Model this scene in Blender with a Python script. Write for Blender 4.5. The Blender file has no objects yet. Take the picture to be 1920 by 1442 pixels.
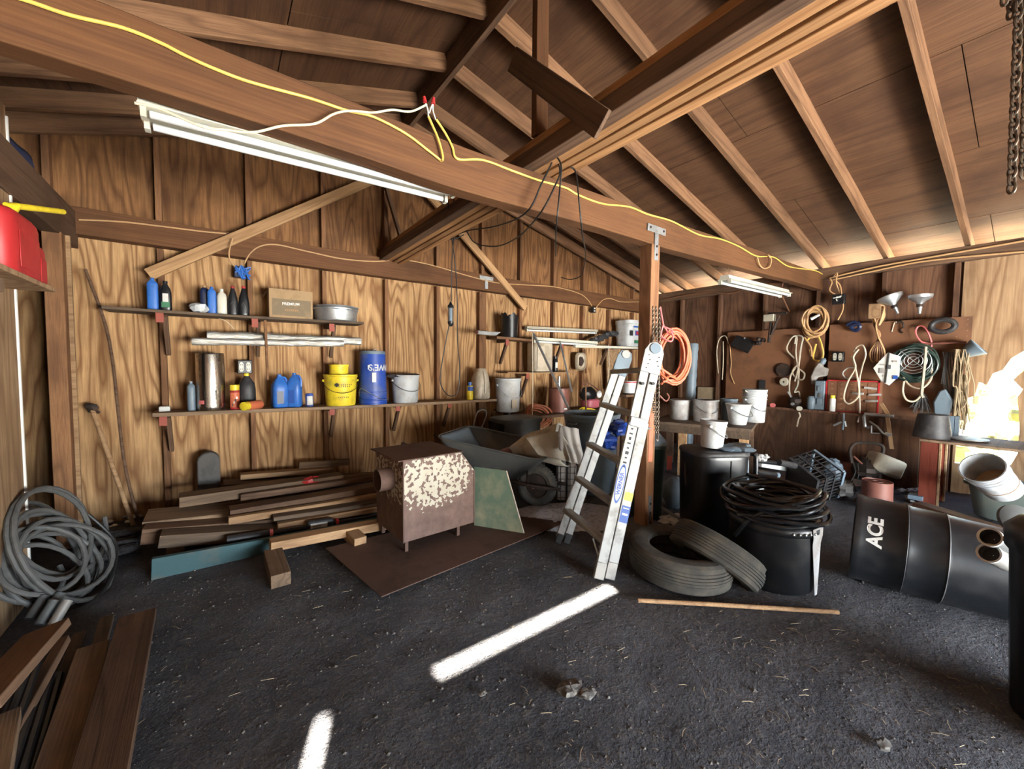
import bpy, math, random
from mathutils import Vector, Matrix, noise
random.seed(7)
PI = math.pi
C = bpy.context.scene.collection
SC = bpy.context.scene

# ---------------------------------------------------------------- camera
H = 1.27                                  # eye height; world: X along the back wall, Y towards it
FPX, CX, CY = 749.0, 960.0, 721.0
RB = ((0.80640831, 0.02209087, -0.59094639), (-0.59130146, 0.04407884, -0.80524508), (0.00825966, 0.99878379, 0.04860791))
Rm = Matrix(RB)
cd = bpy.data.cameras.new('camera')
cam = bpy.data.objects.new('camera', cd); C.objects.link(cam)
cd.sensor_fit = 'HORIZONTAL'; cd.sensor_width = 36.0; cd.lens = 36.0 * FPX / 1920.0
cd.clip_start = 0.02; cd.clip_end = 200
cam.matrix_world = Matrix.Translation((0, 0, H)) @ Rm.to_4x4()
SC.camera = cam

def ray(u, v):
    return Rm @ Vector(((u - CX) / FPX, -(v - CY) / FPX, -1.0))
def P(u, v, ax, val):
    """point of the place seen at photo pixel u, v lying on the plane axis ax = val"""
    d = ray(u, v); o = Vector((0, 0, H)); return o + d * ((val - o[ax]) / d[ax])
def PX(u, v, x): return P(u, v, 0, x)
def PY(u, v, y): return P(u, v, 1, y)
def PZ(u, v, z): return P(u, v, 2, z)
def PD(u, v, depth): return Vector((0, 0, H)) + ray(u, v) * depth

# ---------------------------------------------------------------- view, sky, sun
SC.view_settings.view_transform = 'Standard'; SC.view_settings.look = 'None'
SC.view_settings.exposure = 0.9; SC.view_settings.gamma = 1.0
SC.view_settings.use_curve_mapping = False
w = bpy.data.worlds.new('sky'); SC.world = w; w.use_nodes = True
nt = w.node_tree; nt.nodes.clear()
sky = nt.nodes.new('ShaderNodeTexSky'); sky.sky_type = 'NISHITA'; sky.sun_disc = False
sky.sun_elevation = math.radians(38); sky.sun_rotation = math.radians(190)
bg = nt.nodes.new('ShaderNodeBackground'); bg.inputs[1].default_value = 1.1
out = nt.nodes.new('ShaderNodeOutputWorld')
nt.links.new(sky.outputs[0], bg.inputs[0]); nt.links.new(bg.outputs[0], out.inputs[0])
RY = -3.2                                  # rear wall (behind the camera) with the open doorway
SUND = Vector((0.10, 0.77, -0.505)).normalized()
sl = bpy.data.lights.new('sun', 'SUN'); sl.energy = 210.0; sl.angle = math.radians(0.53); sl.color = (1.0, 0.94, 0.82)
so = bpy.data.objects.new('sun', sl); C.objects.link(so)
so.rotation_euler = SUND.to_track_quat('-Z', 'Y').to_euler()
# daylight coming in through the open doorway behind the camera
al = bpy.data.lights.new('doorway_daylight', 'AREA'); al.shape = 'RECTANGLE'; al.size = 3.2; al.size_y = 1.15
al.energy = 300.0; al.color = (0.78, 0.88, 1.0)
ao = bpy.data.objects.new('doorway_daylight', al); C.objects.link(ao)
ao.location = (2.6, RY - 0.12, 0.62); ao.rotation_euler = (math.radians(90), 0, 0)

# ---------------------------------------------------------------- materials
def newmat(name):
    m = bpy.data.materials.new(name); m.use_nodes = True
    t = m.node_tree; b = t.nodes['Principled BSDF']; return m, t, b
def N(t, typ, **k):
    n = t.nodes.new(typ)
    for a, v in k.items():
        if a.startswith('i_'):
            n.inputs[a[2:].replace('_', ' ')].default_value = v
        else: setattr(n, a, v)
    return n
def ramp(t, src, stops):
    r = t.nodes.new('ShaderNodeValToRGB'); e = r.color_ramp.elements
    while len(e) < len(stops): e.new(0.5)
    for x, (p, c) in zip(e, stops):
        x.position = p; x.color = (c[0], c[1], c[2], 1) if hasattr(c, '__len__') else (c, c, c, 1)
    t.links.new(src, r.inputs[0]); return r.outputs[0]
def mixc(t, f, a, b, mode='MIX'):
    m = t.nodes.new('ShaderNodeMix'); m.data_type = 'RGBA'; m.blend_type = mode
    for i, s in ((0, f), (6, a), (7, b)):
        if hasattr(s, 'links') or hasattr(s, 'is_linked'): t.links.new(s, m.inputs[i])
        elif hasattr(s, '__len__'): m.inputs[i].default_value = (s[0], s[1], s[2], 1)
        else: m.inputs[i].default_value = s
    return m.outputs[2]
def coords(t, scale, rnd=True):
    tc = t.nodes.new('ShaderNodeTexCoord'); mp = t.nodes.new('ShaderNodeMapping')
    mp.inputs['Scale'].default_value = scale
    t.links.new(tc.outputs['Object'], mp.inputs['Vector'])
    if rnd:
        oi = t.nodes.new('ShaderNodeObjectInfo'); ml = t.nodes.new('ShaderNodeMath'); ml.operation = 'MULTIPLY'
        ml.inputs[1].default_value = 23.0; t.links.new(oi.outputs['Random'], ml.inputs[0])
        cb = t.nodes.new('ShaderNodeCombineXYZ')
        for i in range(3): t.links.new(ml.outputs[0], cb.inputs[i])
        t.links.new(cb.outputs[0], mp.inputs['Location'])
    return mp.outputs[0]
def noisen(t, vec, scale, detail=3, rough=.55):
    n = t.nodes.new('ShaderNodeTexNoise'); n.inputs['Scale'].default_value = scale
    n.inputs['Detail'].default_value = detail; n.inputs['Roughness'].default_value = rough
    t.links.new(vec, n.inputs['Vector']); return n.outputs['Fac']
def mth(t, op, a, b=None):
    m = t.nodes.new('ShaderNodeMath'); m.operation = op
    for i, s in ((0, a), (1, b)):
        if s is None: continue
        if hasattr(s, 'is_linked'): t.links.new(s, m.inputs[i])
        else: m.inputs[i].default_value = s
    return m.outputs[0]
def bump(t, b, h, strength=.3, dist=.01):
    n = t.nodes.new('ShaderNodeBump'); n.inputs['Strength'].default_value = strength; n.inputs['Distance'].default_value = dist
    t.links.new(h, n.inputs['Height']); t.links.new(n.outputs[0], b.inputs['Normal'])

def wood(name, base, dark, grain=(0.12, 1, 1), rings=9, ringw=.5, rough=.75, sc=9.0, lineamt=.75, stain=None, stainamt=.5, fine=0):
    """timber: growth-ring lines stretched along the local grain, fibres, knots and blotchy weathering"""
    m, t, b = newmat(name)
    v = coords(t, grain); n1 = noisen(t, v, sc * (.40 if fine else .33), 2.6 if fine else 1.5, .42 if fine else .45)
    fr = mth(t, 'FRACT', mth(t, 'MULTIPLY', n1, rings))
    line = ramp(t, fr, [(0, 1), (.10, .75), (.34, .05), (.72, 0), (1, 1)] if fine else [(0, 1), (.10, .55), (.38, 0), (.80, .12), (1, 1)])
    fib = noisen(t, coords(t, tuple(g * (.35 if g < .5 else 1) for g in grain)), sc * 9, 3, .6)
    blot = noisen(t, coords(t, (1, 1, 1)), 1.6, 4, .6)
    c1 = mixc(t, mth(t, 'MULTIPLY', line, lineamt), base, dark)
    c2 = mixc(t, ramp(t, fib, [(.35, .55), (.65, 0)]), c1, dark)
    sd = stain or tuple(x * .45 for x in dark)
    c3 = mixc(t, mth(t, 'MULTIPLY', ramp(t, blot, [(.48, 0), (.72, 1)]), stainamt), c2, sd)
    oi = t.nodes.new('ShaderNodeObjectInfo')
    hv = t.nodes.new('ShaderNodeHueSaturation'); t.links.new(c3, hv.inputs['Color'])
    vv = mth(t, 'ADD', mth(t, 'MULTIPLY', oi.outputs['Random'], .4), .8); t.links.new(vv, hv.inputs['Value'])
    t.links.new(hv.outputs[0], b.inputs['Base Color'])
    b.inputs['Roughness'].default_value = rough; b.inputs['Specular IOR Level'].default_value = .25
    bump(t, b, mth(t, 'ADD', mth(t, 'MULTIPLY', line, -.6), fib), .35, .004)
    return m
def plain(name, col, rough=.5, metal=0, dirt=None, amt=.0, dsc=6, bmp=0, spec=.5, trans=0, alpha=1, lo=.5, hi=.7, scl=(1,1,1)):
    m, t, b = newmat(name)
    b.inputs['Roughness'].default_value = rough; b.inputs['Metallic'].default_value = metal
    b.inputs['Specular IOR Level'].default_value = spec
    v = coords(t, scl)
    n = noisen(t, v, dsc, 5, .65)
    d = dirt or tuple(x * .45 for x in col)
    c = mixc(t, mth(t, 'MULTIPLY', ramp(t, n, [(lo, 0), (hi, 1)]), amt), col, d)
    t.links.new(c, b.inputs['Base Color'])
    if amt:
        rr = mth(t, 'ADD', mth(t, 'MULTIPLY', n, .3), rough - .1); t.links.new(rr, b.inputs['Roughness'])
    if bmp: bump(t, b, noisen(t, v, dsc * 3, 4, .6), bmp, .01)
    if trans: b.inputs['Transmission Weight'].default_value = trans; b.inputs['IOR'].default_value = 1.35
    if alpha < 1: b.inputs['Alpha'].default_value = alpha
    return m

M = {}
ZG = (1, 1, .13)
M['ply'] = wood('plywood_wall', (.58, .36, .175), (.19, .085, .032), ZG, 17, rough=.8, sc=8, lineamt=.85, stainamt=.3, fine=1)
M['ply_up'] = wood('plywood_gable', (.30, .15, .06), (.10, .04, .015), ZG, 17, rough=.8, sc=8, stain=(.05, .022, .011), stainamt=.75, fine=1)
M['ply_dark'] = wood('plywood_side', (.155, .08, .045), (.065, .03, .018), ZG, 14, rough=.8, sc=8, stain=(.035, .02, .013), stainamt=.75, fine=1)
M['ply_tan'] = wood('plywood_pale', (.42, .28, .16), (.20, .11, .055), ZG, 14, rough=.8, sc=7, fine=1)
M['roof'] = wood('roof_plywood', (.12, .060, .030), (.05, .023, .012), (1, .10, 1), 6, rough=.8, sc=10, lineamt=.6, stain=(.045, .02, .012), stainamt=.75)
M['stud'] = wood('stud_timber', (.26, .13, .06), (.11, .05, .024), ZG, 6, sc=20)
M['lum'] = wood('rafter_timber', (.28, .15, .078), (.12, .06, .032), (.08, 1, 1), 6, sc=22, stainamt=.45)
M['beam'] = wood('beam_timber', (.135, .060, .024), (.06, .026, .013), (.08, 1, 1), 5, sc=14, lineamt=.5, stainamt=.4)
M['beam2'] = wood('ridge_beam_timber', (.50, .27, .12), (.20, .09, .035), (.05, 1, 1), 8, sc=16, stainamt=.3)
M['fresh'] = wood('pale_brace_timber', (.55, .34, .17), (.28, .15, .07), (.07, 1, 1), 6, sc=22, stainamt=.2)
M['old'] = wood('weathered_plank', (.27, .18, .11), (.11, .07, .045), (.06, 1, 1), 7, sc=20, stainamt=.6)
M['old2'] = wood('brown_plank', (.17, .10, .06), (.07, .038, .024), (.06, 1, 1), 7, sc=20, stainamt=.6)
M['tan'] = wood('tan_plank', (.47, .30, .16), (.22, .12, .06), (.06, 1, 1), 7, sc=20, stainamt=.4)
M['shelf'] = wood('shelf_plank', (.30, .20, .125), (.12, .08, .05), (.06, 1, 1), 7, sc=20, stainamt=.7)
M['shelf_d'] = wood('dusty_shelf_plank', (.13, .09, .06), (.06, .04, .028), (.06, 1, 1), 7, sc=20, stainamt=.7)
M['post'] = wood('post_timber', (.28, .14, .07), (.13, .06, .03), ZG, 6, sc=18, stainamt=.35)
M['redw'] = wood('red_painted_timber', (.24, .055, .03), (.16, .03, .018), ZG, 5, sc=18, stainamt=.3)
M['peg'] = plain('brown_pegboard', (.17, .075, .035), .6, dirt=(.06, .03, .018), amt=.7, dsc=2.5)
M['steel'] = plain('galvanised_steel', (.50, .53, .55), .42, .85, (.22, .22, .2), .6, 9)
M['stain'] = plain('stainless_steel', (.62, .58, .52), .22, 1, (.30, .22, .15), .5, 4, scl=(3, 3, .6))
M['alu'] = plain('aluminium', (.34, .345, .34), .5, .25, (.17, .165, .15), .75, 14, scl=(1, 1, .5))
M['alu_d'] = plain('worn_rung_aluminium', (.30, .29, .27), .45, .5, (.16, .15, .14), .6, 10)
M['cream'] = plain('cream_enamel', (.60, .585, .49), .35, 0, (.42, .38, .28), .35, 12)
M['cream_d'] = plain('dull_enamel', (.40, .37, .29), .5, 0, (.2, .18, .14), .3, 12)
M['tubew'] = plain('white_glass_tube', (.72, .74, .72), .2, 0, (.6, .58, .5), .2, 12)
M['white'] = plain('white_plastic', (.50, .53, .55), .4, 0, (.24, .20, .15), .75, 7, lo=.47, hi=.75)
M['whited'] = plain('grubby_white_plastic', (.38, .38, .38), .45, 0, (.14, .10, .07), .85, 6, lo=.4, hi=.7)
M['clearw'] = plain('milky_plastic', (.48, .42, .33), .35, 0, (.20, .15, .08), .75, 5, lo=.42, hi=.66)
M['black'] = plain('black_plastic', (.007, .008, .010), .30, 0, (.032, .031, .031), .5, 7, spec=.5)
M['hose'] = plain('glossy_black_pipe', (.006, .007, .009), .26, spec=.6)
M['blackd'] = plain('dusty_black_plastic', (.022, .022, .024), .5, 0, (.09, .085, .08), .6, 9)
M['rubber'] = plain('dusty_rubber', (.042, .040, .036), .9, 0, (.13, .115, .088), .75, 7, bmp=.2, lo=.4, hi=.7)
M['blue'] = plain('blue_plastic', (.030, .145, .50), .38, 0, (.02, .05, .14), .5, 9)
M['blueb'] = plain('bucket_blue_plastic', (.018, .065, .36), .4, 0, (.15, .17, .2), .55, 6)
M['navy'] = plain('navy_plastic', (.012, .02, .06), .4)
M['red'] = plain('red_plastic', (.42, .022, .025), .45, 0, (.16, .01, .01), .5, 6)
M['yellow'] = plain('yellow_plastic', (.78, .60, .03), .42, 0, (.22, .16, .03), .6, 8)
M['ycable'] = plain('yellow_cable', (.74, .50, .10), .45, 0, (.35, .2, .05), .4, 20)
M['tcable'] = plain('tan_cable', (.50, .30, .14), .5, 0, (.25, .14, .07), .4, 20)
M['wcable'] = plain('cream_cable', (.60, .52, .38), .5, 0, (.3, .24, .16), .4, 20)
M['orange'] = plain('orange_cord', (.56, .14, .06), .5, 0, (.30, .09, .04), .5, 15)
M['orange2'] = plain('faded_orange_cord', (.42, .13, .06), .55, 0, (.2, .07, .04), .5, 15)
M['pink'] = plain('pink_cord', (.66, .17, .17), .5)
M['brcord'] = plain('brown_cord', (.20, .09, .045), .6)
M['bcord'] = plain('black_cord', (.012, .012, .012), .5)
M['gcord'] = plain('dark_green_cord', (.03, .055, .045), .35)
M['grcord'] = plain('grey_cable', (.085, .085, .083), .6, 0, (.04, .04, .038), .6, 14)
M['rust'] = plain('rusty_steel', (.105, .058, .042), .72, .15, (.045, .024, .018), .7, 6, bmp=.15)
M['iron'] = plain('dark_iron', (.045, .035, .03), .6, .6, (.14, .07, .04), .6, 14)
M['chain'] = plain('worn_chain', (.16, .13, .10), .38, .8, (.08, .045, .03), .6, 20)
M['teal'] = plain('teal_painted_board', (.035, .085, .095), .75, 0, (.13, .105, .08), .75, 5, bmp=.2)
M['green'] = plain('green_board', (.10, .15, .105), .6, 0, (.33, .30, .19), .75, 6, lo=.42, hi=.7)
M['canvas'] = plain('dirty_canvas', (.46, .43, .36), .9, 0, (.16, .13, .09), .6, 6, bmp=.4)
M['cloth'] = plain('grey_cloth', (.33, .31, .29), .95, 0, (.14, .12, .1), .6, 8, bmp=.4)
M['grayp'] = plain('grey_plastic_tray', (.085, .09, .09), .5, 0, (.16, .145, .12), .6, 5)
M['bluegr'] = plain('blue_grey_plastic', (.14, .19, .235), .42, 0, (.07, .08, .09), .5, 6)
M['dkgreen'] = plain('dark_green_plastic', (.018, .045, .04), .4, 0, (.06, .07, .06), .5, 7)
M['tote'] = plain('grey_green_tote', (.10, .12, .105), .5, 0, (.18, .16, .12), .5, 6)
M['card'] = plain('cardboard', (.36, .24, .13), .85, 0, (.2, .13, .07), .5, 10)
M['cardg'] = plain('cardboard_print', (.20, .15, .095), .85, 0, (.3, .22, .13), .6, 14)
M['label'] = plain('paper_label', (.66, .66, .62), .7, 0, (.4, .36, .3), .4, 20)
M['lgreen'] = plain('green_label', (.03, .16, .07), .6)
M['ink'] = plain('black_ink', (.02, .02, .022), .6)
M['inkb'] = plain('blue_ink', (.02, .08, .34), .5)
M['inkw'] = plain('white_print', (.78, .78, .74), .6, 0, (.4, .4, .38), .3, 20)
M['inky'] = plain('yellow_sticker', (.8, .62, .06), .5)
M['glass'] = plain('bottle_glass', (.05, .05, .04), .08, 0, trans=.6)
M['film'] = plain('clear_poly_sheeting', (.66, .65, .60), .16, .6, (.26, .24, .2), .7, 12, bmp=1.0, scl=(.35, 2.5, 2.5), lo=.4, hi=.6)
M['concrete'] = plain('concrete', (.10, .095, .09), .95, 0, (.05, .045, .04), .6, 9, bmp=.3)
M['cobweb'] = plain('tarp_blue', (.03, .045, .12), .7)
M['orpaint'] = plain('red_brown_block', (.30, .07, .045), .7)
M['rustred'] = plain('red_brown_enamel', (.20, .075, .055), .45, .1, (.09, .035, .025), .6, 5)
M['mower'] = plain('pink_red_paint', (.42, .10, .13), .45, 0, (.15, .06, .06), .5, 8)
M['grit'] = plain('pale_gravel', (.58, .61, .68), .95, 0, (.10, .10, .11), .8, 30, bmp=.8)
M['straw'] = plain('dry_straw', (.30, .23, .14), .8)
M['pebble'] = plain('pebble', (.10, .09, .08), .9, 0, (.26, .24, .21), .8, 60, lo=.5, hi=.62)
M['foliage'] = plain('dry_foliage', (.30, .34, .12), .8, 0, (.2, .18, .08), .6, 12)
M['yellowleaf'] = plain('yellow_leaf', (.65, .6, .08), .7)

# dirt floor: dark powdery earth
m, t, b = newmat('dirt'); M['dirt'] = m
v = coords(t, (1, 1, 1), False)
n1 = noisen(t, v, 1.3, 4, .6); n2 = noisen(t, v, 22, 6, .7); n3 = noisen(t, v, 95, 3, .6)
c = mixc(t, ramp(t, n1, [(.38, 0), (.66, 1)]), (.086, .085, .094), (.155, .150, .158))
c = mixc(t, ramp(t, n2, [(.53, 0), (.70, .85)]), c, (.16, .145, .135))
c = mixc(t, ramp(t, n3, [(.60, 0), (.70, .7)]), c, (.27, .25, .22))
t.links.new(c, b.inputs['Base Color']); b.inputs['Roughness'].default_value = .95; b.inputs['Specular IOR Level'].default_value = .15
bump(t, b, mth(t, 'ADD', n2, mth(t, 'MULTIPLY', n3, .35)), 1.0, .05)

# chipped white enamel over rust (stove): the paint lies as one patch on the upper front corner
m, t, b = newmat('chipped_enamel_over_rust'); M['stove'] = m
tc = t.nodes.new('ShaderNodeTexCoord'); mp = t.nodes.new('ShaderNodeMapping')
t.links.new(tc.outputs['Object'], mp.inputs[0])
v = mp.outputs[0]
nz = noisen(t, v, 32, 2.2, .5); nb = noisen(t, v, 7, 3, .6)
geo = t.nodes.new('ShaderNodeSeparateXYZ'); t.links.new(v, geo.inputs[0])
dx = mth(t, 'SUBTRACT', geo.outputs[0], .24); dz = mth(t, 'SUBTRACT', geo.outputs[2], .46)
dd = mth(t, 'ADD', mth(t, 'MULTIPLY', mth(t, 'MULTIPLY', dx, dx), 6.0), mth(t, 'MULTIPLY', mth(t, 'MULTIPLY', dz, dz), 17.0))
dd = mth(t, 'ADD', dd, mth(t, 'MULTIPLY', mth(t, 'SUBTRACT', nb, .5), .9))
cover = ramp(t, dd, [(.05, .585), (.45, .53), (1.0, .22)])
chip = mth(t, 'GREATER_THAN', mth(t, 'SUBTRACT', cover, nz), 0.02)
rn = noisen(t, v, 9, 5, .65)
rc = mixc(t, ramp(t, rn, [(.35, 0), (.7, 1)]), (.085, .045, .033), (.17, .10, .075))
pc = mixc(t, ramp(t, nb, [(.45, 0), (.7, .5)]), (.44, .41, .33), (.34, .28, .19))
t.links.new(mixc(t, chip, rc, pc), b.inputs['Base Color']); b.inputs['Roughness'].default_value = .6
bump(t, b, chip, .4, .002)

# ---------------------------------------------------------------- mesh helpers
class MB:
    def __init__(s): s.v = []; s.f = []; s.mi = []; s.k = 0
    def add(s, vs, fs):
        n = len(s.v); s.v += [tuple(x) for x in vs]; s.f += [tuple(i + n for i in f) for f in fs]; s.mi += [s.k] * len(fs); return s
    def box(s, x0, x1, y0, y1, z0, z1, mx=None):
        vs = [Vector((x, y, z)) for z in (z0, z1) for y in (y0, y1) for x in (x0, x1)]
        if mx: vs = [mx @ v for v in vs]
        return s.add(vs, [(0, 2, 3, 1), (4, 5, 7, 6), (0, 1, 5, 4), (2, 6, 7, 3), (0, 4, 6, 2), (1, 3, 7, 5)])
    def tube(s, pts, r, n=8, closed=False, cap=True):
        pts = [Vector(p) for p in pts]; L = len(pts); rs = r if hasattr(r, '__len__') else [r] * L
        up = None; vs = []
        for i, p in enumerate(pts):
            a = pts[(i - 1) % L] if (i or closed) else p; c = pts[(i + 1) % L] if (i < L - 1 or closed) else p
            d = (c - a)
            d = d.normalized() if d.length > 1e-9 else Vector((0, 0, 1))
            if up is None: up = d.orthogonal().normalized()
            up = (up - d * up.dot(d)); up = up.normalized() if up.length > 1e-6 else d.orthogonal().normalized()
            sd = d.cross(up)
            for k in range(n):
                an = 2 * PI * k / n; vs.append(p + (up * math.cos(an) + sd * math.sin(an)) * rs[i])
        fs = []
        for i in range(L if closed else L - 1):
            j = (i + 1) % L
            for k in range(n): fs.append((i * n + k, i * n + (k + 1) % n, j * n + (k + 1) % n, j * n + k))
        if cap and not closed: fs.append(tuple(range(n))[::-1]); fs.append(tuple((L - 1) * n + k for k in range(n)))
        return s.add(vs, fs)
    def lathe(s, prof, n=32, mx=None, sq=None, capb=True, capt=True):
        """prof: (radius, z) rows; sq=(ax, ay, power) gives a rounded-square section"""
        vs = []
        for r, z in prof:
            for k in range(n):
                a = 2 * PI * k / n; c, d = math.cos(a), math.sin(a)
                if sq:
                    q = (abs(c) ** sq[2] + abs(d) ** sq[2]) ** (-1 / sq[2]); v = Vector((r * c * q * sq[0], r * d * q * sq[1], z))
                else: v = Vector((r * c, r * d, z))
                vs.append(mx @ v if mx else v)
        fs = []
        for i in range(len(prof) - 1):
            for k in range(n): fs.append((i * n + k, i * n + (k + 1) % n, (i + 1) * n + (k + 1) % n, (i + 1) * n + k))
        if capb and prof[0][0] > 1e-4: fs.append(tuple(range(n))[::-1])
        if capt and prof[-1][0] > 1e-4: fs.append(tuple((len(prof) - 1) * n + k for k in range(n)))
        return s.add(vs, fs)
    def prism(s, poly, z0, z1, mx=None):
        n = len(poly); vs = [Vector((x, y, z0)) for x, y in poly] + [Vector((x, y, z1)) for x, y in poly]
        if mx: vs = [mx @ v for v in vs]
        return s.add(vs, [tuple(range(n))[::-1], tuple(range(n, 2 * n))] + [(i, (i + 1) % n, n + (i + 1) % n, n + i) for i in range(n)])
    def ball(s, c, r, n=10, sc=(1, 1, 1), jit=0):
        vs = []; c = Vector(c)
        for i in range(1, n):
            th = PI * i / n
            for k in range(n + 2):
                a = 2 * PI * k / (n + 2); q = r * (1 + random.uniform(-jit, jit))
                vs.append(c + Vector((q * math.sin(th) * math.cos(a) * sc[0], q * math.sin(th) * math.sin(a) * sc[1], q * math.cos(th) * sc[2])))
        m = n + 2; fs = []
        for i in range(n - 2):
            for k in range(m): fs.append((i * m + k, (i + 1) * m + k, (i + 1) * m + (k + 1) % m, i * m + (k + 1) % m))
        t0 = len(vs); vs += [c + Vector((0, 0, r * sc[2])), c - Vector((0, 0, r * sc[2]))]
        for k in range(m):
            fs.append((t0, k, (k + 1) % m)); fs.append((t0 + 1, (n - 2) * m + (k + 1) % m, (n - 2) * m + k))
        return s.add(vs, fs)
    def o(s, name, mats, parent=None, ang=35, bevel=0, loc=None):
        me = bpy.data.meshes.new(name); me.from_pydata(s.v, [], s.f)
        for x in (mats if isinstance(mats, (list, tuple)) else [mats]): me.materials.append(M[x])
        me.polygons.foreach_set('material_index', s.mi)
        me.polygons.foreach_set('use_smooth', [True] * len(s.f)); me.set_sharp_from_angle(angle=math.radians(ang))
        me.update()
        ob = bpy.data.objects.new(name, me); C.objects.link(ob)
        if parent: ob.parent = parent
        if loc: ob.location = loc
        if bevel:
            bv = ob.modifiers.new('bevel', 'BEVEL'); bv.width = bevel; bv.segments = 2; bv.limit_method = 'ANGLE'
        return ob

def tag(o, label, cat, group=None, kind=None):
    if kind: o['kind'] = kind
    if label: o['label'] = label
    if cat: o['category'] = cat
    if group: o['group'] = group
    return o
def thing(name, label, cat, loc=(0, 0, 0), rz=0, group=None, rot=None):
    o = bpy.data.objects.new(name, None); C.objects.link(o); o.empty_display_size = .05
    o.location = loc; o.rotation_euler = rot if rot else (0, 0, rz)
    return tag(o, label, cat, group)
def dup(root, loc, rz=None, label=None, rot=None, scale=None):
    r = root.copy(); C.objects.link(r); r.location = loc
    if rz is not None: r.rotation_euler = (0, 0, rz)
    if rot: r.rotation_euler = rot
    if scale: r.scale = scale if hasattr(scale, '__len__') else (scale,) * 3
    if label: r['label'] = label
    for ch in list(root.children):
        c = ch.copy(); C.objects.link(c); c.parent = r
        for g in list(ch.children):
            d = g.copy(); C.objects.link(d); d.parent = c
    return r
def struct(o): o['kind'] = 'structure'; return o
def frame(p0, p1, up=(0, 0, 1)):
    p0, p1 = Vector(p0), Vector(p1); x = (p1 - p0).normalized(); u = Vector(up)
    y = u.cross(x); y = y.normalized() if y.length > 1e-4 else Vector((0, 1, 0)); z = x.cross(y)
    m = Matrix((x, y, z)).transposed().to_4x4(); m.translation = p0; return m, (p1 - p0).length
def board(name, p0, p1, wy, hz, mat, parent=None, up=(0, 0, 1), bevel=.003, twist=0, label=None, cat=None, group=None, oz=0):
    """straight timber from p0 to p1; local X runs along the grain"""
    m, L = frame(p0, p1, up)
    if twist: m = m @ Matrix.Rotation(twist, 4, 'X')
    n = max(1, int(L / .4)); b = MB(); vs = []; fs = []
    for i in range(n + 1):
        x = L * i / n; wb = (noise.noise(Vector((x * 1.3, p0[0] * 7.1, p0[1] * 3.3))) * .004) if 0 < i < n else 0
        for y, z in ((-wy / 2, -hz / 2), (wy / 2, -hz / 2), (wy / 2, hz / 2), (-wy / 2, hz / 2)): vs.append((x, y + wb, z + oz + wb))
    for i in range(n):
        for k in range(4): fs.append((i * 4 + k, (i + 1) * 4 + k, (i + 1) * 4 + (k + 1) % 4, i * 4 + (k + 1) % 4))
    fs += [(0, 1, 2, 3), tuple(n * 4 + k for k in (3, 2, 1, 0))]
    b.add(vs, fs); o = b.o(name, mat, None, bevel=bevel); o.matrix_world = m
    if parent:
        o.parent = parent; o.matrix_parent_inverse = Matrix()
        o.matrix_local = parent_inv(parent) @ m
    if label: tag(o, label, cat, group)
    return o
def parent_inv(p):
    m = Matrix.LocRotScale(p.location, p.rotation_euler, p.scale)
    q = p.parent
    while q: m = Matrix.LocRotScale(q.location, q.rotation_euler, q.scale) @ m; q = q.parent
    return m.inverted()
def cr(pts, n=6, closed=False):
    """smooth curve through points"""
    pts = [Vector(p) for p in pts]; out = []; L = len(pts)
    for i in range(L if closed else L - 1):
        if closed: a, b_, c, d = pts[(i - 1) % L], pts[i], pts[(i + 1) % L], pts[(i + 2) % L]
        else: a, b_, c, d = pts[max(i - 1, 0)], pts[i], pts[i + 1], pts[min(i + 2, L - 1)]
        for k in range(n):
            t = k / n
            out.append(.5 * ((2 * b_) + (c - a) * t + (2 * a - 5 * b_ + 4 * c - d) * t * t + (3 * b_ - a - 3 * c + d) * t ** 3))
    if not closed: out.append(pts[-1])
    return out
def rot_to(d, up='Z'):
    return Vector(d).to_track_quat('Z', 'Y').to_matrix().to_4x4()
def text(name, s, size, mat, parent, mx, ext=.0008, cyl=None, bold=0):
    """lettering as a mesh; cyl = radius bends it round a can"""
    cu = bpy.data.curves.new(name, 'FONT'); cu.body = s; cu.size = size; cu.extrude = ext; cu.align_x = 'CENTER'; cu.align_y = 'CENTER'; cu.offset = bold
    tmp = bpy.data.objects.new('tmp', cu); C.objects.link(tmp)
    dg = bpy.context.evaluated_depsgraph_get(); me = bpy.data.meshes.new_from_object(tmp.evaluated_get(dg))
    bpy.data.objects.remove(tmp); me.name = name
    if cyl:
        for v in me.vertices:
            a = v.co.x / cyl; rr = cyl + v.co.z; v.co = Vector((rr * math.sin(a), v.co.y, rr * math.cos(a) - cyl))
    me.materials.clear(); me.materials.append(M[mat])
    o = bpy.data.objects.new(name, me); C.objects.link(o)
    if parent: o.parent = parent
    o.matrix_local = mx
    return o
def M4(loc, rot=(0, 0, 0)):
    from mathutils import Euler
    return Matrix.Translation(loc) @ Euler(rot).to_matrix().to_4x4()

# ================================================================= STRUCTURE
GY, RX, LX = 4.42, 6.12, -0.85            # back wall boarding, right wall, left partition
EZ, PIT = 2.50, 0.25                        # underside of rafters at the right wall, roof pitch
RGX = 1.55                                  # ridge
RGZ = EZ + PIT * (6.10 - RGX)               # rafter underside at ridge
RH = .13                                    # rafter depth
def zr(x):                                  # underside of rafters
    return RGZ - PIT * abs(x - RGX) if x > RGX else RGZ - .30 * (RGX - x)

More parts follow.
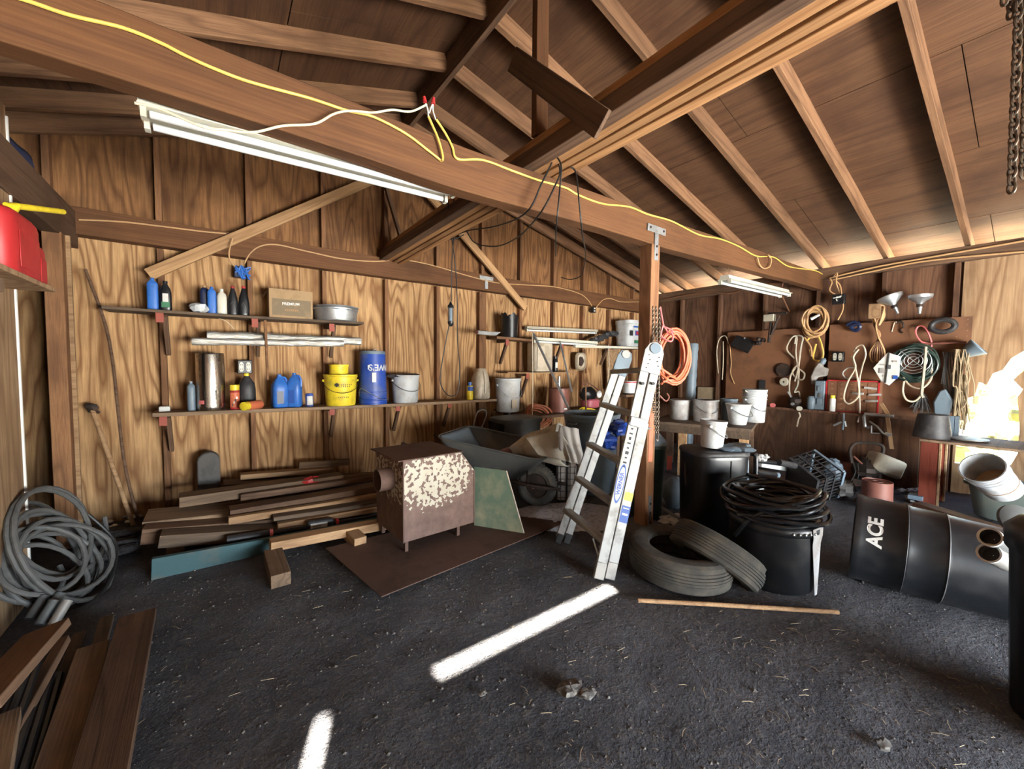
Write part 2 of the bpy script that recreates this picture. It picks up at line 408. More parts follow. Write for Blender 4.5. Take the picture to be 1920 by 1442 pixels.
# ground: one gently uneven sheet of earth inside, running on outside
b = MB(); nx, ny = 150, 130; x0, x1, y0, y1 = -3.4, 6.15, -3.3, 4.5
vs = []; fs = []
for j in range(ny + 1):
    for i in range(nx + 1):
        x = x0 + (x1 - x0) * i / nx; y = y0 + (y1 - y0) * j / ny
        p = Vector((x, y, 0)); z = noise.noise(p * 1.1) * .012 + noise.noise(p * 5.5) * .007 + noise.noise(p * 14) * .004
        vs.append((x, y, z - .008))
for j in range(ny):
    for i in range(nx): a = j * (nx + 1) + i; fs.append((a, a + 1, a + nx + 2, a + nx + 1))
b.add(vs, fs); struct(b.o('floor', 'dirt', ang=180))
m_ = plain('dry_yard', (.55, .49, .38), .95, 0, (.35, .32, .2), .5, 1.5, bmp=.4); M['yard'] = m_
b = MB(); b.add([(-30, -40, -.05), (45, -40, -.05), (45, 40, -.05), (-30, 40, -.05)], [(0, 1, 2, 3)]); struct(b.o('ground', 'yard'))

# back wall boarding (gable), with its studs, plates and brace
b = MB(); XL, XR = -3.4, RX
poly = [(XL, -.02), (XR, -.02), (XR, 2.36)] + [(XR, 2.36), (RGX, zr(RGX) + RH), (XL, zr(XL) + RH)]
poly = [(XL, -.02), (XR, -.02), (XR, zr(XR) + RH), (RGX, zr(RGX) + RH), (XL, zr(XL) + RH)]
lowp = [(XL, -.02), (XR, -.02), (XR, 2.25), (XL, 2.25)]
mxw = Matrix(((1, 0, 0, 0), (0, 0, -1, GY), (0, 1, 0, 0), (0, 0, 0, 1)))
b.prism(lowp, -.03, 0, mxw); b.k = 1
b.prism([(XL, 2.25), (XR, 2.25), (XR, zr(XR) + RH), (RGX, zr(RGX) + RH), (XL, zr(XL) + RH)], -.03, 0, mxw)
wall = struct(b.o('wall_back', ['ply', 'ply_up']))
studx = [-1.58, -.97, -.365, .245, .865, 1.49, 2.10, 2.72, 3.33, 3.94, 4.55, 5.16, 5.77, 6.06]
FY = GY - .075
for x in studx:
    wd = .10 if abs(x - 2.72) < .01 else .04
    q = MB(); q.box(-wd / 2, wd / 2, -.037, .037, 0, 2.19)
    q.o('stud', 'stud', wall, bevel=.003, loc=(x, GY - .038, 0))
    q = MB(); q.box(-.02, .02, -.037, .037, 2.4, zr(x) + RH - .01)
    q.o('stud', 'stud', wall, bevel=.003, loc=(x, GY - .038, 0))
board('top_plate', (-3.3, GY - .06, 2.305), (6.1, GY - .06, 2.305), .11, .20, 'beam', wall)
# sloping end rafters against the boarding
board('end_rafter', (RGX, GY - .11, zr(RGX) + RH / 2), (6.1, GY - .11, zr(6.1) + RH / 2), .04, RH, 'lum', wall)
board('end_rafter', (RGX, GY - .11, zr(RGX) + RH / 2), (-3.4, GY - .11, zr(-3.4) + RH / 2), .04, RH, 'lum', wall)
# diagonal braces nailed over the studs
pA = PY(278, 515, GY - .14); pB = PY(745, 318, GY - .14)
board('brace', pA, pB, .035, .09, 'fresh', wall, label='pale diagonal brace board')
pA = PY(985, 578, GY - .14); pB = PY(800, 360, GY - .14)
board('brace', pA, pB, .035, .085, 'fresh', wall)
pA = PY(762, 482, GY - .20); pB = PY(722, 345, GY - .20)
board('strut', pA, pB, .05, .035, 'old2', wall)
# steel plate on the wide stud
T = MB(); c0 = PY(912, 522, GY - .125); T.box(-.10, .10, -.004, .004, -.02, .025); T.box(-.022, .022, -.004, .004, -.13, -.02)
T.o('steel_tee_plate', 'steel', wall, loc=c0)

# roof: two plywood slopes with battened joints
def slope(xa, xb, ya, yb, sgn):
    zs = lambda x: (RGZ + RH - (PIT if sgn > 0 else .30) * abs(x - RGX))
    q = MB(); n = int(abs(xb - xa) / 1.18) + 1; 
    for i in range(n):
        u0 = xa + (xb - xa) * i / n + (.0035 if i else 0) * sgn; u1 = xa + (xb - xa) * (i + 1) / n - .0035 * sgn
        yy = ya + (0 if i % 2 else -1.22)
        while yy < yb:
            a, c = max(yy + .003, ya), min(yy + 2.44 - .003, yb)
            if c > a:
                vs = [(u0, a, zs(u0)), (u1, a, zs(u1)), (u1, c, zs(u1)), (u0, c, zs(u0))]; vs += [(x, y, z + .016) for x, y, z in vs]
                q.add(vs, [(0, 3, 2, 1), (4, 5, 6, 7), (0, 1, 5, 4), (1, 2, 6, 5), (2, 3, 7, 6), (3, 0, 4, 7)])
            yy += 2.44
    # roofing over the sheets
    q.add([(xa, ya, zs(xa) + .02), (xb, ya, zs(xb) + .02), (xb, yb, zs(xb) + .02), (xa, yb, zs(xa) + .02)], [(0, 3, 2, 1)])
    return q
roof = slope(RGX, RX + .75, RY - .03, 5.0, 1); r2 = slope(RGX, -4.2, RY - .03, 5.0, -1)
roof.add(r2.v, r2.f)
ceil = struct(roof.o('ceiling', 'roof'))
raf = [-3.075, -2.465, -1.855, -1.245, -.635, -.025, .585, 1.195, 1.80, 2.415, 3.025, 3.60, 4.0]
for y in raf:
    board('rafter', (RGX + .02, y, zr(RGX) + RH / 2), (RX + .72, y, zr(RX + .72) + RH / 2), .042, RH, 'lum', ceil)
    board('rafter', (RGX - .02, y, zr(RGX) + RH / 2), (-4.1, y, RGZ - .30 * (RGX + 4.1) + RH / 2), .042, RH, 'lum', ceil)
board('ridge_board', (RGX, RY, RGZ + .03), (RGX, 4.38, RGZ + .03), .04, .20, 'old2', ceil)

# right wall: boarding with a ragged hole to the yard
def wallpoly(name, outer, holes, mat, mx, th=.02):
    cu = bpy.data.curves.new(name, 'CURVE'); cu.dimensions = '2D'; cu.fill_mode = 'BOTH'; cu.extrude = th / 2
    for pl in [outer] + holes:
        sp = cu.splines.new('POLY'); sp.points.add(len(pl) - 1); sp.use_cyclic_u = True
        for p_, c_ in zip(sp.points, pl): p_.co = (c_[0], c_[1], 0, 1)
    tmp = bpy.data.objects.new('tmp', cu); C.objects.link(tmp)
    me = bpy.data.meshes.new_from_object(tmp.evaluated_get(bpy.context.evaluated_depsgraph_get()))
    bpy.data.objects.remove(tmp); me.transform(mx); me.name = name; me.materials.clear()
    for k in (mat if isinstance(mat, list) else [mat]): me.materials.append(M[k])
    o = bpy.data.objects.new(name, me); C.objects.link(o); return o
mxr = Matrix(((0, 0, 1, RX + .01), (1, 0, 0, 0), (0, 1, 0, 0), (0, 0, 0, 1)))       # (u,v) -> (Y,Z)
hole_px = [(1790, 868), (1796, 800), (1800, 752), (1828, 742), (1836, 716), (1850, 722), (1862, 700), (1880, 694), (1896, 672), (1925, 655), (1926, 690), (1900, 712), (1918, 730), (1908, 745), (1912, 800), (1908, 850), (1896, 870), (1880, 884), (1850, 880)]
hole = [(PX(u, v, RX).y, PX(u, v, RX).z) for u, v in hole_px]
gap = [(4.2, -.01), (3.4, -.01), (3.38, .05), (4.0, .08)]
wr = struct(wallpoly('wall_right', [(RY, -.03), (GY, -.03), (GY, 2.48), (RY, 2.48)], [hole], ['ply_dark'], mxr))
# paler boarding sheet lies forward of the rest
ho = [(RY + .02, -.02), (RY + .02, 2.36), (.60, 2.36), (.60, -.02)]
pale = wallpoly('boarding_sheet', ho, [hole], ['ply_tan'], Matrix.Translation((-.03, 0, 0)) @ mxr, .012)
pale.parent = wr
for y in (.64, 1.19, 1.80, 2.41, 3.02, 3.63, 4.2):
    q = MB(); q.box(-.035, .035, -.02, .02, 0, 2.345); q.o('stud', 'ply_dark', wr, bevel=.003, loc=(RX - .04, y, 0))
board('top_plate', (RX - .05, RY, 2.42), (RX - .05, GY - .1, 2.42), .10, .14, 'old2', wr, up=(0, 0, 1))
q = MB(); q.box(-.004, .004, -1.18, 1.18, -.33, .33)
# left partition: plywood panel, opening with frame
YPE = PX(35, 700, LX + .012).y
b = MB(); b.box(LX - .012, LX + .012, RY + .02, YPE, 0, 2.55)
wl = struct(b.o('wall_left', 'ply_tan'))
e0 = PX(36, 1150, LX + .02)
q = MB(); q.box(-.008, .008, -.006, .006, 0, 2.5); q.o('edge_strip', 'inkw', wl, loc=(LX + .012, YPE, 0))
q = MB(); q.box(-.045, .045, -.07, .07, 0, 2.12); q.o('door_jamb', 'stud', wl, bevel=.004, loc=(LX - .01, 3.98, 0))
q = MB(); q.box(-.012, .012, -.012, .012, 0, 2.12); q.o('stop_bead', 'tan', wl, bevel=.002, loc=(LX + .045, 4.0, 0))
q = MB(); q.box(-.01, .01, -.16, .16, 0, 2.15); q.o('cladding_board', 'ply_tan', wl, loc=(LX - .03, 4.2, 0))
board('header_beam', (LX - .02, 2.4, 2.24), (LX - .02, 4.36, 2.24), .09, .26, 'old2', wl)
for y in (2.95, 3.3, 3.65):
    q = MB(); q.box(-.04, .04, -.045, .045, 0, 2.3); q.o('stud', 'old2', wl, bevel=.003, loc=(LX - .62, y, 0))
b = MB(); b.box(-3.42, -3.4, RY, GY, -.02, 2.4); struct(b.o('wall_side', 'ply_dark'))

# rear wall behind the viewer: wide open doorway, cracks over the door
mxk = Matrix(((1, 0, 0, 0), (0, 0, 1, RY), (0, 1, 0, 0), (0, 0, 0, 1)))
def back(x, y, z=0):
    t_ = (RY - y) / SUND.y; return (x + SUND.x * t_, z + SUND.z * t_)
s1 = [back(.70, 1.425), back(1.80, 1.425), back(1.80, 1.475), back(.70, 1.475)]
s2 = [back(.17, 1.30), back(.215, 1.30), back(.295, 1.50), back(.255, 1.50)]
door = [(.8, .0), (4.4, .0), (4.4, 1.22), (.8, 1.22)]
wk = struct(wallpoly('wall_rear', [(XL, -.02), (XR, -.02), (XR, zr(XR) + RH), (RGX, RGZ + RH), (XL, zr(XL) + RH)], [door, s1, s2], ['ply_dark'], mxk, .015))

# tie beam across the shed, in one sagging run of sawn timber
TB = 1.815
tie_pts = [(-3.3, 2.27), (-.6, 2.262), (.4, 2.25), (1.0, 2.232), (1.9, 2.255), (2.9, 2.262), (4.2, 2.30), (6.08, 2.33)]
b = MB(); vs = []; fs = []; cur = cr([(x, 0, z) for x, z in tie_pts], 5)
for p in cur:
    h = .21 if p.x < 5 else .19
    for y, z in ((-.045, -h / 2), (.045, -h / 2), (.045, h / 2), (-.045, h / 2)): vs.append((p.x, y, p.z + z))
n = len(cur)
for i in range(n - 1):
    for k in range(4): fs.append((i * 4 + k, (i + 1) * 4 + k, (i + 1) * 4 + (k + 1) % 4, i * 4 + (k + 1) % 4))
fs += [(0, 1, 2, 3), tuple((n - 1) * 4 + k for k in (3, 2, 1, 0))]
b.add(vs, fs); tie = b.o('tie_beam', 'beam', bevel=.004, loc=(0, TB, 0))
tag(tie, 'long brown timber tie beam crossing the shed, carried by the post', 'beam')
def tiez(x):
    for a, c in zip(cur, cur[1:]):
        if a.x <= x <= c.x: return a.z + (c.z - a.z) * (x - a.x) / (c.x - a.x)
    return 2.27
# built-up beam running from above the viewer to the back wall, on top of the tie beam
lb = thing('ridge_support_beam', 'heavy orange-brown built-up beam running back over the tie beam', 'beam', (0, 0, 0))
for xa, xb, za, zb in ((1.40, 1.475, 2.372, 2.455), (1.478, 1.535, 2.378, 2.56), (1.538, 1.59, 2.368, 2.56), (1.593, 1.65, 2.36, 2.50)):
    board('beam_ply', ((xa + xb) / 2, RY + .05, (za + zb) / 2), ((xa + xb) / 2, 4.30, (za + zb) / 2), xb - xa, zb - za, 'beam2' if xa > 1.45 else 'old2', lb)
# post with concrete foot
po = thing('support_post', 'square brown timber post standing on a concrete pier, holding the tie beam', 'post', (2.585, 1.815, 0))
q = MB(); q.box(-.05, .05, -.05, .05, .07, 2.155); q.o('shaft', 'post', po, bevel=.004)
q = MB(); q.lathe([(.19, -.03), (.17, .05), (.12, .075)], 24, sq=(1, 1, 5)); q.o('concrete_pier', 'concrete', po)
q = MB(); q.box(-.018, .018, -.056, -.05, .04, .30); q.o('steel_strap', 'steel', po)
for z in (.1, .17, .24): 
    q = MB(); q.lathe([(.008, 0), (.008, .006)], 8, M4((0, -.056, z), (PI / 2, 0, 0))); q.o('bolt', 'iron', po)
q = MB(); q.box(-.11, .11, -.056, -.049, 2.235, 2.285); q.box(-.022, .022, -.056, -.049, 2.04, 2.235); q.o('tee_plate', 'steel', po, bevel=.002)
for x, z in ((-.08, 2.262), (.08, 2.262), (0, 2.08), (0, 2.14)):
    q = MB(); q.lathe([(.009, 0), (.007, .006)], 8, M4((x, -.056, z), (PI / 2, 0, 0))); q.o('bolt', 'iron', po)
# king strut and loose plank in the roof
s_ = board('king_strut', (1.50, 1.80, 2.56), (1.50, 1.80, 3.62), .085, .045, 'beam', up=(0, 1, 0), label='upright timber strut standing on the built-up beam up to the ridge', cat='strut')
s_ = board('roof_plank', PX(962, 112, 1.375), PX(1130, 234, 1.382), .02, .12, 'old2', up=(0, 0, 1), label='short dark plank laid slanting from the strut down onto the built-up beam', cat='plank')

# ================================================================= generic makers
def bottle(name, label, cat, x, y, z, w, h, prof, mat, d=None, cap=None, capm='ink', lab=None, group=None, sq=3.0, rz=0, rot=None, labm='label'):
    """w, h real size; prof = (radius share, height share) rows; cap = (radius share, from share)"""
    t = thing(name, label, cat, (x, y, z), rz, group, rot)
    d = d or w; b = MB(); b.lathe([(r * .5, q * h) for r, q in prof], 28, sq=(w, d, sq)); b.o('body', mat, t, ang=50)
    if cap:
        q = MB(); r, f, g = cap; q.lathe([(r * w * .5, f * h), (r * w * .5, (g - .01) * h), (r * w * .44, g * h)], 18); q.o('cap', capm, t)
    if lab:
        a, c, ww = lab; q = MB(); vs = []; n = 10
        for i in range(n + 1):
            an = -PI / 2 + (i / n - .5) * ww; cc, ss = math.cos(an), math.sin(an); k = (abs(cc) ** sq + abs(ss) ** sq) ** (-1 / sq)
            for zz in (a, c): vs.append((cc * k * w * .5 * 1.012, ss * k * d * .5 * 1.012, zz * h))
        q.add(vs, [(2 * i, 2 * i + 2, 2 * i + 3, 2 * i + 1) for i in range(n)]); q.o('label_sheet', labm, t)
    return t
QUART = [(.90, 0), (.98, .015), (1, .05), (1, .76), (.96, .82), (.72, .88), (.40, .92), (.36, .94), (.36, .98)]
def bucket(name, label, cat, x, y, z, rt, h, mat, rot=None, bail=1, rings=2, sq=None, rb=.86, fill=None, tilt=0, bailm='steel', az=-1.9, group=None, inner=None, hang=-1):
    t = thing(name, label, cat, (x, y, z), 0, group, rot)
    b = MB(); r0 = rt * rb; pr = [(r0 * .96, 0), (r0, .012)]
    for k in range(rings):
        f = 1 - .055 - (rings - 1 - k) * .10
        rr = r0 + (rt * .955 - r0) * f
        pr += [(rr, h * (f - .035)), (rr + rt * .055, h * (f - .03)), (rr + rt * .055, h * (f - .012)), (rr, h * (f - .007))]
    pr += [(rt * .96, h * .955), (rt, h * .96), (rt, h), (rt * .94, h), (rt * .93, h * .9), (r0 * .94, .02), (0.0001, .018)]
    b.lathe(pr, 40, sq=sq, capt=False); b.o('shell', mat, t)
    if inner: q = MB(); q.lathe([(r0 * .9, h * .2), (rt * .925, h * inner[1])], 32, sq=sq, capb=False); q.o('dirt_fill', inner[0], t)
    if bail:
        r1 = rt * .99; ze = h * (.80 if rings < 3 else .68); pts = []
        for k in range(17):
            a = PI * k / 16; dx, dy = math.cos(az), math.sin(az)
            px, py = -dy, dx
            s = math.cos(a) * r1 * 1.04; dn = math.sin(a)
            pts.append((px * s + dx * dn * r1 * (1.08 if abs(dn) > .3 else .5 + dn), py * s + dy * dn * r1 * (1.08 if abs(dn) > .3 else .5 + dn), ze + hang * dn * h * .38))
        q = MB()
        if hang > 0: pts = [(px_ * math.cos(PI * k / 16) * 0, 0, 0) for k, px_ in ()] or [(-math.sin(az) * math.cos(PI * k / 16) * r1, math.cos(az) * math.cos(PI * k / 16) * r1, ze + hang * math.sin(PI * k / 16) * h) for k in range(17)]
        q.tube(pts, .0028, 6); q.o('bail_handle', bailm, t)
        for s in (-1, 1):
            q = MB(); q.ball((-math.sin(az) * s * r1, math.cos(az) * s * r1, ze), .014, 6); q.o('ear', mat, t)
    return t
def jug(name, label, x, y, z, w, d, h, mat, rz=0, labm=None, capm='blue'):
    t = thing(name, label, 'jug', (x, y, z), rz)
    b = MB(); b.lathe([(.43, 0), (.5, .012), (.5, h * .56), (.47, h * .68), (.30, h * .84), (.16, h * .90), (.15, h * .95)], 28, sq=(w, d, 4)); b.o('body', mat, t, ang=50)
    q = MB(); q.tube(cr([(w * .12, 0, h * .90), (w * .33, 0, h * .90), (w * .47, 0, h * .78), (w * .46, 0, h * .60)], 5), .010, 8); q.o('grip', mat, t)
    q = MB(); q.lathe([(w * .13, h * .93), (w * .13, h * .995), (w * .10, h)], 16); q.o('cap', capm, t)
    if labm:
        q = MB(); q.box(-w * .28, w * .12, -d * .505, -d * .5, h * .12, h * .5); q.o('label_sheet', labm, t)
    return t
def cosu(u): return 1 / math.sqrt(1 + ((u - CX) / FPX) ** 2)
def itx(u0, u1, v, Y):
    p = PY((u0 + u1) / 2, v, Y); d = (p - Vector((0, 0, H))).dot(Vector((.59, .805, -.0486))); return p.x, (u1 - u0) * d / FPX * cosu((u0 + u1) / 2)
def shelfset(name, label, pa, pb, depth, th, mat, brackets, group=None):
    """plank along the back wall with timber brackets under it"""
    t = thing(name, label, 'shelf', (pa.x, GY - .075 - depth / 2, pa.z), 0, group)
    L = pb.x - pa.x; b = MB(); n = 14; vs = []; fs = []
    for i in range(n + 1):
        x = L * i / n; s = math.sin(PI * i / n) * -.006; dz = (pb.z - pa.z) * i / n + s
        e = noise.noise(Vector((x * 2, pa.z * 9, 0))) * .008
        for y, z in ((-depth / 2 + e, -th), (depth / 2, -th), (depth / 2, 0), (-depth / 2 + e, 0)): vs.append((x, y, z + dz))
    for i in range(n):
        for k in range(4): fs.append((i * 4 + k, (i + 1) * 4 + k, (i + 1) * 4 + (k + 1) % 4, i * 4 + (k + 1) % 4))
    fs += [(0, 1, 2, 3), tuple(n * 4 + k for k in (3, 2, 1, 0))]
    b.add(vs, fs); m = b.o('shelf_board', mat, t, bevel=.002)
    for x in brackets:
        dx = x - pa.x; zz = -th
        q = MB(); q.box(dx - .02, dx + .02, -depth / 2 + .03, depth / 2 - .005, zz - .04, zz); q.o('bracket_arm', 'old', t, bevel=.002)
        board('bracket_strut', (pa.x + dx + .03, GY - .09, pa.z - .34), (pa.x + dx + .03, GY - .075 - depth + .06, pa.z - .04), .04, .03, 'old2', t, up=(1, 0, 0))
        q = MB(); q.box(dx - .024, dx + .024, -depth / 2 + .02, -depth / 2 + .032, zz - .075, zz + .0); q.o('red_end_block', 'orpaint', t, bevel=.002)
    return t

# ================================================================= LEFT SIDE
# shelves on the back wall
YS = 4.20
a = PY(190, 573, GY - .325); c = PY(682, 604, GY - .325)
up = shelfset('wall_shelf', 'dark dusty upper plank shelf on the left of the plywood wall, holding small bottles', a, c, .25, .022, 'shelf_d', (-.36, .26, .88))
ZU = a.z
def zu(x): return a.z + (c.z - a.z) * (x - a.x) / (c.x - a.x) - math.sin(PI * (x - a.x) / (c.x - a.x)) * .006 + .001
a2 = PY(285, 775, GY - .335); c2 = PY(932, 748, GY - .335)
lo = shelfset('wall_shelf', 'long grey weathered lower plank shelf holding the yellow and blue buckets', a2, c2, .26, .030, 'shelf', (-.36, .87, 1.52, 2.13))
def zl(x): return a2.z + (c2.z - a2.z) * (x - a2.x) / (c2.x - a2.x) - math.sin(PI * (x - a2.x) / (c2.x - a2.x)) * .006 + .001
# vertical hanger board between the shelves
board('hanger_board', PY(497, 600, 4.08), PY(502, 712, 4.12), .035, .02, 'stud', up, up=(1, 0, 0))

def top(u, v, Y=YS): return PY(u, v, Y).z
def onshelf(u0, u1, vt, f, Y=YS):
    x, w_ = itx(u0, u1, vt, Y); z = f(x); return x, z, w_, top((u0 + u1) / 2, vt, Y) - z
# upper shelf
x, z, w_, h = onshelf(274, 296, 521, zu)
bottle('oil_bottle', 'bright blue plastic bottle at the far left end of the upper shelf', 'bottle', x, YS, z, w_, h, QUART, 'blue', d=w_ * .6, cap=(.38, .93, 1), capm='blue')
x, z, w_, h = onshelf(298, 321, 527, zu)
bottle('oil_bottle', 'black flat bottle with a white and green label on the upper shelf', 'bottle', x, YS, z, w_, h, [(.9, 0), (1, .03), (1, .62), (.8, .76), (.4, .88), (.36, .95)], 'black', d=w_ * .6, cap=(.42, .93, 1), capm='black', lab=(.28, .58, .9))
q = MB(); 
t = bpy.context.scene.collection.objects[-1]
gl = MB(); gl.box(x - w_ * .34, x + w_ * .34, YS - w_ * .33, YS - w_ * .318, z + h * .12, z + h * .30)
o = gl.o('label_sheet', 'lgreen'); pr = [k for k in C.objects if k.get('label', '').startswith('black flat bottle')][0]; o.parent = pr; o.matrix_local = parent_inv(pr)
x, z, w_, h = onshelf(376, 390, 535, zu, 4.26)
bottle('oil_bottle', 'dark navy bottle with an orange cap, half behind a blue bottle', 'bottle', x, 4.26, z, w_ * 1.3, h, QUART, 'navy', d=w_, cap=(.4, .92, 1), capm='tcable')
x, z, w_, h = onshelf(362, 383, 566, zu)
q = MB(); q.ball((0, 0, h * .45), h * .5, 7, (1.3, .8, .9), .25); o = q.o('torn_bag', 'white', None, ang=20, loc=(x, YS - .02, z)); tag(o, 'crumpled white plastic scrap lying on the upper shelf', 'scrap')
x, z, w_, h = onshelf(388, 405, 538, zu)
bottle('oil_bottle', 'blue plastic bottle standing beside the cream bottle on the upper shelf', 'bottle', x, YS, z, w_, h, QUART, 'blue', d=w_ * .6, cap=(.4, .93, 1), capm='blue')
x, z, w_, h = onshelf(406, 425, 542, zu)
bottle('solvent_bottle', 'cream-coloured bottle with a white cap on the upper shelf', 'bottle', x, YS, z, w_, h, [(.9, 0), (1, .03), (1, .70), (.85, .8), (.34, .88), (.34, .93)], 'cream', d=w_ * .7, cap=(.36, .9, 1), capm='inkw')
for k, (u0, u1, lab_) in enumerate(((426, 446, 'black tapered bottle with a red cap, left one of the pair on the upper shelf'), (446, 467, 'black tapered bottle with a red cap, right one of the pair on the upper shelf'))):
    x, z, w_, h = onshelf(u0, u1, 537, zu)
    t = bottle('oil_bottle', lab_, 'bottle', x, YS, z, w_, h, [(.85, 0), (.98, .03), (1, .1), (1, .42), (.86, .6), (.5, .82), (.34, .93)], 'black', d=w_ * .6, cap=(.4, .93, 1), capm='red', group='red-capped black bottles', sq=2.4)
    q = MB(); q.tube(cr([(w_ * .26, -w_ * .30, h * .1), (w_ * .27, -w_ * .31, h * .3), (.0, -w_ * .31, h * .47), (-w_ * .25, -w_ * .31, h * .36)], 5), .003, 5); q.o('moulded_rib', 'blackd', t)
# cardboard box with print
x, z, w_, h = onshelf(502, 586, 546, zu)
w_ = (PY(586, 546, YS).x - PY(502, 546, YS).x) * .95
t = thing('cardboard_box', 'torn brown cardboard box printed PREMIUM on the upper shelf', 'box', (x, YS + .02, z))
b = MB(); W, D = w_ / 2, .09; b.box(-W, W, -D, D, 0, .004)
for s in (-1, 1): b.box(-W, W, s * D - .002, s * D + .002, 0, h)
for s in (-1, 1): b.box(s * W - .002, s * W + .002, -D, D, 0, h)
b.o('carton', 'card', t)
q = MB(); q.box(-W + .02, W - .015, -D - .004, -D - .0022, .022, h * .66); q.o('printed_panel', 'cardg', t)
mx = Matrix((( -W, -D, h), (W, -D, h), (0, 0, 0))).to_4x4()
q = MB(); q.add([(-W, -D, h), (W, -D, h), (W - .01, -D + .11, h + .012), (-W + .01, -D + .11, h + .016)], [(0, 1, 2, 3)]); q.o('flap', 'card', t)
q = MB(); q.add([(-W, -D, h), (-W, D, h), (-W - .05, D - .02, h - .06), (-W - .04, -D, h - .09)], [(0, 1, 2, 3)]); q.o('flap', 'card', t)
text('print', 'PREMIUM', .034, 'inkw', t, M4((-.005, -D - .0045, h * .50), (PI / 2, -.05, 0)), bold=.0006)
q = MB()
for k in range(7): q.box(-.055 + k * .016, -.043 + k * .016, -D - .005, -D - .0035, h * .24, h * .32)
q.o('faded_print', 'tan', t)
# round galvanised tins
x, z, w_, h = onshelf(588, 671, 574, zu)
for k in range(2):
    t = thing('galvanised_pan', ('shallow round galvanised pan resting directly on the upper shelf', 'galvanised pan nested inside another at the right of the upper shelf')[k], 'pan', (x - .0 + k * .004, YS - .01, z + k * .02), 0, 'nested galvanised pans')
    b = MB(); r = w_ / 2 * 1.0; hh = h * .78 if k == 0 else h * .78
    n = 64; pr = [(r * .93, 0), (r * .95, .006), (r * .99, hh * .85), (r * 1.03, hh * .88), (r * 1.03, hh), (r * .98, hh), (r * .92, .02), (.001, .016)]
    if k: pr = [(a_ * .955, b_) for a_, b_ in pr]; pr[3] = (r * 1.0, hh * .9); pr[4] = (r * 1.03, hh * 1.0)
    b.lathe(pr, n, capt=False); b.o('shell', 'steel', t)
# lower shelf
x, z, w_, h = onshelf(298, 319, 762, zl)
o = MB().box(-w_ / 2, w_ / 2, -.02, .02, 0, h).o('small_carton', 'label', None, bevel=.003, loc=(x, YS, z)); tag(o, 'little white and purple packet at the left end of the lower shelf', 'packet')
x, z, w_, h = onshelf(350, 366, 715, zl)
bottle('bleach_bottle', 'slim pale grey bottle left of the stainless canister', 'bottle', x, YS - .01, z, w_, h, QUART, 'bluegr', d=w_ * 1.3, cap=(.4, .93, 1), capm='whited')
x, z, w_, h = onshelf(366, 421, 662, zl)
t = thing('stainless_canister', 'tall shiny stainless steel canister on the lower shelf', 'canister', (x, YS, z))
r = w_ / 2; b = MB(); b.lathe([(r * .9, 0), (r * .97, .008), (r, .03), (r, h * .97), (r * .97, h * .99), (r * .94, h), (r * .90, h * .985), (r * .4, h * .97), (.001, h * .965)], 48, capt=False); b.o('body', 'stain', t)
q = MB(); q.lathe([(r * 1.015, .035), (r * 1.02, .045), (r * 1.015, .055)], 48, capb=False, capt=False); q.o('foot_band', 'stain', t)
q = MB(); vs = []
for i in range(5):
    an = -PI / 2 - .95 + i * .12
    for zz in (.055, .085): vs.append((math.cos(an) * r * 1.01, math.sin(an) * r * 1.01, zz))
q.add(vs, [(2 * i, 2 * i + 2, 2 * i + 3, 2 * i + 1) for i in range(4)]); q.o('label_sheet', 'pink', t)
q = MB(); q.tube([(r * .35, -r * .955, .09), (r * .35, -r * .96, .16)], .004, 6); q.ball((r * .35, -r * .96, .16), .009, 6); q.o('dent_stud', 'stain', t)
x, z, w_, h = onshelf(430, 449, 721, zl)
t = bottle('spray_can', 'orange-red aerosol can with yellow cap standing on the lower shelf', 'can', x, YS - .03, z, w_, h, [(.95, 0), (1, .02), (1, .74), (.9, .78)], 'red', cap=(.96, .77, 1), capm='yellow', lab=(.08, .68, 2.2), labm='orange', sq=2)
for k in range(4):
    q = MB(); q.box(-.02 + k * .009, -.014 + k * .011, -w_ * .515, -w_ * .51, .03 + .02 * k, .05 + .02 * k); q.o('print_mark', 'inkw' if k % 2 else 'ink', t)
x, z, w_, h = onshelf(447, 479, 700, zl)
t = bottle('fluid_jug', 'big dark plastic jug with a yellow cap under the wall outlet', 'jug', x, YS + .05, z, w_ * 1.05, h, [(.9, 0), (1, .03), (1, .55), (.88, .72), (.4, .88), (.26, .93), (.26, .96)], 'blackd', cap=(.3, .92, 1), capm='yellow', sq=2.6)
x, z, w_, h = onshelf(476, 502, 749, zl)
t = bottle('spray_can', 'fallen aerosol can lying with its yellow cap towards the room', 'can', x - .01, YS - .06, z + h / 2, h, .19, [(.95, 0), (1, .02), (1, .74), (.9, .78)], 'orange', cap=(.96, .77, 1), capm='yellow', sq=2, rot=(PI / 2, 0, -.75))
x, z, w_, h = onshelf(508, 539, 702, zl)
jug('coolant_jug', 'blue plastic jug with a dark label on the lower shelf, nearer the fallen can', x, YS, z, w_, .13, h, 'blue', .15, 'navy')
x, z, w_, h = onshelf(539, 564, 699, zl)
jug('coolant_jug', 'blue plastic jug standing right beside the yellow pail', x, YS, z, w_ * 1.1, .12, h, 'blue', -.4, 'inkb')
x, z, w_, h = onshelf(571, 586, 737, zl)
t = bottle('drink_can', 'small blue and purple can on the lower shelf beside the yellow pail', 'can', x, YS - .04, z, w_, h, [(.8, 0), (1, .05), (1, .9), (.82, .97), (.8, 1)], 'blueb', sq=2, lab=(.15, .8, 1.6), labm='label')
x, z, w_, h = onshelf(607, 669, 702, zl)
yb = bucket('plastic_pail', 'yellow plastic pail with a yellow tub standing on it', 'bucket', x, YS - .01, z, w_ / 2 * 1.05, h, 'yellow', rings=1, bailm='iron', az=-PI / 2 - .1)
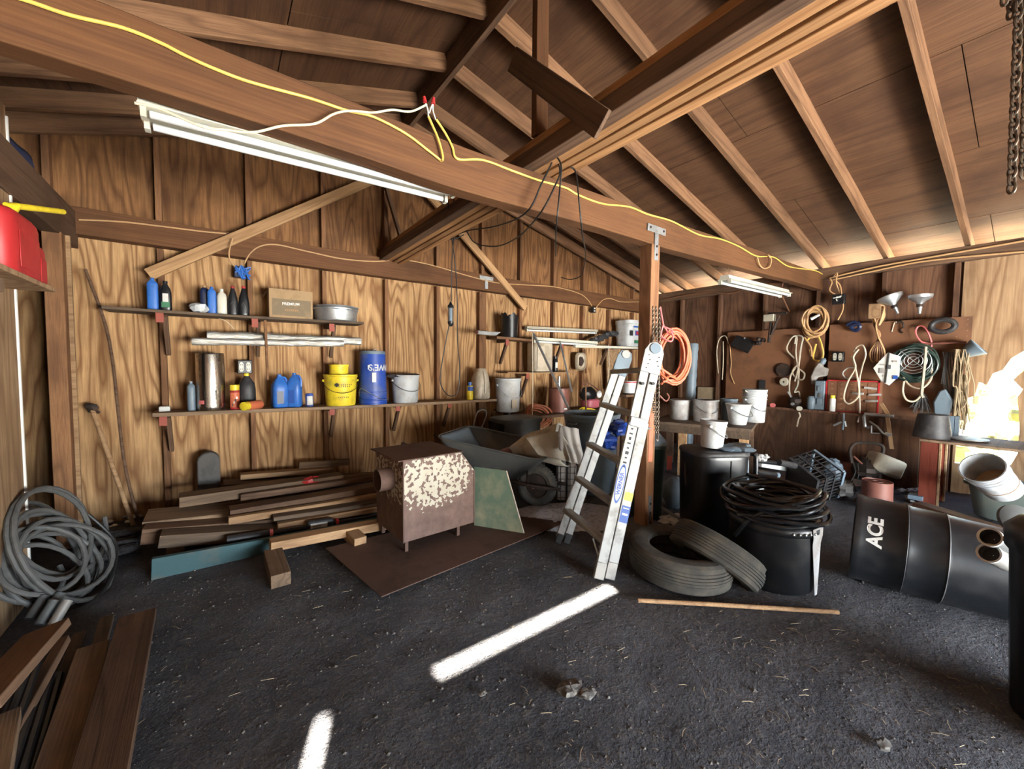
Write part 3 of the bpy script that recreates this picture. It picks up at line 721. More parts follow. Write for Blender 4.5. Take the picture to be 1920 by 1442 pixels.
for zz_, n_, y_ in ((.68, 9, 1.0), (.62, 7, .99), (.28, 6, .93)):
    q = MB()
    for k in range(n_):
        an_ = -PI / 2 + (k - n_ / 2) * .13; q.box(-.0035, .0035, -.0008, .0008, -.005, .005, Matrix.Translation((math.cos(an_) * w_ / 2 * y_, math.sin(an_) * w_ / 2 * y_, h * zz_)) @ Matrix.Rotation(an_ + PI / 2, 4, 'Z'))
    q.o('worn_print', 'ink', yb)
q = MB(); q.lathe([(.018, 0), (.018, .001)], 20, M4((-w_ * .22, -w_ / 2 * .90, h * .68), (PI / 2, 0, -.45))); q.o('round_mark', 'ink', yb)
x3, w3 = itx(617, 653, 700, YS)
t = bottle('plastic_tub', 'small round yellow tub on top of the yellow pail', 'tub', x3, YS - .01, z + h + .002, w3, top(635, 684) - z - h, [(.94, 0), (1, .08), (1, .8), (1.04, .82), (1.04, 1)], 'yellow', sq=2)
x, z, w_, h = onshelf(671, 726, 659, zl)
t = thing('upturned_bucket', 'blue bucket standing upside down on the lower shelf', 'bucket', (x, YS, z))
r = w_ / 2; b = MB(); b.lathe([(r, 0), (r, .012), (r * .965, .016), (r * .96, h * .07), (r * 1.01, h * .08), (r * 1.01, h * .10), (r * .95, h * .11), (r * .95, h * .20), (r * 1.0, h * .21), (r * 1.0, h * .23), (r * .94, h * .24), (r * .88, h * .97), (r * .86, h), (r * .80, h), (r * .78, h * .985), (.001, h * .985)], 44, capt=False); b.o('shell', 'blueb', t)
q = MB(); q.lathe([(r * .885, h * .945), (r * .90, h * .96), (r * .86, h * 1.004), (r * .80, h * 1.004)], 44, capb=False, capt=False); q.o('worn_base_rim', 'bluegr', t)
text('print', "LOWE'S", r * .62, 'inkw', t, M4((r * .52, -r * .80, h * .66), (-PI / 2, PI, .55 + PI * 0)) if 0 else Matrix.Translation((r * .50, -r * .80, h * .70)) @ Matrix.Rotation(.56, 4, 'Z') @ Matrix.Rotation(PI / 2, 4, 'X') @ Matrix.Rotation(PI, 4, 'Z'), cyl=r * .92, bold=.001)
q = MB(); 
for (x0_, z0_, x1_, z1_) in ((-.33, .42, -.05, .60), (-.62, .66, -.55, .74)): q.box(r * x0_, r * x1_, -r * .945, -r * .935, h * z0_, h * z1_)
q.o('label_sheet', 'inkw', t)
q = MB(); q.tube(cr([(-r * .96, 0, h * .15), (-r * 1.0, -r * .5, h * .30), (-r * .5, -r * 1.0, h * .22), (r * .3, -r * 1.08, h * .10), (r * .9, -r * .5, h * .08)], 5), .003, 6); q.o('bail_handle', 'steel', t)
q = MB(); q.tube(cr([(.0, 0, h), (.01, 0, h + .018), (.03, 0, h + .022), (.04, .0, h + .01)], 4), .005, 6); q.o('hook', 'whited', t)
x, z, w_, h = onshelf(734, 786, 703, zl)
t = bucket('rag_bucket', 'stained white bucket full of dark rags on the lower shelf', 'bucket', x, YS, z, w_ / 2 * 1.04, h, 'white', rings=1, az=-PI / 2 + .1, bailm='iron')
q = MB(); 
for k in range(7): q.ball((random.uniform(-.5, .5) * w_, random.uniform(-.25, .25) * w_, h * .98), .05, 6, (1.2, 1, .45), .3)
q.o('rags', 'blackd', t, ang=20)
x, z, w_, h = onshelf(872, 884, 716, zl)
t = bottle('spray_can', 'small blue and yellow aerosol can near the right end of the lower shelf', 'can', x, YS - .04, z, w_, h, [(.95, 0), (1, .02), (1, .74), (.7, .80)], 'yellow', cap=(.55, .79, 1), capm='blue', sq=2, lab=(.5, .74, 2.6), labm='inkb')
x, z, w_, h = onshelf(884, 916, 691, zl)
t = thing('milk_jug', 'old milky plastic jug with its top cut, at the right end of the lower shelf', 'jug', (x, YS - .01, z))
b = MB(); b.lathe([(.42, 0), (.5, .01), (.49, h * .5), (.44, h * .72), (.32, h * .93), (.27, h)], 30, sq=(w_, w_, 3.2), capt=False); b.o('body', 'clearw', t, ang=60)
q = MB(); q.tube(cr([(0, -w_ * .3, h * .93), (.0, -w_ * .43, h * .8), (.005, -w_ * .5, h * .5), (0, -w_ * .50, h * .2)], 5), .012, 8); q.o('moulded_grip', 'clearw', t)
# hanging white bucket past the shelf end
pc = PY(952, 709, 4.06); pb_ = PY(952, 771, 4.06); x, w_ = itx(929, 976, 712, 4.06)
t = bucket('paint_bucket', 'tall dirty white bucket hanging just past the end of the lower shelf', 'bucket', x, 4.06, pb_.z, w_ / 2 * 1.05, pc.z - pb_.z, 'white', rings=1, az=-PI / 2)
q = MB(); q.box(-.05, .03, -w_ * .505, -w_ * .49, .05, .16); q.o('torn_label', 'clearw', t)
q = MB(); q.tube([(0.0, -.03, 0), (0, -.03, -.05)], .02, 10); q.tube([(0, -.03, -.05), (0, -.03, -.11)], .011, 8); q.o('drain_tap', 'bluegr', t)
q = MB(); q.box(-.09, .10, .03, .12, -.02, -.002); q.box(-.012, .012, .12, .30, -.02, -.002); q.o('wall_hook', 'old2', t)

# rolls of plastic sheeting on pegs between the shelves
for k, (u0, u1, v0, v1, r, lab_) in enumerate(((360, 640, 641, 645, .030, 'thinner roll of clear plastic sheeting held lower down between the shelves'), (388, 676, 630, 640, .040, 'thick crinkled roll of clear plastic sheeting lying between the shelves'))):
    A_, B_ = PY(u0, v0, 4.17 - k * .0 + (.03 if not k else 0)), PY(u1, v1, 4.20)
    if k == 0: A_.y = B_.y = 4.12
    n = 40; pts = [A_.lerp(B_, i / n) for i in range(n + 1)]; b = MB()
    b.tube([p_ + Vector((0, 0, noise.noise(p_ * 9) * .004)) for p_ in pts], [r * (1 + .22 * noise.noise(p_ * 13 + Vector((k * 7, 0, 0)))) for p_ in pts], 14)
    for j in range(3):
        b.tube([p_ + Vector((0, math.cos(1.4 + j * .9 + p_.x * .8) * r * -1.0, math.sin(.4 + j * .8 + p_.x * .9) * r * .8)) for p_ in pts], .006, 6)
    o = b.o('plastic_sheeting_roll', 'film', None, ang=25); tag(o, lab_, 'roll', 'rolls of clear sheeting')
q = MB(); pk = PY(318, 655, 4.2)
# loop of thin rope / twig under the upper shelf
q.tube(cr([PY(410, 597, 4.1), PY(425, 603, 4.08), PY(439, 617, 4.1)], 5), .003, 5); o = q.o('wire_scrap', 'wcable'); tag(o, 'thin bit of pale wire hanging under the upper shelf', 'wire')

# electrical boxes
def outlet(loc, label, rot=(0, 0, 0), two=True):
    t = thing('power_outlet', label, 'outlet', loc, rot=rot)
    q = MB(); q.box(-.055, .055, -.03, .03, -.06, .06); q.o('metal_box', 'black', t, bevel=.006)
    for s in (-1, 1):
        q = MB(); q.lathe([(.5, 0), (.5, .006)], 20, M4((s * .026, -.03, 0), (PI / 2, 0, 0)) , sq=(.034, .085, 3)); o = q.o('receptacle', 'cream', t)
        for zz in (-.02, .02):
            q = MB(); q.box(s * .026 - .008, s * .026 - .004, -.038, -.036, zz - .006, zz + .006); q.box(s * .026 + .004, s * .026 + .008, -.038, -.036, zz - .006, zz + .006); q.o('slot', 'ink', t)
    return t
outlet(PY(459, 688, 4.32), 'double power outlet on the plywood between the two left shelves')
pj = PY(453, 511, 4.32)
t = thing('junction_box', 'blue wall box with dangling tangled wires above the upper shelf', 'junction box', pj)
q = MB(); q.box(-.055, .05, -.03, .03, -.05, .05); q.o('box', 'navy', t, bevel=.006)
q = MB(); 
for k in range(6):
    p_ = [(random.uniform(-.05, .07), -.035 - random.uniform(0, .02), random.uniform(-.07, .06)) for _ in range(4)]; q.tube(cr(p_, 4), .006, 6)
q.o('wires', 'blue', t)
q = MB(); q.box(.02, .04, -.04, -.03, -.02, .03); q.o('receptacle', 'cream', t)

# tall thin rods leaning at the left
o = MB().tube(cr([PY(160, 505, 4.33), PY(205, 640, 4.25), PY(232, 860, 4.1), PZ(262, 985, .06)], 6), .010, 8).o('bent_rod', 'old2'); tag(o, 'long thin curved dark rod leaning on the wall at the far left', 'rod')
t = thing('leaning_tool', 'old long-handled tool with pale wooden shaft leaning in the left corner', 'tool', (0, 0, 0))
a_, c_ = PY(172, 765, 4.30), PZ(250, 985, .05)
MB().tube([a_, c_], .014, 10).o('shaft', 'tan', t); q = MB(); q.ball(a_, .035, 8, (1, .6, 1), .2); q.tube([a_ + Vector((-.03, 0, .02)), a_ + Vector((.04, 0, -.04))], .012, 6); q.o('head', 'iron', t)
# shiny steel scraps added for the daylight leaking under the wall foot
o = MB(); 
for k in range(14): 
    p_ = PZ(random.uniform(185, 262), random.uniform(960, 990), .02); p_.z = .02; o.ball(p_, random.uniform(.012, .03), 5, (1.6, 1, .5), .35)
o = o.o('light_leak_scraps', 'steel', None, ang=15); tag(o, 'shiny scraps put in for daylight leaking under the wall in the left corner', 'scrap', kind='stuff')
ZV_ = Vector((0, 0, 1))

# ================================================================= LUMBER PILE ALONG THE BACK WALL
def plank(u0, v0, y0, u1, v1, y1, wy, hz, mat, label, name='plank', group='timbers in the pile by the back wall', tw=0, cat='plank'):
    a_, c_ = PY(u0, v0, y0), PY(u1, v1, y1)
    return board(name, a_, c_, wy, hz, mat, twist=tw, label=label, cat=cat, group=group)
plank(284, 1068, 3.10, 716, 985, 3.14, .035, .135, 'teal', 'teal-painted board standing on edge on the dirt in front of the pile')
plank(268, 1000, 3.52, 700, 965, 3.50, .16, .10, 'old2', 'thick dark brown timber low in the pile behind the teal board')
plank(272, 972, 3.72, 700, 930, 3.72, .30, .04, 'old', 'wide weathered grey-brown plank lying flat under the notched one')
plank(300, 1010, 3.36, 700, 985, 3.34, .13, .08, 'shelf_d', 'nearly black timber at the bottom of the pile')
plank(336, 938, 3.80, 640, 895, 3.86, .15, .075, 'old', 'pale weathered timber with a notched end, on top of the pile')
plank(430, 960, 3.52, 712, 912, 3.56, .13, .055, 'old2', 'brown plank with a slanting cut end above the tan pole')
plank(428, 976, 3.40, 712, 930, 3.45, .05, .05, 'tan', 'long tan squared pole lying across the middle of the pile')
plank(520, 986, 3.30, 712, 952, 3.32, .06, .045, 'tan', 'short bright tan timber lying beside the black pruning pole')
plank(510, 968, 3.38, 712, 938, 3.40, .16, .03, 'shelf_d', 'thin dark board lying level above the bright tan timber')
plank(450, 893, 4.16, 622, 880, 4.18, .10, .045, 'tan', 'pale plank at the back of the pile, right against the wall')
plank(418, 910, 4.10, 705, 893, 4.10, .20, .05, 'old2', 'broad dark plank at the back, under the pale one by the wall')
plank(600, 900, 3.92, 712, 890, 3.94, .13, .03, 'old', 'grey board end holding the small white bottle')
plank(560, 872, 4.22, 655, 866, 4.24, .05, .06, 'old', 'short grey block of wood topmost at the wall foot')
plank(450, 930, 3.75, 712, 893, 3.78, .12, .05, 'old2', 'dark reddish timber lying just behind the red rag')
# beam resting on two blocks in front
plank(506, 1022, 2.96, 742, 978, 2.98, .10, .06, 'tan', 'long brown beam raised on two short wooden blocks', 'timber')
plank(527, 1092, 2.56, 512, 1042, 2.93, .10, .10, 'old', 'short square wooden block under the left end of the raised beam', 'wood_block', None, cat='block')
plank(676, 1018, 2.78, 655, 998, 2.98, .085, .075, 'tan', 'small cut wooden block under the raised beam beside the stove', 'wood_block', None, cat='block')
# supports hidden under the pile
for x_ in (-.25, .55):
    board('bearer', (x_, 3.3, .05), (x_ + .04, 4.25, .05), .09, .09, 'old2', label='short dark bearer lying crosswise under the pile' + (' at its left end' if x_ < 0 else ' near its middle'), cat='plank')
# pruning pole
t = thing('pruning_pole', 'black telescopic pruning pole with a tagged head lying along the pile', 'pole', (0, 0, 0))
a_, c_ = PY(432, 1012, 3.22), PY(712, 968, 3.22)
MB().tube([a_, c_], .019, 12).o('shaft', 'black', t)
d_ = c_ - a_
MB().tube([a_ + d_ * -.02, a_ + d_ * .22], .028, 12).o('grip', 'blackd', t)
MB().tube([a_ + d_ * .225, a_ + d_ * .245], .030, 12).o('collar', 'pink', t)
MB().tube([a_ + d_ * .66, a_ + d_ * .68], .034, 12).o('collar', 'red', t)
m_, L_ = frame(a_ + d_ * .46, a_ + d_ * .64)
q = MB(); q.prism([(0, -.05), (L_ * .7, -.055), (L_, -.02), (L_, .03), (L_ * .8, .055), (0, .045)], .0, .0, None) if 0 else q.box(0, L_, -.035, .02, -.055, .05, m_); q.o('head_housing', 'blackd', t, bevel=.012)
q = MB(); q.box(.02, L_ * .75, -.038, -.0355, -.045, .035, m_); tg = q.o('tag', 'label', t)
for k in range(4):
    q = MB(); q.box(.035, .035 + L_ * (.3 + .08 * (k % 2)), -.0395, -.0382, .012 - k * .014, .016 - k * .014, m_); q.o('print', 'ink', tg); 
# red rag, bottle, bits
p_ = PY(583, 906, 3.82); q = MB()
for k in range(5): q.ball((random.uniform(-.05, .05), random.uniform(-.03, .03), random.uniform(-.03, .03)), .045, 7, (1.2, .8, .8), .35)
o = q.o('red_rag', 'red', None, ang=15, loc=p_); tag(o, 'crumpled bright red rag lying on the timber pile', 'rag')
a_ = PY(649, 902, 3.88); t = thing('small_bottle', 'little white bottle lying on its side on the pile next to the stove', 'bottle', a_, rot=(0, PI / 2, 0)); MB().lathe([(.020, 0), (.022, .005), (.022, .10), (.012, .115)], 16).o('body', 'inkw', t); MB().lathe([(.014, .112), (.014, .135)], 12).o('cap', 'label', t)
o = MB().tube(cr([PY(630, 955, 3.4), PY(660, 945, 3.4), PY(688, 948, 3.4), PY(700, 938, 3.4)], 4), .006, 6).o('metal_scrap', 'steel'); tag(o, 'thin bent piece of metal lying on the pile near the stove', 'scrap')
# rounded grey block standing at the wall
t = PY(391, 848, 4.22); bz = PY(391, 915, 4.22)
x_, w_ = itx(370, 413, 880, 4.22); w_ *= .5
b = MB(); hh = t.z; n = 12; pl = [(-w_, 0), (w_, 0)] + [(w_ * math.cos(PI * k / n), hh - w_ + w_ * math.sin(PI * k / n)) for k in range(n + 1)]
b.prism(pl, -.05, .05, Matrix(((1, 0, 0, 0), (0, 0, -1, 0), (0, 1, 0, 0), (0, 0, 0, 1)))); o = b.o('stone_marker', 'concrete', None, bevel=.012, loc=(x_, 4.25, 0)); tag(o, 'round-topped grey slab standing against the plywood behind the pile', 'slab')

# ================================================================= STOVE ON ITS STEEL SHEET
sh = [PZ(715, 1128, 0), PZ(610, 1035, 0), PZ(900, 965, 0), PZ(1062, 985, 0)]
b = MB(); b.prism([(p.x, p.y) for p in sh], .0, .006); 
sheet = b.o('steel_sheet', 'rust', None, bevel=.001); sheet.location.z = .022
tag(sheet, 'rusty flat steel sheet lying on the dirt under the stove', 'sheet')
st = thing('wood_stove', 'rusty box stove with chipped white enamel and a round flue collar, on short legs', 'stove', (.945, 2.47, .028), .06)
SX, SD, Z0, ZT, ZC = .555, .46, .075, .615, .47
pro = [(0, Z0), (SX, Z0), (SX, ZC), (SX - .11, ZT), (0, ZT)]           # front outline, x-z
b = MB(); b.prism(pro, 0, SD, Matrix(((1, 0, 0, 0), (0, 0, 1, 0), (0, 1, 0, 0), (0, 0, 0, 1)))); b.o('firebox', 'stove', st, bevel=.004, ang=25)
q = MB(); q.box(-.035, SX - .10, -.006, SD + .02, ZT, ZT + .008); q.o('top_plate', 'rust', st, bevel=.002)
q = MB(); q.box(-.003, .006, -.004, .004, Z0, ZT); q.box(SX - .006, SX + .003, -.004, .004, Z0, ZC); q.o('edge_angle', 'rust', st)
q = MB(); mx = M4((0, .20, .46), (0, -PI / 2, 0)); q.lathe([(.075, 0), (.075, .095), (.068, .095), (.066, .0)], 36, mx, capb=False, capt=False); q.o('flue_collar', 'rust', st)
q = MB(); q.lathe([(.001, .012), (.066, .012)], 24, mx, capb=False, capt=False); q.o('flue_damper', 'ink', st)
for x_, y_ in ((.035, .03), (SX - .12, .03), (.03, SD - .05), (SX - .05, SD - .05)):
    q = MB(); q.box(-.012, .012, -.003, .003, 0, Z0 + .01); q.box(-.012, -.008, -.003, .02, 0, Z0 + .01); q.o('leg', 'rust', st, loc=(x_, y_, 0))
# green board leaning behind it
ga, gb = PZ(889, 985, .03), PZ(982, 1000, .03)
gh = (gb - ga).normalized(); gn = Vector((gh.y, -gh.x, 0)); gn = (gn * math.cos(.16) + ZV_ * math.sin(.16)) if gn.dot(Vector((.59, .8, 0))) < 0 else (-gn * math.cos(.16) + ZV_ * math.sin(.16))
def gpt(u, v):
    d = ray(u, v); o_ = Vector((0, 0, H)); return o_ + d * ((ga - o_).dot(gn) / d.dot(gn))
gc, gd = gpt(949, 883), gpt(889, 875)
q = MB(); nrm = -gn * .008
vs = [ga, gb, gc, gd]; q.add(vs + [v + nrm for v in vs], [(0, 1, 2, 3), (7, 6, 5, 4), (0, 4, 5, 1), (1, 5, 6, 2), (2, 6, 7, 3), (3, 7, 4, 0)])
o = q.o('green_board', 'green'); q2 = MB(); q2.tube([gb - gn * .004, gc - gn * .004], .006, 6); q2.o('pale_edge', 'clearw', o)
tag(o, 'scuffed green panel leaning beside the stove, in front of the wheelbarrow', 'panel')
plank(888, 982, 2.78, 915, 976, 2.7, .06, .05, 'old', 'little block of wood on the steel sheet at the right of the stove', 'wood_block', None, cat='block')

# ================================================================= WHEELBARROW WITH CANVAS
wb = thing('wheelbarrow', 'old wheelbarrow with a grey tray and one spoked tyre, loaded with canvas', 'wheelbarrow', (0, 0, 0))
wc = PZ(1006, 947, 0); wc.z = .185
dirw = Vector((.50, -.866, 0)).normalized(); side = Vector((dirw.y, -dirw.x, 0)) * -1
def W(f, s, z): return wc + dirw * f + side * s + Vector((0, 0, z - wc.z))
rimt = [W(-1.00, -.36, .62), W(-1.0, .36, .64), W(.20, .30, .56), W(.20, -.30, .54)]
rimt = [W(-.90, -.30, .60), W(-.90, .34, .62), W(.14, .30, .50), W(.14, -.28, .48)]
base = [W(-.70, -.20, .30), W(-.70, .20, .30), W(-.12, .17, .27), W(-.12, -.17, .27)]
def loopr(q4, r=.06, n=4):
    out = []
    for i in range(4):
        p_, a0, a1 = q4[i], q4[i - 1], q4[(i + 1) % 4]; u_, v_ = (a0 - p_).normalized() * r, (a1 - p_).normalized() * r
        for k in range(n + 1):
            s_ = k / n; out.append((p_ + u_) * (1 - s_) ** 2 + p_ * 2 * s_ * (1 - s_) + (p_ + v_) * s_ ** 2)
    return out
lo_, hi_ = loopr(base, .09), loopr(rimt, .12); mid = [a_.lerp(c_, .55) + (a_.lerp(c_, .55) - wc.lerp(a_, .0) - Vector((0, 0, 0))) * .0 for a_, c_ in zip(lo_, hi_)]
b = MB(); nn = len(lo_); b.add(lo_ + hi_, [(i, (i + 1) % nn, nn + (i + 1) % nn, nn + i) for i in range(nn)] + [tuple(range(nn))[::-1]])
tr = b.o('tray', 'grayp', wb, ang=50); sm = tr.modifiers.new('s', 'SOLIDIFY'); sm.thickness = .006
MB().tube(hi_, .010, 8, closed=True).o('tray_rim', 'grayp', wb)
q = MB(); mp_ = W(-.72, -.325, .52); 
mL, _ = frame(hi_[0].lerp(hi_[-1], .22) + Vector((0, 0, -.05)) - side * .0, hi_[0].lerp(hi_[-1], .30) + Vector((0, 0, -.05)))
# tyre and wheel
mxw_ = Matrix.Translation(wc) @ rot_to(side)
b = MB(); pr = [(.115, -.035), (.15, -.048), (.172, -.042), (.185, -.02), (.187, 0), (.185, .02), (.172, .042), (.15, .048), (.115, .035)]
b.lathe(pr, 48, mxw_, capb=False, capt=False); ty = b.o('tyre', 'rubber', wb)
q = MB()
for k in range(44):
    a0 = 2 * PI * k / 44
    for s in (-1, 1):
        q.tube([mxw_ @ Vector((.189 * math.cos(a0 + s * j * .035), .189 * math.sin(a0 + s * j * .035), s * j * .016)) for j in range(3)], .0035, 4)
q.o('tread_lugs', 'rubber', ty)
b = MB(); b.lathe([(.02, -.03), (.10, -.02), (.118, -.036), (.118, .036), (.10, .02), (.02, .03)], 32, mxw_); b.o('rim', 'iron', wb)
MB().tube([wc - side * .10, wc + side * .10], .010, 10).o('axle', 'rustred', wb)
for s in (-1, 1):
    pts = [W(.24, s * .09, .20), W(.0, s * .10, .20), W(-.5, s * .18, .27), W(-1.30, s * .27, .50)]
    MB().tube(pts, .016, 8).o('handle_bar', 'iron', wb)
    MB().tube([W(-.05, s * .10, .19), W(-.02, s * .2, .40)], .009, 6).o('brace_rod', 'iron', wb)
    MB().tube([W(-.10, s * .10, .19), W(-.16, s * .12, .28)], .007, 6).o('brace_rod', 'iron', wb)
    MB().tube(cr([W(-.62, s * .19, .28), W(-.68, s * .20, .02), W(-.80, s * .20, .02), W(-.84, s * .2, .33)], 4), .012, 8).o('leg', 'iron', wb)
q = MB(); pm = W(-.66, -.318, .50); q.box(-.055, .055, -.003, .003, -.018, .018, Matrix.Translation(PD(912, 851, 3.25)) @ frame((0, 0, 0), dirw)[0]); 
# canvas: draped cone-like roll
b = MB(); A_, B_ = PD(960, 846, 3.72), PD(1056, 826, 3.50)
ax = (B_ - A_).normalized(); n = 30; vs = []; fs = []; m = 26
for i in range(n + 1):
    s_ = i / n; c_ = A_.lerp(B_, s_) + Vector((0, 0, .02 * math.sin(s_ * 5))); r_ = .05 + .125 * s_ ** .8
    u_ = ax.orthogonal().normalized(); u_ = Vector((0, 0, 1)) - ax * ax.z; u_.normalize(); v_ = ax.cross(u_)
    for k in range(m + 1):
        an = -2.5 + 5.6 * k / m; rr = r_ * (1 + .10 * noise.noise(Vector((math.cos(an) * 1.4, math.sin(an) * 1.4, s_ * 5))) + (.25 * s_ if k > m * .82 else 0))
        vs.append(c_ + (u_ * math.cos(an) + v_ * math.sin(an)) * rr + ax * .03 * noise.noise(Vector((an, s_ * 3, 4))))
for i in range(n):
    for k in range(m): fs.append((i * (m + 1) + k, i * (m + 1) + k + 1, (i + 1) * (m + 1) + k + 1, (i + 1) * (m + 1) + k))
b.add(vs, fs)
cv = b.o('canvas_tarp', 'canvas', None, ang=70); sm = cv.modifiers.new('s', 'SOLIDIFY'); sm.thickness = .006
tag(cv, 'stiff dirty cream canvas rolled loosely over the wheelbarrow', 'tarpaulin')
# loose skirt of the canvas hanging down to the right, in folds
def drape(name, uvs, nu, nv, mat, label, cat, amp=.02, fr=9, th=.004):
    """cloth through four corner points with soft folds running down it"""
    a_, b_, c_, d_ = uvs; vs = []; fs = []
    nr = (b_ - a_).cross(d_ - a_).normalized()
    for j in range(nv + 1):
        for i in range(nu + 1):
            s_, t_ = i / nu, j / nv
            p_ = a_ * (1 - s_) * (1 - t_) + b_ * s_ * (1 - t_) + c_ * s_ * t_ + d_ * (1 - s_) * t_
            vs.append(p_ + nr * amp * (math.sin(s_ * fr + 1.5 * noise.noise(p_ * 4)) * (.3 + t_) + noise.noise(p_ * 7)))
    for j in range(nv):
        for i in range(nu): q_ = j * (nu + 1) + i; fs.append((q_, q_ + 1, q_ + nu + 2, q_ + nu + 1))
    ob = MB().add(vs, fs).o(name, mat, None, ang=80); sm = ob.modifiers.new('s', 'SOLIDIFY'); sm.thickness = th
    if label: tag(ob, label, cat)
    return ob
sk = drape('canvas_sheet', [PD(985, 820, 3.40), PD(1050, 808, 3.25), PD(1092, 872, 3.22), PD(1008, 853, 3.30)], 26, 12, 'canvas', 'outer flap of pale canvas hanging over the front of the wheelbarrow', 'tarpaulin', .012)
drape('shirt_rag', [PD(1048, 797, 3.30), PD(1085, 804, 3.30), PD(1097, 870, 3.2), PD(1070, 868, 3.18)], 20, 12, 'cloth', 'wrinkled grey cloth bunched at the open end of the canvas roll', 'cloth', .02, 14)
q = MB(); c0_ = PD(1050, 822, 3.20); q.lathe([(.06, 0), (.095, .0), (.098, .012), (.06, .014), (.001, .01)], 28, Matrix.Translation(c0_) @ rot_to(Vector((.60, -.78, .05)))); o = q.o('canvas_ring', 'cloth'); tag(o, 'round pale ring end showing inside the canvas roll', 'ring')
# domed brown lump in the tray
b = MB(); c0_ = PD(966, 858, 3.78); b.ball(c0_, .17, 14, (1.4, .9, .62), .01); o = b.o('brown_sack', 'rustred'); tag(o, 'rounded brown sack lying inside the wheelbarrow tray', 'sack')
drape('blue_liner', [W(-.87, -.24, .605), W(-.87, .28, .625), W(-.70, .24, .42), W(-.70, -.22, .40)], 10, 8, 'bluegr', 'blue-grey lining sheet at the raised end of the wheelbarrow', 'liner', .006, 3)
# wire crate with folded cloth
t = thing('wire_crate', 'wire mesh basket holding folded grey cloths, behind the ladder', 'crate', (0, 0, 0))
cA = PZ(1042, 944, .0); cB = PZ(1104, 946, .0)
f_, L_ = frame(cA, cB); hgt = .40; q = MB()
for k in range(8): x_ = L_ * k / 7; q.tube([f_ @ Vector((x_, 0, 0)), f_ @ Vector((x_, 0, hgt))], .0025, 5); q.tube([f_ @ Vector((x_, .13, 0)), f_ @ Vector((x_, .13, hgt))], .0025, 5)
for k in range(8): z_ = hgt * k / 7; q.tube([f_ @ Vector((0, 0, z_)), f_ @ Vector((L_, 0, z_)), f_ @ Vector((L_, .13, z_)), f_ @ Vector((0, .13, z_))], .0025, 5, closed=True)
q.o('wire_basket', 'iron', t)
for k in range(3):
    q = MB(); q.box(L_ * .04 + L_ * .31 * k, L_ * .31 * (k + 1), .01, .12, .02, hgt * .96 - k * .02, f_); q.o('folded_cloth', 'cloth', t, bevel=.02)
bbp = PD(1022, 856, 4.0); bbq = PD(1064, 856, 4.0); bbf = frame(Vector((bbp.x, bbp.y, 0)), Vector((bbq.x, bbq.y, 0)))[0]
dk = MB().box(0, .22, 0, .10, 0, bbp.z, bbf).o('black_box', 'black', None, bevel=.006); tag(dk, 'small black plastic box with white print under the canvas edge', 'box')
text('print', 'E', .08, 'inkw', dk, bbf @ M4((.12, -.002, bbp.z - .07), (PI / 2, .2, 0)), bold=.002)
# gravel heap
b = MB(); vs = []; n = 34; c0_ = PZ(1065, 966, 0)
for j in range(n + 1):
    for i in range(n + 1):
        x_, y_ = (i / n - .5) * 1.1, (j / n - .5) * .7; d_ = max(0, 1 - (x_ / .55) ** 2 - (y_ / .35) ** 2)
        vs.append((x_, y_, -.015 + .065 * d_ + .02 * d_ * noise.noise(Vector((x_ * 12, y_ * 12, 0)))))
b.add(vs, [(j * (n + 1) + i, j * (n + 1) + i + 1, (j + 1) * (n + 1) + i + 1, (j + 1) * (n + 1) + i) for j in range(n) for i in range(n)])
o = b.o('gravel_heap', 'grit', None, ang=180, loc=c0_); o.rotation_euler.z = -.5; tag(o, 'low heap of pale gravel between the wheelbarrow and the ladder', 'gravel', kind='stuff')

# ================================================================= LADDER
lad = thing('folding_ladder', 'aluminium folding multi-position ladder standing against the post', 'ladder', (0, 0, 0))
ft = PZ(1131, 1085, .0); tp = PD(1226, 655, 2.55)          # front pair: foot and hinge
ax = (tp - ft); LL = ax.length; ax.normalize()
ft2 = PZ(1053, 1018, .0); tp2 = PD(1172, 665, 2.95)         # rear pair
def rail(name, a_, c_, off, wd, mat='alu', par=lad, tk=.022):
    d_ = (c_ - a_); up_ = Vector((.59, .805, 0))
    return board(name, a_ + off, c_ + off, wd, tk, mat, par, up=up_, bevel=.003)
acr = Vector((.806, -.591, 0))                              # across the view
dep = Vector((.59, .805, 0))
K = .062
fr_lo = rail('side_rail', ft + ax * .05, tp - ax * .10, -acr * K * .5, .055)
fr_hi = rail('side_rail', ft + ax * .05, tp - ax * .10, acr * K * .55, .055)
for o_ in (-K * .5, K * .55):
    q = MB(); m_, _ = frame(ft + acr * o_, ft + acr * o_ + ax, dep); q.box(0, .10, -.031, .031, -.018, .018, m_); q.o('rubber_foot', 'alu_d', lad, bevel=.004)
q = MB(); m_, _ = frame(tp, tp + ax, dep)
q.prism([(-.16, -.062), (-.16, .062), (-.02, .062), (.03, .04), (.045, 0), (.03, -.04), (-.02, -.062)], -.022, -.012, m_); q.o('hinge_plate', 'alu', lad, bevel=.003)
q = MB(); q.lathe([(.034, -.03), (.034, .02)], 24, m_ @ M4((0, 0, 0))); q.o('hinge_knob', 'bluegr', lad)
for k in range(7):
    q = MB(); q.lathe([(.0035, -.026), (.003, -.0215)], 8, m_ @ M4((-.05 - .028 * (k // 2), (-.03, .03)[k % 2] + .006 * (k % 3), 0))); q.o('rivet', 'iron', lad)
for o_ in (-K * .5, K * .55):
    q = MB(); q.lathe([(.010, -.03), (.008, -.012)], 10, frame(ft + ax * (LL - .23) + acr * o_, ft + ax * LL + acr * o_, dep)[0]); q.o('lock_pin', 'ink', lad)
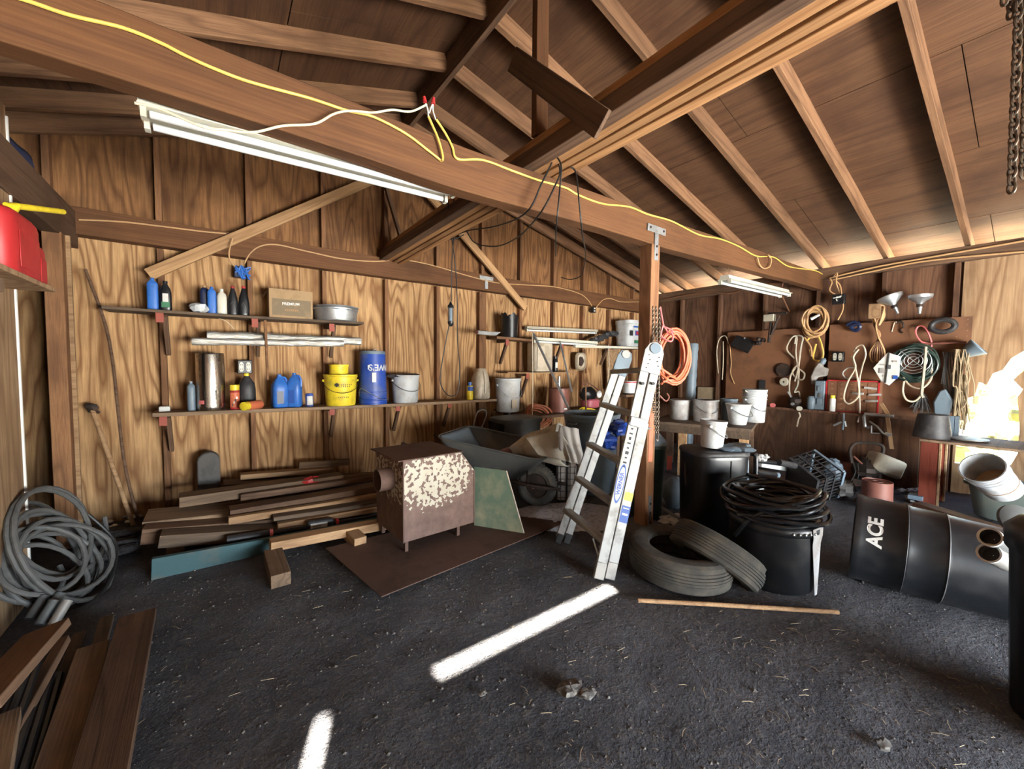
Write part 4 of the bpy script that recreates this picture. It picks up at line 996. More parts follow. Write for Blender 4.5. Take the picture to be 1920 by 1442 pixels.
# collar where the outer section ends, with lock knob
pm = ft + ax * (LL * .665)
q = MB(); m_, _ = frame(pm, pm + ax, dep); q.box(-.03, .03, -.055, .055, -.022, .022, m_); q.o('slide_collar', 'alu', lad, bevel=.005)
MB().tube([pm - ax * .03 + acr * .03 - dep * .01, pm - ax * .035 + acr * .085 - dep * .01], .008, 8).o('lock_knob', 'alu_d', lad)
fo = rail('outer_rail', ft + ax * .10, pm, -acr * K * .5 - dep * .006, .060, tk=.026)
fo2 = rail('outer_rail', ft + ax * .10, pm, acr * K * .56 - dep * .006, .060, tk=.026)
# rear pair of rails
ax2 = (tp2 - ft2).normalized(); L2 = (tp2 - ft2).length
for o_ in (-K * .48, K * .5):
    rail('side_rail', ft2 + ax2 * .04, tp2 - ax2 * .06, acr * o_, .050)
    q = MB(); m_, _ = frame(ft2 + acr * o_, ft2 + acr * o_ + ax2, dep); q.box(0, .07, -.023, .023, -.016, .016, m_); q.o('rubber_foot', 'ink', lad, bevel=.004)
q = MB(); m_, _ = frame(tp2, tp2 + ax2, dep); q.prism([(-.16, -.055), (-.16, .055), (-.02, .055), (.02, .04), (.035, 0), (.02, -.04), (-.02, -.055)], -.020, -.010, m_); q.o('hinge_plate', 'bluegr', lad, bevel=.003)
q = MB(); q.lathe([(.030, -.028), (.030, .02)], 24, m_); q.o('hinge_knob', 'alu_d', lad)
# flared stabiliser leg in front of the rear pair
rail('flared_leg', ft2 + ax2 * .26 - acr * .02, ft2 + ax2 * (L2 * .62) - acr * .0 , -acr * .035, .022)
# rungs join the rear pair to the front pair
for k, (u0, v0, u1, v1) in enumerate(((1182, 688, 1206, 692), (1126, 755, 1190, 768), (1110, 828, 1160, 848), (1090, 893, 1145, 915), (1062, 960, 1128, 1003))):
    s1_, s0_ = (.905, .70, .485, .31, .15)[k], (.905, .73, .52, .34, .17)[k]
    a_ = ft2 + ax2 * (L2 * s0_) - acr * .045; c_ = ft + ax * (LL * s1_) - acr * .03
    d_ = (c_ - a_).length
    board('rung', a_, c_, .055, .032, 'alu_d', lad, up=(0, 0, 1), bevel=.006)
a_ = ft2 + ax2 * (L2 * .13); 
MB().tube([ft2 + ax2 * (L2 * .15) , ft2 + ax2 * (L2 * .15) + Vector((.06, -.12, -.06))], .007, 6).o('stay', 'alu', lad)
MB().tube([ft + ax * (LL * .12) - acr * .05 + dep * .05, ft + ax * (LL * .06) - acr * .01], .008, 6).o('stay', 'alu', lad)
MB().tube([ft + ax * (LL * .15) - acr * .10 + dep * .05, ft + ax * (LL * .07) - acr * .04], .006, 6).o('stay', 'alu', lad)
# stickers: name oval, yellow and blue warning labels, print marks
def on_rail(s_, side_, w_, h_, mat, nm='sticker', z=.0205, yo=0):
    o_ = (-K * .52 if side_ < 0 else K * .60); m_, _ = frame(ft + ax * (LL * s_) + acr * (o_ + yo), ft + ax * LL + acr * (o_ + yo), dep)
    q = MB(); q.box(-h_ / 2, h_ / 2, -w_ / 2, w_ / 2, -z, -z + .001, m_); return q.o(nm, mat, lad), m_
o_ = -K * .52; m_, _ = frame(ft + ax * (LL * .40) + acr * o_, ft + ax * LL + acr * o_, dep)
for rx, ry, mt, z_ in ((.12, .026, 'inkb', -.0205), (.103, .020, 'inkw', -.0213)):
    q = MB(); q.prism([(rx * math.cos(2 * PI * k / 32), ry * math.sin(2 * PI * k / 32)) for k in range(32)], z_, z_ + .0007, m_); q.o('name_oval', mt, lad)
text('print', 'WERNER', .034, 'inkb', lad, m_ @ M4((0, 0, -.0216), (PI, 0, 0)), ext=.0004, bold=.0015)
on_rail(.345, 1, .052, .05, 'inky'); on_rail(.27, 1, .052, .10, 'inkb'); on_rail(.27, 1, .034, .012, 'inkw', z=.0212); on_rail(.295, 1, .034, .006, 'inkw', z=.0212); on_rail(.215, 1, .036, .02, 'label')
for k in range(9): on_rail(.47 + k * .021, -1, .014 + .008 * (k % 2), .010 + .010 * (k % 3 == 0), 'ink', 'rail_print')
for k in range(16): on_rail(.38 + k * .017, 1, .016 + .006 * (k % 3), .007, 'alu_d', 'rail_print')

# ================================================================= HOSES AND CHAIN ON THE POST
def coil(c0_, r, n, tube_r, nx_, ny_, spread=.03, seed=1, sq=1.0, loops_per=22, droop=0):
    """one continuous wandering coil lying in the plane nx_, ny_"""
    rnd = random.Random(seed); pts = []; nz_ = nx_.cross(ny_)
    ph = [rnd.uniform(.84, 1.08) for _ in range(n + 1)]; of = [(rnd.uniform(-1, 1), rnd.uniform(-1, 1)) for _ in range(n + 1)]; dz_ = [rnd.uniform(-1, 1) for _ in range(n + 1)]
    for i in range(n * loops_per):
        s_ = i / loops_per; k = int(s_); f = s_ - k; lerp = lambda a_, b_: a_ + (b_ - a_) * f
        rr = r * lerp(ph[k], ph[k + 1]); ox = lerp(of[k][0], of[k + 1][0]) * spread; oy = lerp(of[k][1], of[k + 1][1]) * spread
        an = 2 * PI * s_; y_ = math.sin(an)
        pts.append(c0_ + nx_ * (math.cos(an) * rr * sq + ox) + ny_ * (y_ * rr + oy - droop * (1 + y_) * 0) + nz_ * lerp(dz_[k], dz_[k + 1]) * spread * .8)
    return pts
XV, YV, ZV = Vector((1, 0, 0)), Vector((0, 1, 0)), Vector((0, 0, 1))
c0_ = PD(1262, 668, 2.86)
pts = coil(c0_, .175, 11, .008, acr, ZV, .028, 5, .58)
t = thing('orange_air_hose', 'coil of orange hose hanging on the post beside the ladder top', 'hose', (0, 0, 0))
MB().tube(pts, .0085, 7).o('hose_coil', 'orange', t)
q = MB(); pa_ = PD(1238, 575, 2.80)
q.tube(cr([pa_, PD(1243, 605, 2.80), PD(1247, 615, 2.8), PD(1256, 628, 2.8)], 5), .006, 7); q.tube(cr([PD(1243, 612, 2.8), PD(1258, 618, 2.79), PD(1262, 624, 2.79)], 5), .006, 7)
q.tube(cr([PD(1258, 622, 2.78), PD(1262, 632, 2.78), PD(1257, 640, 2.78), PD(1240, 630, 2.8), PD(1243, 610, 2.8)], 5), .006, 7)
q.o('tie_cord', 'pink', t)
q = MB(); q.tube(cr([PD(1240, 720, 2.85), PD(1255, 705, 2.8), PD(1270, 712, 2.85), PD(1238, 690, 2.84)], 5), .009, 7); q.tube(cr([PD(1238, 700, 2.82), PD(1250, 712, 2.8), PD(1243, 716, 2.8)], 5), .009, 7); q.o('hose_end', 'orange', t)
o = MB().tube(cr([PD(1237, 742, 2.75), PD(1248, 752, 2.75), PD(1254, 745, 2.75), PD(1250, 738, 2.76)], 6), .006, 7).o('hook_wire', 'rustred'); tag(o, 'reddish curved hook sticking out from the post below the hose', 'hook')
def chain(name, pts, lk, r, mat, label, group=None):
    b = MB(); pts = [Vector(p_) for p_ in pts]; seg = []; tot = 0
    for a_, c_ in zip(pts, pts[1:]): seg.append((tot, a_, c_)); tot += (c_ - a_).length
    n = int(tot / (lk * 1.35))
    for i in range(n):
        s_ = (i + .5) * lk * 1.35
        for st_, a_, c_ in reversed(seg):
            if s_ >= st_: break
        d_ = (c_ - a_).normalized(); p_ = a_ + d_ * (s_ - st_); e_ = Vector((.806, -.591, 0)) if i % 2 else Vector((.59, .805, 0))
        e_ = (e_ - d_ * e_.dot(d_)).normalized()
        b.tube([p_ + d_ * (math.cos(q_) * lk * .95) + e_ * (math.sin(q_) * lk * .52) for q_ in [2 * PI * j / 12 for j in range(12)]], r, 6, closed=True)
    o = b.o(name, mat); return tag(o, label, 'chain', group)
for k in range(3):
    u = 1224 + k * 6
    chain('hanging_chain', [PD(u, 575, 2.80), PD(u + 1, 640, 2.79), PD(u - 2, 700 + k * 40, 2.79), PD(u + (1 - k) * 3, 800 + 14 * k, 2.80)], .012, .0028, 'chain', 'rusty link chain draped down the right side of the timber post', 'chains on the post')
chain('hoist_chain', [PD(1881, -60, 1.5), PD(1884, 12, 1.5)], .020, .0048, 'chain', 'very short end of chain at the top right corner of the photo')
chain('hoist_chain', [PD(1912, -70, 1.5), PD(1908, 60, 1.5), PD(1902, 200, 1.5), PD(1896, 368, 1.5)], .022, .005, 'chain', 'long heavy chain hanging at the upper right, its end lowest')
chain('hoist_chain', [PD(1928, -70, 1.55), PD(1926, 120, 1.55), PD(1918, 338, 1.55)], .022, .005, 'chain', 'chain hanging at the right edge of the photo beside the longer one')
chain('hoist_chain', [PD(1893, -60, 1.52), PD(1895, 44, 1.52)], .020, .0048, 'chain', 'short piece of chain between the two long ones at the upper right')
# orange strip of webbing on the post
board('webbing_strap', PD(1222, 775, 2.72), PD(1219, 866, 2.74), .03, .004, 'orange', up=(.59, .805, 0), label='thin orange strap hanging down the front of the post', cat='strap')

# ================================================================= RIGHT PART OF THE BACK WALL: SHELVES
A3, B3 = PY(932, 630, 4.10), PY(1200, 652, 4.10)
sh3 = shelfset('wall_shelf', 'light brown shelf on the right of the back wall holding the long lamp fixtures', A3, B3, .24, .03, 'lum', (2.95, 3.9, 4.9))
ZS3 = lambda x: A3.z + (B3.z - A3.z) * (x - A3.x) / (B3.x - A3.x)
A4, B4 = PY(952, 698, 4.12), PY(1082, 697, 4.12)
sh4 = shelfset('wall_shelf', 'short low shelf with a thin pale front edge below the right-hand shelf', A4, B4, .22, .016, 'tan', (3.3,))
def on3(u0, u1, vt, f, Y=4.2): x, w_ = itx(u0, u1, vt, Y); z = f(x) + .003; return x, z, w_, PY((u0 + u1) / 2, vt, Y).z - z
x, z, w_, h = on3(938, 970, 588, ZS3)
t = thing('broken_pot', 'black plastic pot with a ragged broken rim on the right-hand shelf', 'pot', (x, 4.18, z))
b = MB(); n = 36; vs = []; fs = []; r = w_ / 2 * 1.05
for j, (rr, zz) in enumerate(((.86, 0), (.9, .3), (.96, .7), (1, 1), (.95, 1), (.82, .02))):
    for k in range(n):
        a_ = 2 * PI * k / n; hz = h * (1 - .22 * max(0, noise.noise(Vector((math.cos(a_) * 2, math.sin(a_) * 2, 3))) * 2 + .1)) if zz > .9 else h * zz
        vs.append((r * rr * math.cos(a_), r * rr * math.sin(a_), hz))
for j in range(5):
    for k in range(n): fs.append((j * n + k, j * n + (k + 1) % n, (j + 1) * n + (k + 1) % n, (j + 1) * n + k))
b.add(vs, fs + [tuple(range(n))[::-1]]); b.o('body', 'black', t)
t = thing('caulk_tube', 'white paper-covered tube sticking out left of the right-hand shelf', 'tube', (0, 0, 0)); q = MB(); q.tube([PY(894, 623, 4.0), PY(928, 626, 4.12), PY(938, 623, 4.16)], [.022, .026, .004], 14); q.o('body', 'white', t)
q = MB(); q.tube([PY(893.5, 623, 3.998), PY(894.5, 623, 4.003)], .0225, 14); q.o('end_cap', 'rustred', t)
def fixture(name, label, a_, c_, wd, ht, tubes=1, mat='cream', group=None, up=(0, 0, 1)):
    t = thing(name, label, 'light fixture', (0, 0, 0), 0, group); m_, L_ = frame(a_, c_, up)
    prf = [(-wd / 2, 0), (-wd * .32, 0), (-wd * .25, ht), (wd * .25, ht), (wd * .32, 0), (wd / 2, 0), (wd / 2, -.004), (-wd / 2, -.004)]
    mx_ = m_ @ Matrix(((0, 0, 1, 0), (1, 0, 0, 0), (0, 1, 0, 0), (0, 0, 0, 1)))
    MB().prism(prf, 0, L_, mx_).o('housing', mat, t, ang=20)
    for s in ((0,) if tubes == 1 else (-1, 1)):
        y_ = s * wd * .3
        MB().tube([m_ @ Vector((.03, y_, -.022)), m_ @ Vector((L_ - .03, y_, -.022))], .013, 14).o('lamp_tube', 'tubew', t)
        for e in (.014, L_ - .014): q = MB(); q.box(e - .008, e + .008, y_ - .016, y_ + .016, -.04, 0, m_); q.o('lamp_holder', 'cream', t)
    return t, m_, L_
fixture('spare_light_fixture', 'cream strip light lying along the right-hand shelf in front of the grey one', PY(1000, 637, 4.06), PY(1118, 645, 4.06), .10, .035, 1)
fixture('spare_light_fixture', 'grey strip light lying at the back of the right-hand shelf', PY(986, 616, 4.25), PY(1118, 622, 4.25), .10, .03, 1, 'cream_d')
o = board('pale_strip', PY(1077, 646, 4.02) , PY(1202, 650, 4.02), .05, .035, 'cream', label='pale square strip fixed under the right end of the shelf', cat='strip', oz=-.025)
x, z, w_, h = on3(1158, 1197, 602, ZS3, 4.15)
t = thing('detergent_pail', 'white detergent pail with coloured label at the right end of the shelf', 'bucket', (x, 4.15, z)); r = w_ / 2
b = MB(); b.lathe([(.44, 0), (.46, .01), (.5, h * .85), (.52, h * .86), (.52, h)], 30, sq=(w_, w_, 4)); b.o('body', 'white', t, ang=50)
for (x0_, x1_, z0_, z1_, mt) in ((-.1, .42, .12, .24, 'lgreen'), (-.05, .40, .42, .60, 'inkb'), (.0, .30, .45, .57, 'red'), (-.2, .42, .72, .78, 'inkb'), (.15, .38, .66, .84, 'inky'), (-.42, -.25, .4, .6, 'ink')):
    q = MB(); q.box(w_ * x0_, w_ * x1_, -w_ * .512 - (.001 if mt == 'red' else 0), -w_ * .49, h * z0_, h * z1_); q.o('label_print', mt, t)
b = MB()
for k in range(7): p_ = PY(1112 + k * 7, 640 - (k > 3) * 14 - 3 * k * (k < 4), 4.12); b.ball(p_, .055, 7, (1.3, .8, .8), .25)
o = b.o('black_bag', 'blackd', None, ang=25); tag(o, 'slumped black bag beside the detergent pail on the shelf', 'bag')
# boards behind / shelf contents below
x, z, w_, h = on3(990, 1035, 642, lambda x: A4.z, 4.20)
t = thing('grubby_jug', 'grimy square white container standing on the short low shelf', 'container', (x, 4.2, z)); b = MB(); b.lathe([(.42, 0), (.5, .012), (.5, h * .92), (.46, h)], 30, sq=(w_, w_ * .7, 5)); b.o('body', 'clearw', t); q = MB(); q.lathe([(.022, h), (.022, h + .012)], 14, M4((w_ * .1, 0, 0))); q.o('cap', 'clearw', t); q = MB(); q.box(-w_ * .42, -.01, -w_ * .36, -w_ * .345, .03, h * .85); q.o('grip_recess', 'clearw', t, bevel=.01)
x, z, w_, h = on3(1036, 1046, 668, lambda x: A4.z, 4.20)
bottle('small_jar', 'little black jar with a white label beside the grimy container', 'jar', x, 4.2, z, w_, h, [(.9, 0), (1, .05), (1, .75), (.7, .85)], 'black', cap=(.75, .84, 1), capm='black', lab=(.25, .6, 1.2), sq=2)
t = thing('gasket_housing', 'cream rounded plastic housing hanging above the mower', 'housing', PY(1087, 678, 4.27)); q = MB(); q.lathe([(.5, 0), (.5, .03), (.44, .05), (.42, .05), (.40, .02), (.001, .02)], 32, M4((0, 0, 0), (PI / 2, 0, 0)), sq=(.20, .27, 3.5), capt=False); q.o('shell', 'clearw', t, ang=50)
q = MB(); q.ball((.0, -.03, .0), .05, 8, (1.0, .3, 1.3), .3); q.o('insert', 'iron', t, ang=20)
q = MB(); q.tube([PY(1100, 672, 4.05), PY(1103, 700, 4.05)], .003); 
board('wood_board', PY(1148, 655, 4.28), PY(1150, 730, 4.28), .30, .02, 'ply_tan', up=(0, 1, 0), label='pale plywood offcut standing behind the ladder', cat='board')
board('wood_board', PY(1097, 655, 4.26), PY(1099, 700, 4.26), .035, .02, 'lum', up=(0, 1, 0), label='narrow brown lath standing right of the cream housing', cat='board')
# outlet on that wall and tee
q = MB(); pj = PY(1113, 581, 4.32); q.box(-.03, .03, -.02, .03, -.045, .045); t = tag(q.o('wall_switch', 'black', None, bevel=.004, loc=pj), 'small black switch box on the back wall above the pale lamp strips', 'switch')
for s in (-1, 1): q = MB(); q.box(-.012, .012, -.024, -.018, s * .02 - .008, s * .02 + .008); q.o('toggle', 'inkw', t)
# long poles leaning
for (u0, v0, y0, u1, v1, y1, r, mt, nm, lb_) in ((1000, 625, 4.0, 1068, 770, 3.3, .016, 'steel', 'pipe', 'galvanised pipe leaning from the shelf down to the blue-grey can'), (1050, 640, 4.0, 1072, 735, 3.6, .013, 'steel', 'pipe', 'thinner grey pipe leaning behind the first pipe'),
      (998, 625, 3.98, 996, 860, 3.6, .006, 'wcable', 'rope', 'thin tan cord hanging straight down from the shelf'), (1141, 646, 4.085, 1139, 722, 4.08, .006, 'wcable', 'rope', 'pale cord hanging from the shelf behind the ladder'),
      (1098, 720, 3.15, 1100, 900, 2.95, .010, 'lum', 'handle', 'brown wooden handle sticking up out of the blue-grey can')):
    o = MB().tube([PY(u0, v0, y0), PY((u0 + u1) / 2 + (2 if r < .01 else 0), (v0 + v1) / 2, (y0 + y1) / 2), PY(u1, v1, y1)], r, 10).o(nm, mt); tag(o, lb_, nm)
# cord heap, mower, red can, workbench under them
a_, c_ = PY(975, 800, 3.95), PY(1160, 775, 3.95)
t = thing('storage_table', 'dark low table heaped with cords and tools below the shelves', 'table', ((a_.x + c_.x) / 2, 4.05, 0)); L_ = c_.x - a_.x
MB().box(-L_ / 2, L_ / 2, -.25, .25, .60, .64).o('table_top', 'old2', t, bevel=.004)
for sx in (-1, 1):
    for sy in (-1, 1): q = MB(); q.box(-.03, .03, -.03, .03, 0, .60); q.o('leg', 'old2', t, loc=(sx * (L_ / 2 - .05), sy * .2, 0))
pts = coil(PY(1010, 778, 3.95), .13, 14, .007, XV, (ZV * .75 + YV * .5).normalized(), .05, 11, 1.35)
o = MB().tube(pts, .007, 6).o('extension_cord', 'orange2'); tag(o, 'tangled heap of orange-brown cord left of the rusty red tin', 'cord')
q = MB()
for k in range(5): q.tube(cr([PY(985 + k * 9, 790, 3.92), PY(982 + k * 8, 830, 3.9), PY(986 + k * 7, 860 + 5 * (k % 2), 3.88)], 4), .006, 6)
tag(q.o('cord_ends', 'brcord'), 'loose brown cords hanging down from the orange heap', 'cord')
x, z, w_, h = on3(1028, 1068, 728, lambda x: .64, 4.0)
t = thing('rusty_tin', 'dull red cylindrical tin standing on the dark table', 'tin', (x, 4.0, .645)); b = MB(); r = w_ / 2; b.lathe([(r, 0), (r, h * .95), (r * 1.03, h * .96), (r * 1.03, h), (r * .97, h), (r * .95, h * .9), (.001, h * .9)], 32, capt=False); b.o('body', 'rustred', t)
MB().box(-r * .3, r * .25, -r * 1.02, -r * .99, h * .12, h * .18).o('label_sheet', 'inkw', t)
MB().lathe([(.02, h), (.02, h + .16)], 12).o('spout_pipe', 'steel', t)
# small engine / mower with pink tank
t = thing('engine', 'small black engine with a pink-red fuel tank, behind the ladder', 'engine', PY(1105, 752, 3.85))
q = MB(); q.lathe([(.42, -.06), (.5, -.04), (.5, .04), (.42, .06)], 28, M4((.02, 0, -.03)), sq=(.26, .2, 3)); q.o('fuel_tank', 'mower', t)
q = MB(); q.ball((-.03, 0, .10), .12, 10, (1.15, .8, .85), .08); q.o('engine_block', 'black', t, ang=25)
q = MB(); q.lathe([(.045, 0), (.05, .02), (.02, .03)], 20, M4((.07, -.10, .10), (PI / 2, 0, 0))); q.o('air_filter_cap', 'inkw', t)
MB().tube(cr([(-.16, 0, .25), (-.05, -.02, .2), (.1, -.05, .10), (.25, -.02, .08)], 5), .008, 8).o('pull_bar', 'rustred', t)
MB().tube(cr([(-.10, 0, .28), (.05, -.04, .2), (.22, -.05, .09)], 5), .008, 8).o('pull_bar', 'rustred', t)
pts = coil(PY(1105, 776, 3.75), .09, 10, .006, XV, (ZV * .5 + YV * .8).normalized(), .04, 3, 1.6)
tag(MB().tube(pts, .007, 6).o('rope_heap', 'yellow'), 'heap of yellow rope below the pink fuel tank', 'rope')
tag(MB().tube(cr([PY(884, 838, 3.7), PY(888, 800, 3.85), PY(894, 775, 3.95), PY(905, 768, 3.95), PY(912, 776, 3.95), PY(906, 795, 3.85), PY(898, 812, 3.8), PY(888, 838, 3.7)], 5), .009, 8).o('wire_loop', 'alu_d'), 'bent wire loop handle rising behind the wheelbarrow', 'handle')
# dark bin and clutter behind barrow
t = thing('dark_bin', 'dark open bin standing behind the wheelbarrow', 'bin', (PZ(980, 900, 0).x + .05, 3.75, 0)); b = MB(); b.lathe([(.40, 0), (.46, .5), (.5, .62), (.47, .62), (.44, .5), (.38, .03), (.001, .03)], 30, sq=(.50, .36, 4), capt=False); b.o('shell', 'black', t, ang=50)
t = thing('grey_tote', 'dusty dark grey storage tote behind the canvas', 'tote', (PD(1035, 800, 4.0).x + .12, 3.72, 0)); b = MB(); b.lathe([(.44, 0), (.48, .6), (.52, .62), (.52, .66), (.46, .67), (.001, .67)], 30, sq=(.55, .4, 5), capt=False); b.o('shell', 'grayp', t, ang=50)

# blue-grey rubbish can behind the ladder
cc = PD(1109, 800, 4.1); g0 = Vector((cc.x, cc.y, 0)); ht = cc.z + .04
def trashcan(name, label, loc, r, h, mat, rot=None, lid=None, ribs=10, taper=.84, handles=True, inner=True):
    t = thing(name, label, 'trash can', loc, 0, None, rot); b = MB()
    pr = [(r * taper * .97, 0), (r * taper, .02), (r * (taper + (1 - taper) * .3), h * .30), (r * (taper + (1 - taper) * .3) * 1.012, h * .31), (r * (taper + (1 - taper) * .62), h * .62), (r * (taper + (1 - taper) * .62) * 1.015, h * .63), (r * (taper + (1 - taper) * .9), h * .90), (r * 1.0, h * .905), (r * 1.01, h * .96), (r * 1.04, h * .965), (r * 1.045, h * .995), (r * 1.02, h), (r * .98, h * .99), (r * taper * .96, .03), (.001, .03)]
    b.lathe(pr, 48, capt=False); b.o('shell', mat, t)
    if handles:
        for s in (-1, 1): MB().tube(cr([(s * r * .99, -.06, h * .90), (s * r * 1.10, -.05, h * .88), (s * r * 1.10, .05, h * .88), (s * r * .99, .06, h * .90)], 4), .010, 8).o('handle', mat, t)
    return t
tc = trashcan('rubbish_can', 'blue-grey plastic rubbish can standing behind the ladder and canvas', g0, .275, .79, 'bluegr')
for a0 in (-1.9, -1.35): q = MB(); q.box(-.012, .012, -.29, -.262, .48, .70); o = q.o('slot_rib', 'grayp', tc); o.rotation_euler.z = a0 + PI / 2
b = MB(); p0_ = PD(1156, 812, 3.4); 
for k in range(9): b.ball(p0_ + Vector((random.uniform(-.12, .12), random.uniform(-.1, .1), random.uniform(-.12, .08))), .06, 7, (1.3, 1, .7), .3)
tag(b.o('blue_tarp', 'blueb', None, ang=20), 'crumpled blue tarpaulin seen through the ladder rungs', 'tarpaulin')
x, z, w_, h = on3(1168, 1192, 722, lambda x: .95, 3.2)
t = bucket('small_tub', 'little white tub with red stripe seen through the upper rungs', 'tub', x, 3.2, .93, .09, .15, 'white', bail=0, rings=1)
q = MB(); q.lathe([(.091, .13), (.091, .145)], 24, capb=False, capt=False); q.o('red_band', 'red', t)
board('tub_stand', (x - .25, 3.2, .905), (x + .3, 3.25, .905), .28, .03, 'old2', label='dark plank carrying the little white tub behind the ladder', cat='plank')
for dx in (-.22, .26): board('trestle_leg', (x + dx, 3.2, 0), (x + dx, 3.2, .89), .05, .05, 'old2', up=(0, 1, 0), label='thin dark leg under the plank behind the ladder' + (' near its left end' if dx < 0 else ' near its right end'), cat='leg')

# ================================================================= RIGHT SIDE
def depth_of(p): return (p - Vector((0, 0, H))).dot(Vector((.59, .805, -.0486)))
def seat(u0, u1, vt, vb, z):
    """centre, radius and height of an upright round thing standing at height z"""
    p = PZ((u0 + u1) / 2, vb, z); d = depth_of(p); r = (u1 - u0) / 2 * d / FPX * cosu((u0 + u1) / 2)
    c_ = PZ((u0 + u1) / 2, vb, z) + dep * r * .75; k = 1 + r * .75 / d
    return c_, r * k, (vb - vt) * d / FPX * (1 + r * .3 / d)
# ---- trestle table with the white buckets
TZ = .62
t1, t2, t3 = PZ(1410, 805, TZ), PZ(1448, 790, TZ), PZ(1236, 790, TZ)
tb = thing('bucket_table', 'rough low wooden table holding a row of white buckets', 'table', (t1.x, t1.y, 0))
e1 = (t3 - t1).normalized(); L1 = (t3 - t1).length + .1; e2 = Vector((e1.y, -e1.x, 0)); e2 = e2 if e2.x > 0 else -e2; W2 = .78
mt_ = Matrix((e1, e2, ZV)).transposed().to_4x4()
MB().box(0, L1, 0, W2, TZ - .035, TZ, mt_).o('table_top', 'shelf_d', tb, bevel=.004)
MB().box(.02, L1, .02, .05, TZ - .12, TZ - .035, mt_).o('apron', 'shelf_d', tb, bevel=.003)
for (a_, c_, mt) in ((.03, .04, 'fresh'), (L1 * .62, .04, 'fresh'), (.03, W2 - .12, 'old2'), (L1 * .9, W2 - .12, 'old2')):
    q = MB(); q.box(a_, a_ + .09, c_, c_ + .045, 0, TZ - .036, mt_); q.o('leg', mt, tb, bevel=.003)
MB().box(.03, L1 * .66, .10, .14, .20, .26, mt_).o('stretcher', 'old', tb, bevel=.003)
c_, r, h = seat(1262, 1303, 751, 788, TZ); c_.y += .02
bucket('white_bucket', 'small round white bucket nearest the post on the low table', 'bucket', c_.x, c_.y, TZ + .001, r, h, 'whited', rings=1, bail=0, rb=.88)
c_, r, h = seat(1308, 1351, 751, 792, TZ)
bucket('square_pail', 'square white pail with a wire handle, second from the post on the low table', 'bucket', c_.x, c_.y, TZ + .001, r, h, 'whited', rings=1, sq=(1, 1, 5), rb=.9, az=-2.2, bailm='iron')
c_, r, h = seat(1353, 1384, 750, 793, TZ); c_ += e2 * .12
bucket('white_bucket', 'round greyish bucket half hidden between the square pail and the spouted bowl', 'bucket', c_.x, c_.y, TZ + .001, r * 1.1, h, 'bluegr', rings=1, bail=0)
c_, r, h = seat(1367, 1418, 757, 798, TZ)
bucket('mixing_bowl', 'flared white bowl bucket with dried drips at the table corner', 'bucket', c_.x, c_.y, TZ + .001, r, h * .96, 'white', rings=1, rb=.66, az=-1.7, bailm='iron')
c_, r, h = seat(1397, 1446, 745, 795, TZ); c_ += e2 * .10
for k in range(2):
    bucket('nested_bucket', ('lower bucket of the nested white pair at the right end of the low table', 'upper bucket of the nested white pair at the right end of the low table')[k], 'bucket', c_.x, c_.y, TZ + .001 + k * .055, r * (1 - .0 * k), h * 1.08, 'white', rings=2, bail=1 - k, group='nested white buckets', az=-2.0, bailm='iron', rb=.84)
o = MB().tube([c_ + Vector((-.14, .05, h * 1.22)), c_ + Vector((-.10, .02, h * 1.12))], .007, 8).o('brush_handle', 'cream', None); tag(o, 'pale stick end poking over the rim of the nested buckets', 'stick')
c_, r, h = seat(1308, 1348, 728, 770, TZ); c_ += e2 * .28
t = thing('open_carton', 'grey cardboard carton behind the square pail', 'box', (c_.x, c_.y, TZ), 1.9); q = MB(); q.box(-r, r, -r * .7, r * .7, 0, h); q.o('carton', 'cardg', t, bevel=.003)
bottle('white_bottle', 'small white bottle on top of the grey carton', 'bottle', c_.x, c_.y, TZ + h, .06, .08, [(.9, 0), (1, .05), (1, .7), (.6, .8)], 'inkw', cap=(.6, .78, 1), capm='inkw', sq=2)
# corrugated pipe leaning in the corner
p0_, p1_ = PD(1290, 770, 5.3), PD(1300, 645, 5.4); p0_.z = 0; n = 26; pp = [p0_.lerp(p1_, i / n) for i in range(n + 1)]
o = MB().tube(pp, [.062 + .006 * (i % 2) for i in range(n + 1)], 18).o('corrugated_pipe', 'bluegr', None, ang=60); tag(o, 'grey corrugated pipe standing behind the low table near the post', 'pipe')
o = MB().box(-.12, .12, -.1, .1, 0, .14).o('dark_carton', 'card', None, bevel=.004, loc=PZ(1265, 768, TZ) + e2 * .42); tag(o, 'dim cardboard box at the back of the low table beside the corrugated pipe', 'box')

# ---- green bin and bag behind the post
c_, r, h = seat(1190, 1264, 838, 985, 0)
t = thing('wheeled_bin', 'dark green rubbish bin with a blue-grey lid right behind the post', 'bin', (c_.x + .07, c_.y + .09, 0), -.6)
b = MB(); b.lathe([(.40, 0), (.42, .02), (.50, h * .92), (.53, h * .93), (.53, h * .98)], 36, sq=(r * 1.7, r * 1.7, 4)); b.o('body', 'dkgreen', t, ang=50)
b = MB(); b.lathe([(.55, h * .975), (.55, h * 1.0), (.50, h * 1.04), (.30, h * 1.14), (.001, h * 1.17)], 36, sq=(r * 1.7, r * 1.7, 3.4), capb=False); b.o('lid', 'bluegr', t, ang=60)
pl_ = PD(1256, 868, depth_of(c_) - r * .5)
q = MB(); q.box(-.022, .022, -.004, .004, -.055, .055); lb_ = q.o('red_label', 'pink', None, loc=(0, 0, 0)); lb_.parent = t; lb_.matrix_local = parent_inv(t) @ (Matrix.Translation(PD(1255, 868, depth_of(c_) - r * .62)) @ Matrix.Rotation(-.63 + .35, 4, 'Z'))
c_, r, h = seat(1256, 1279, 862, 912, 0)
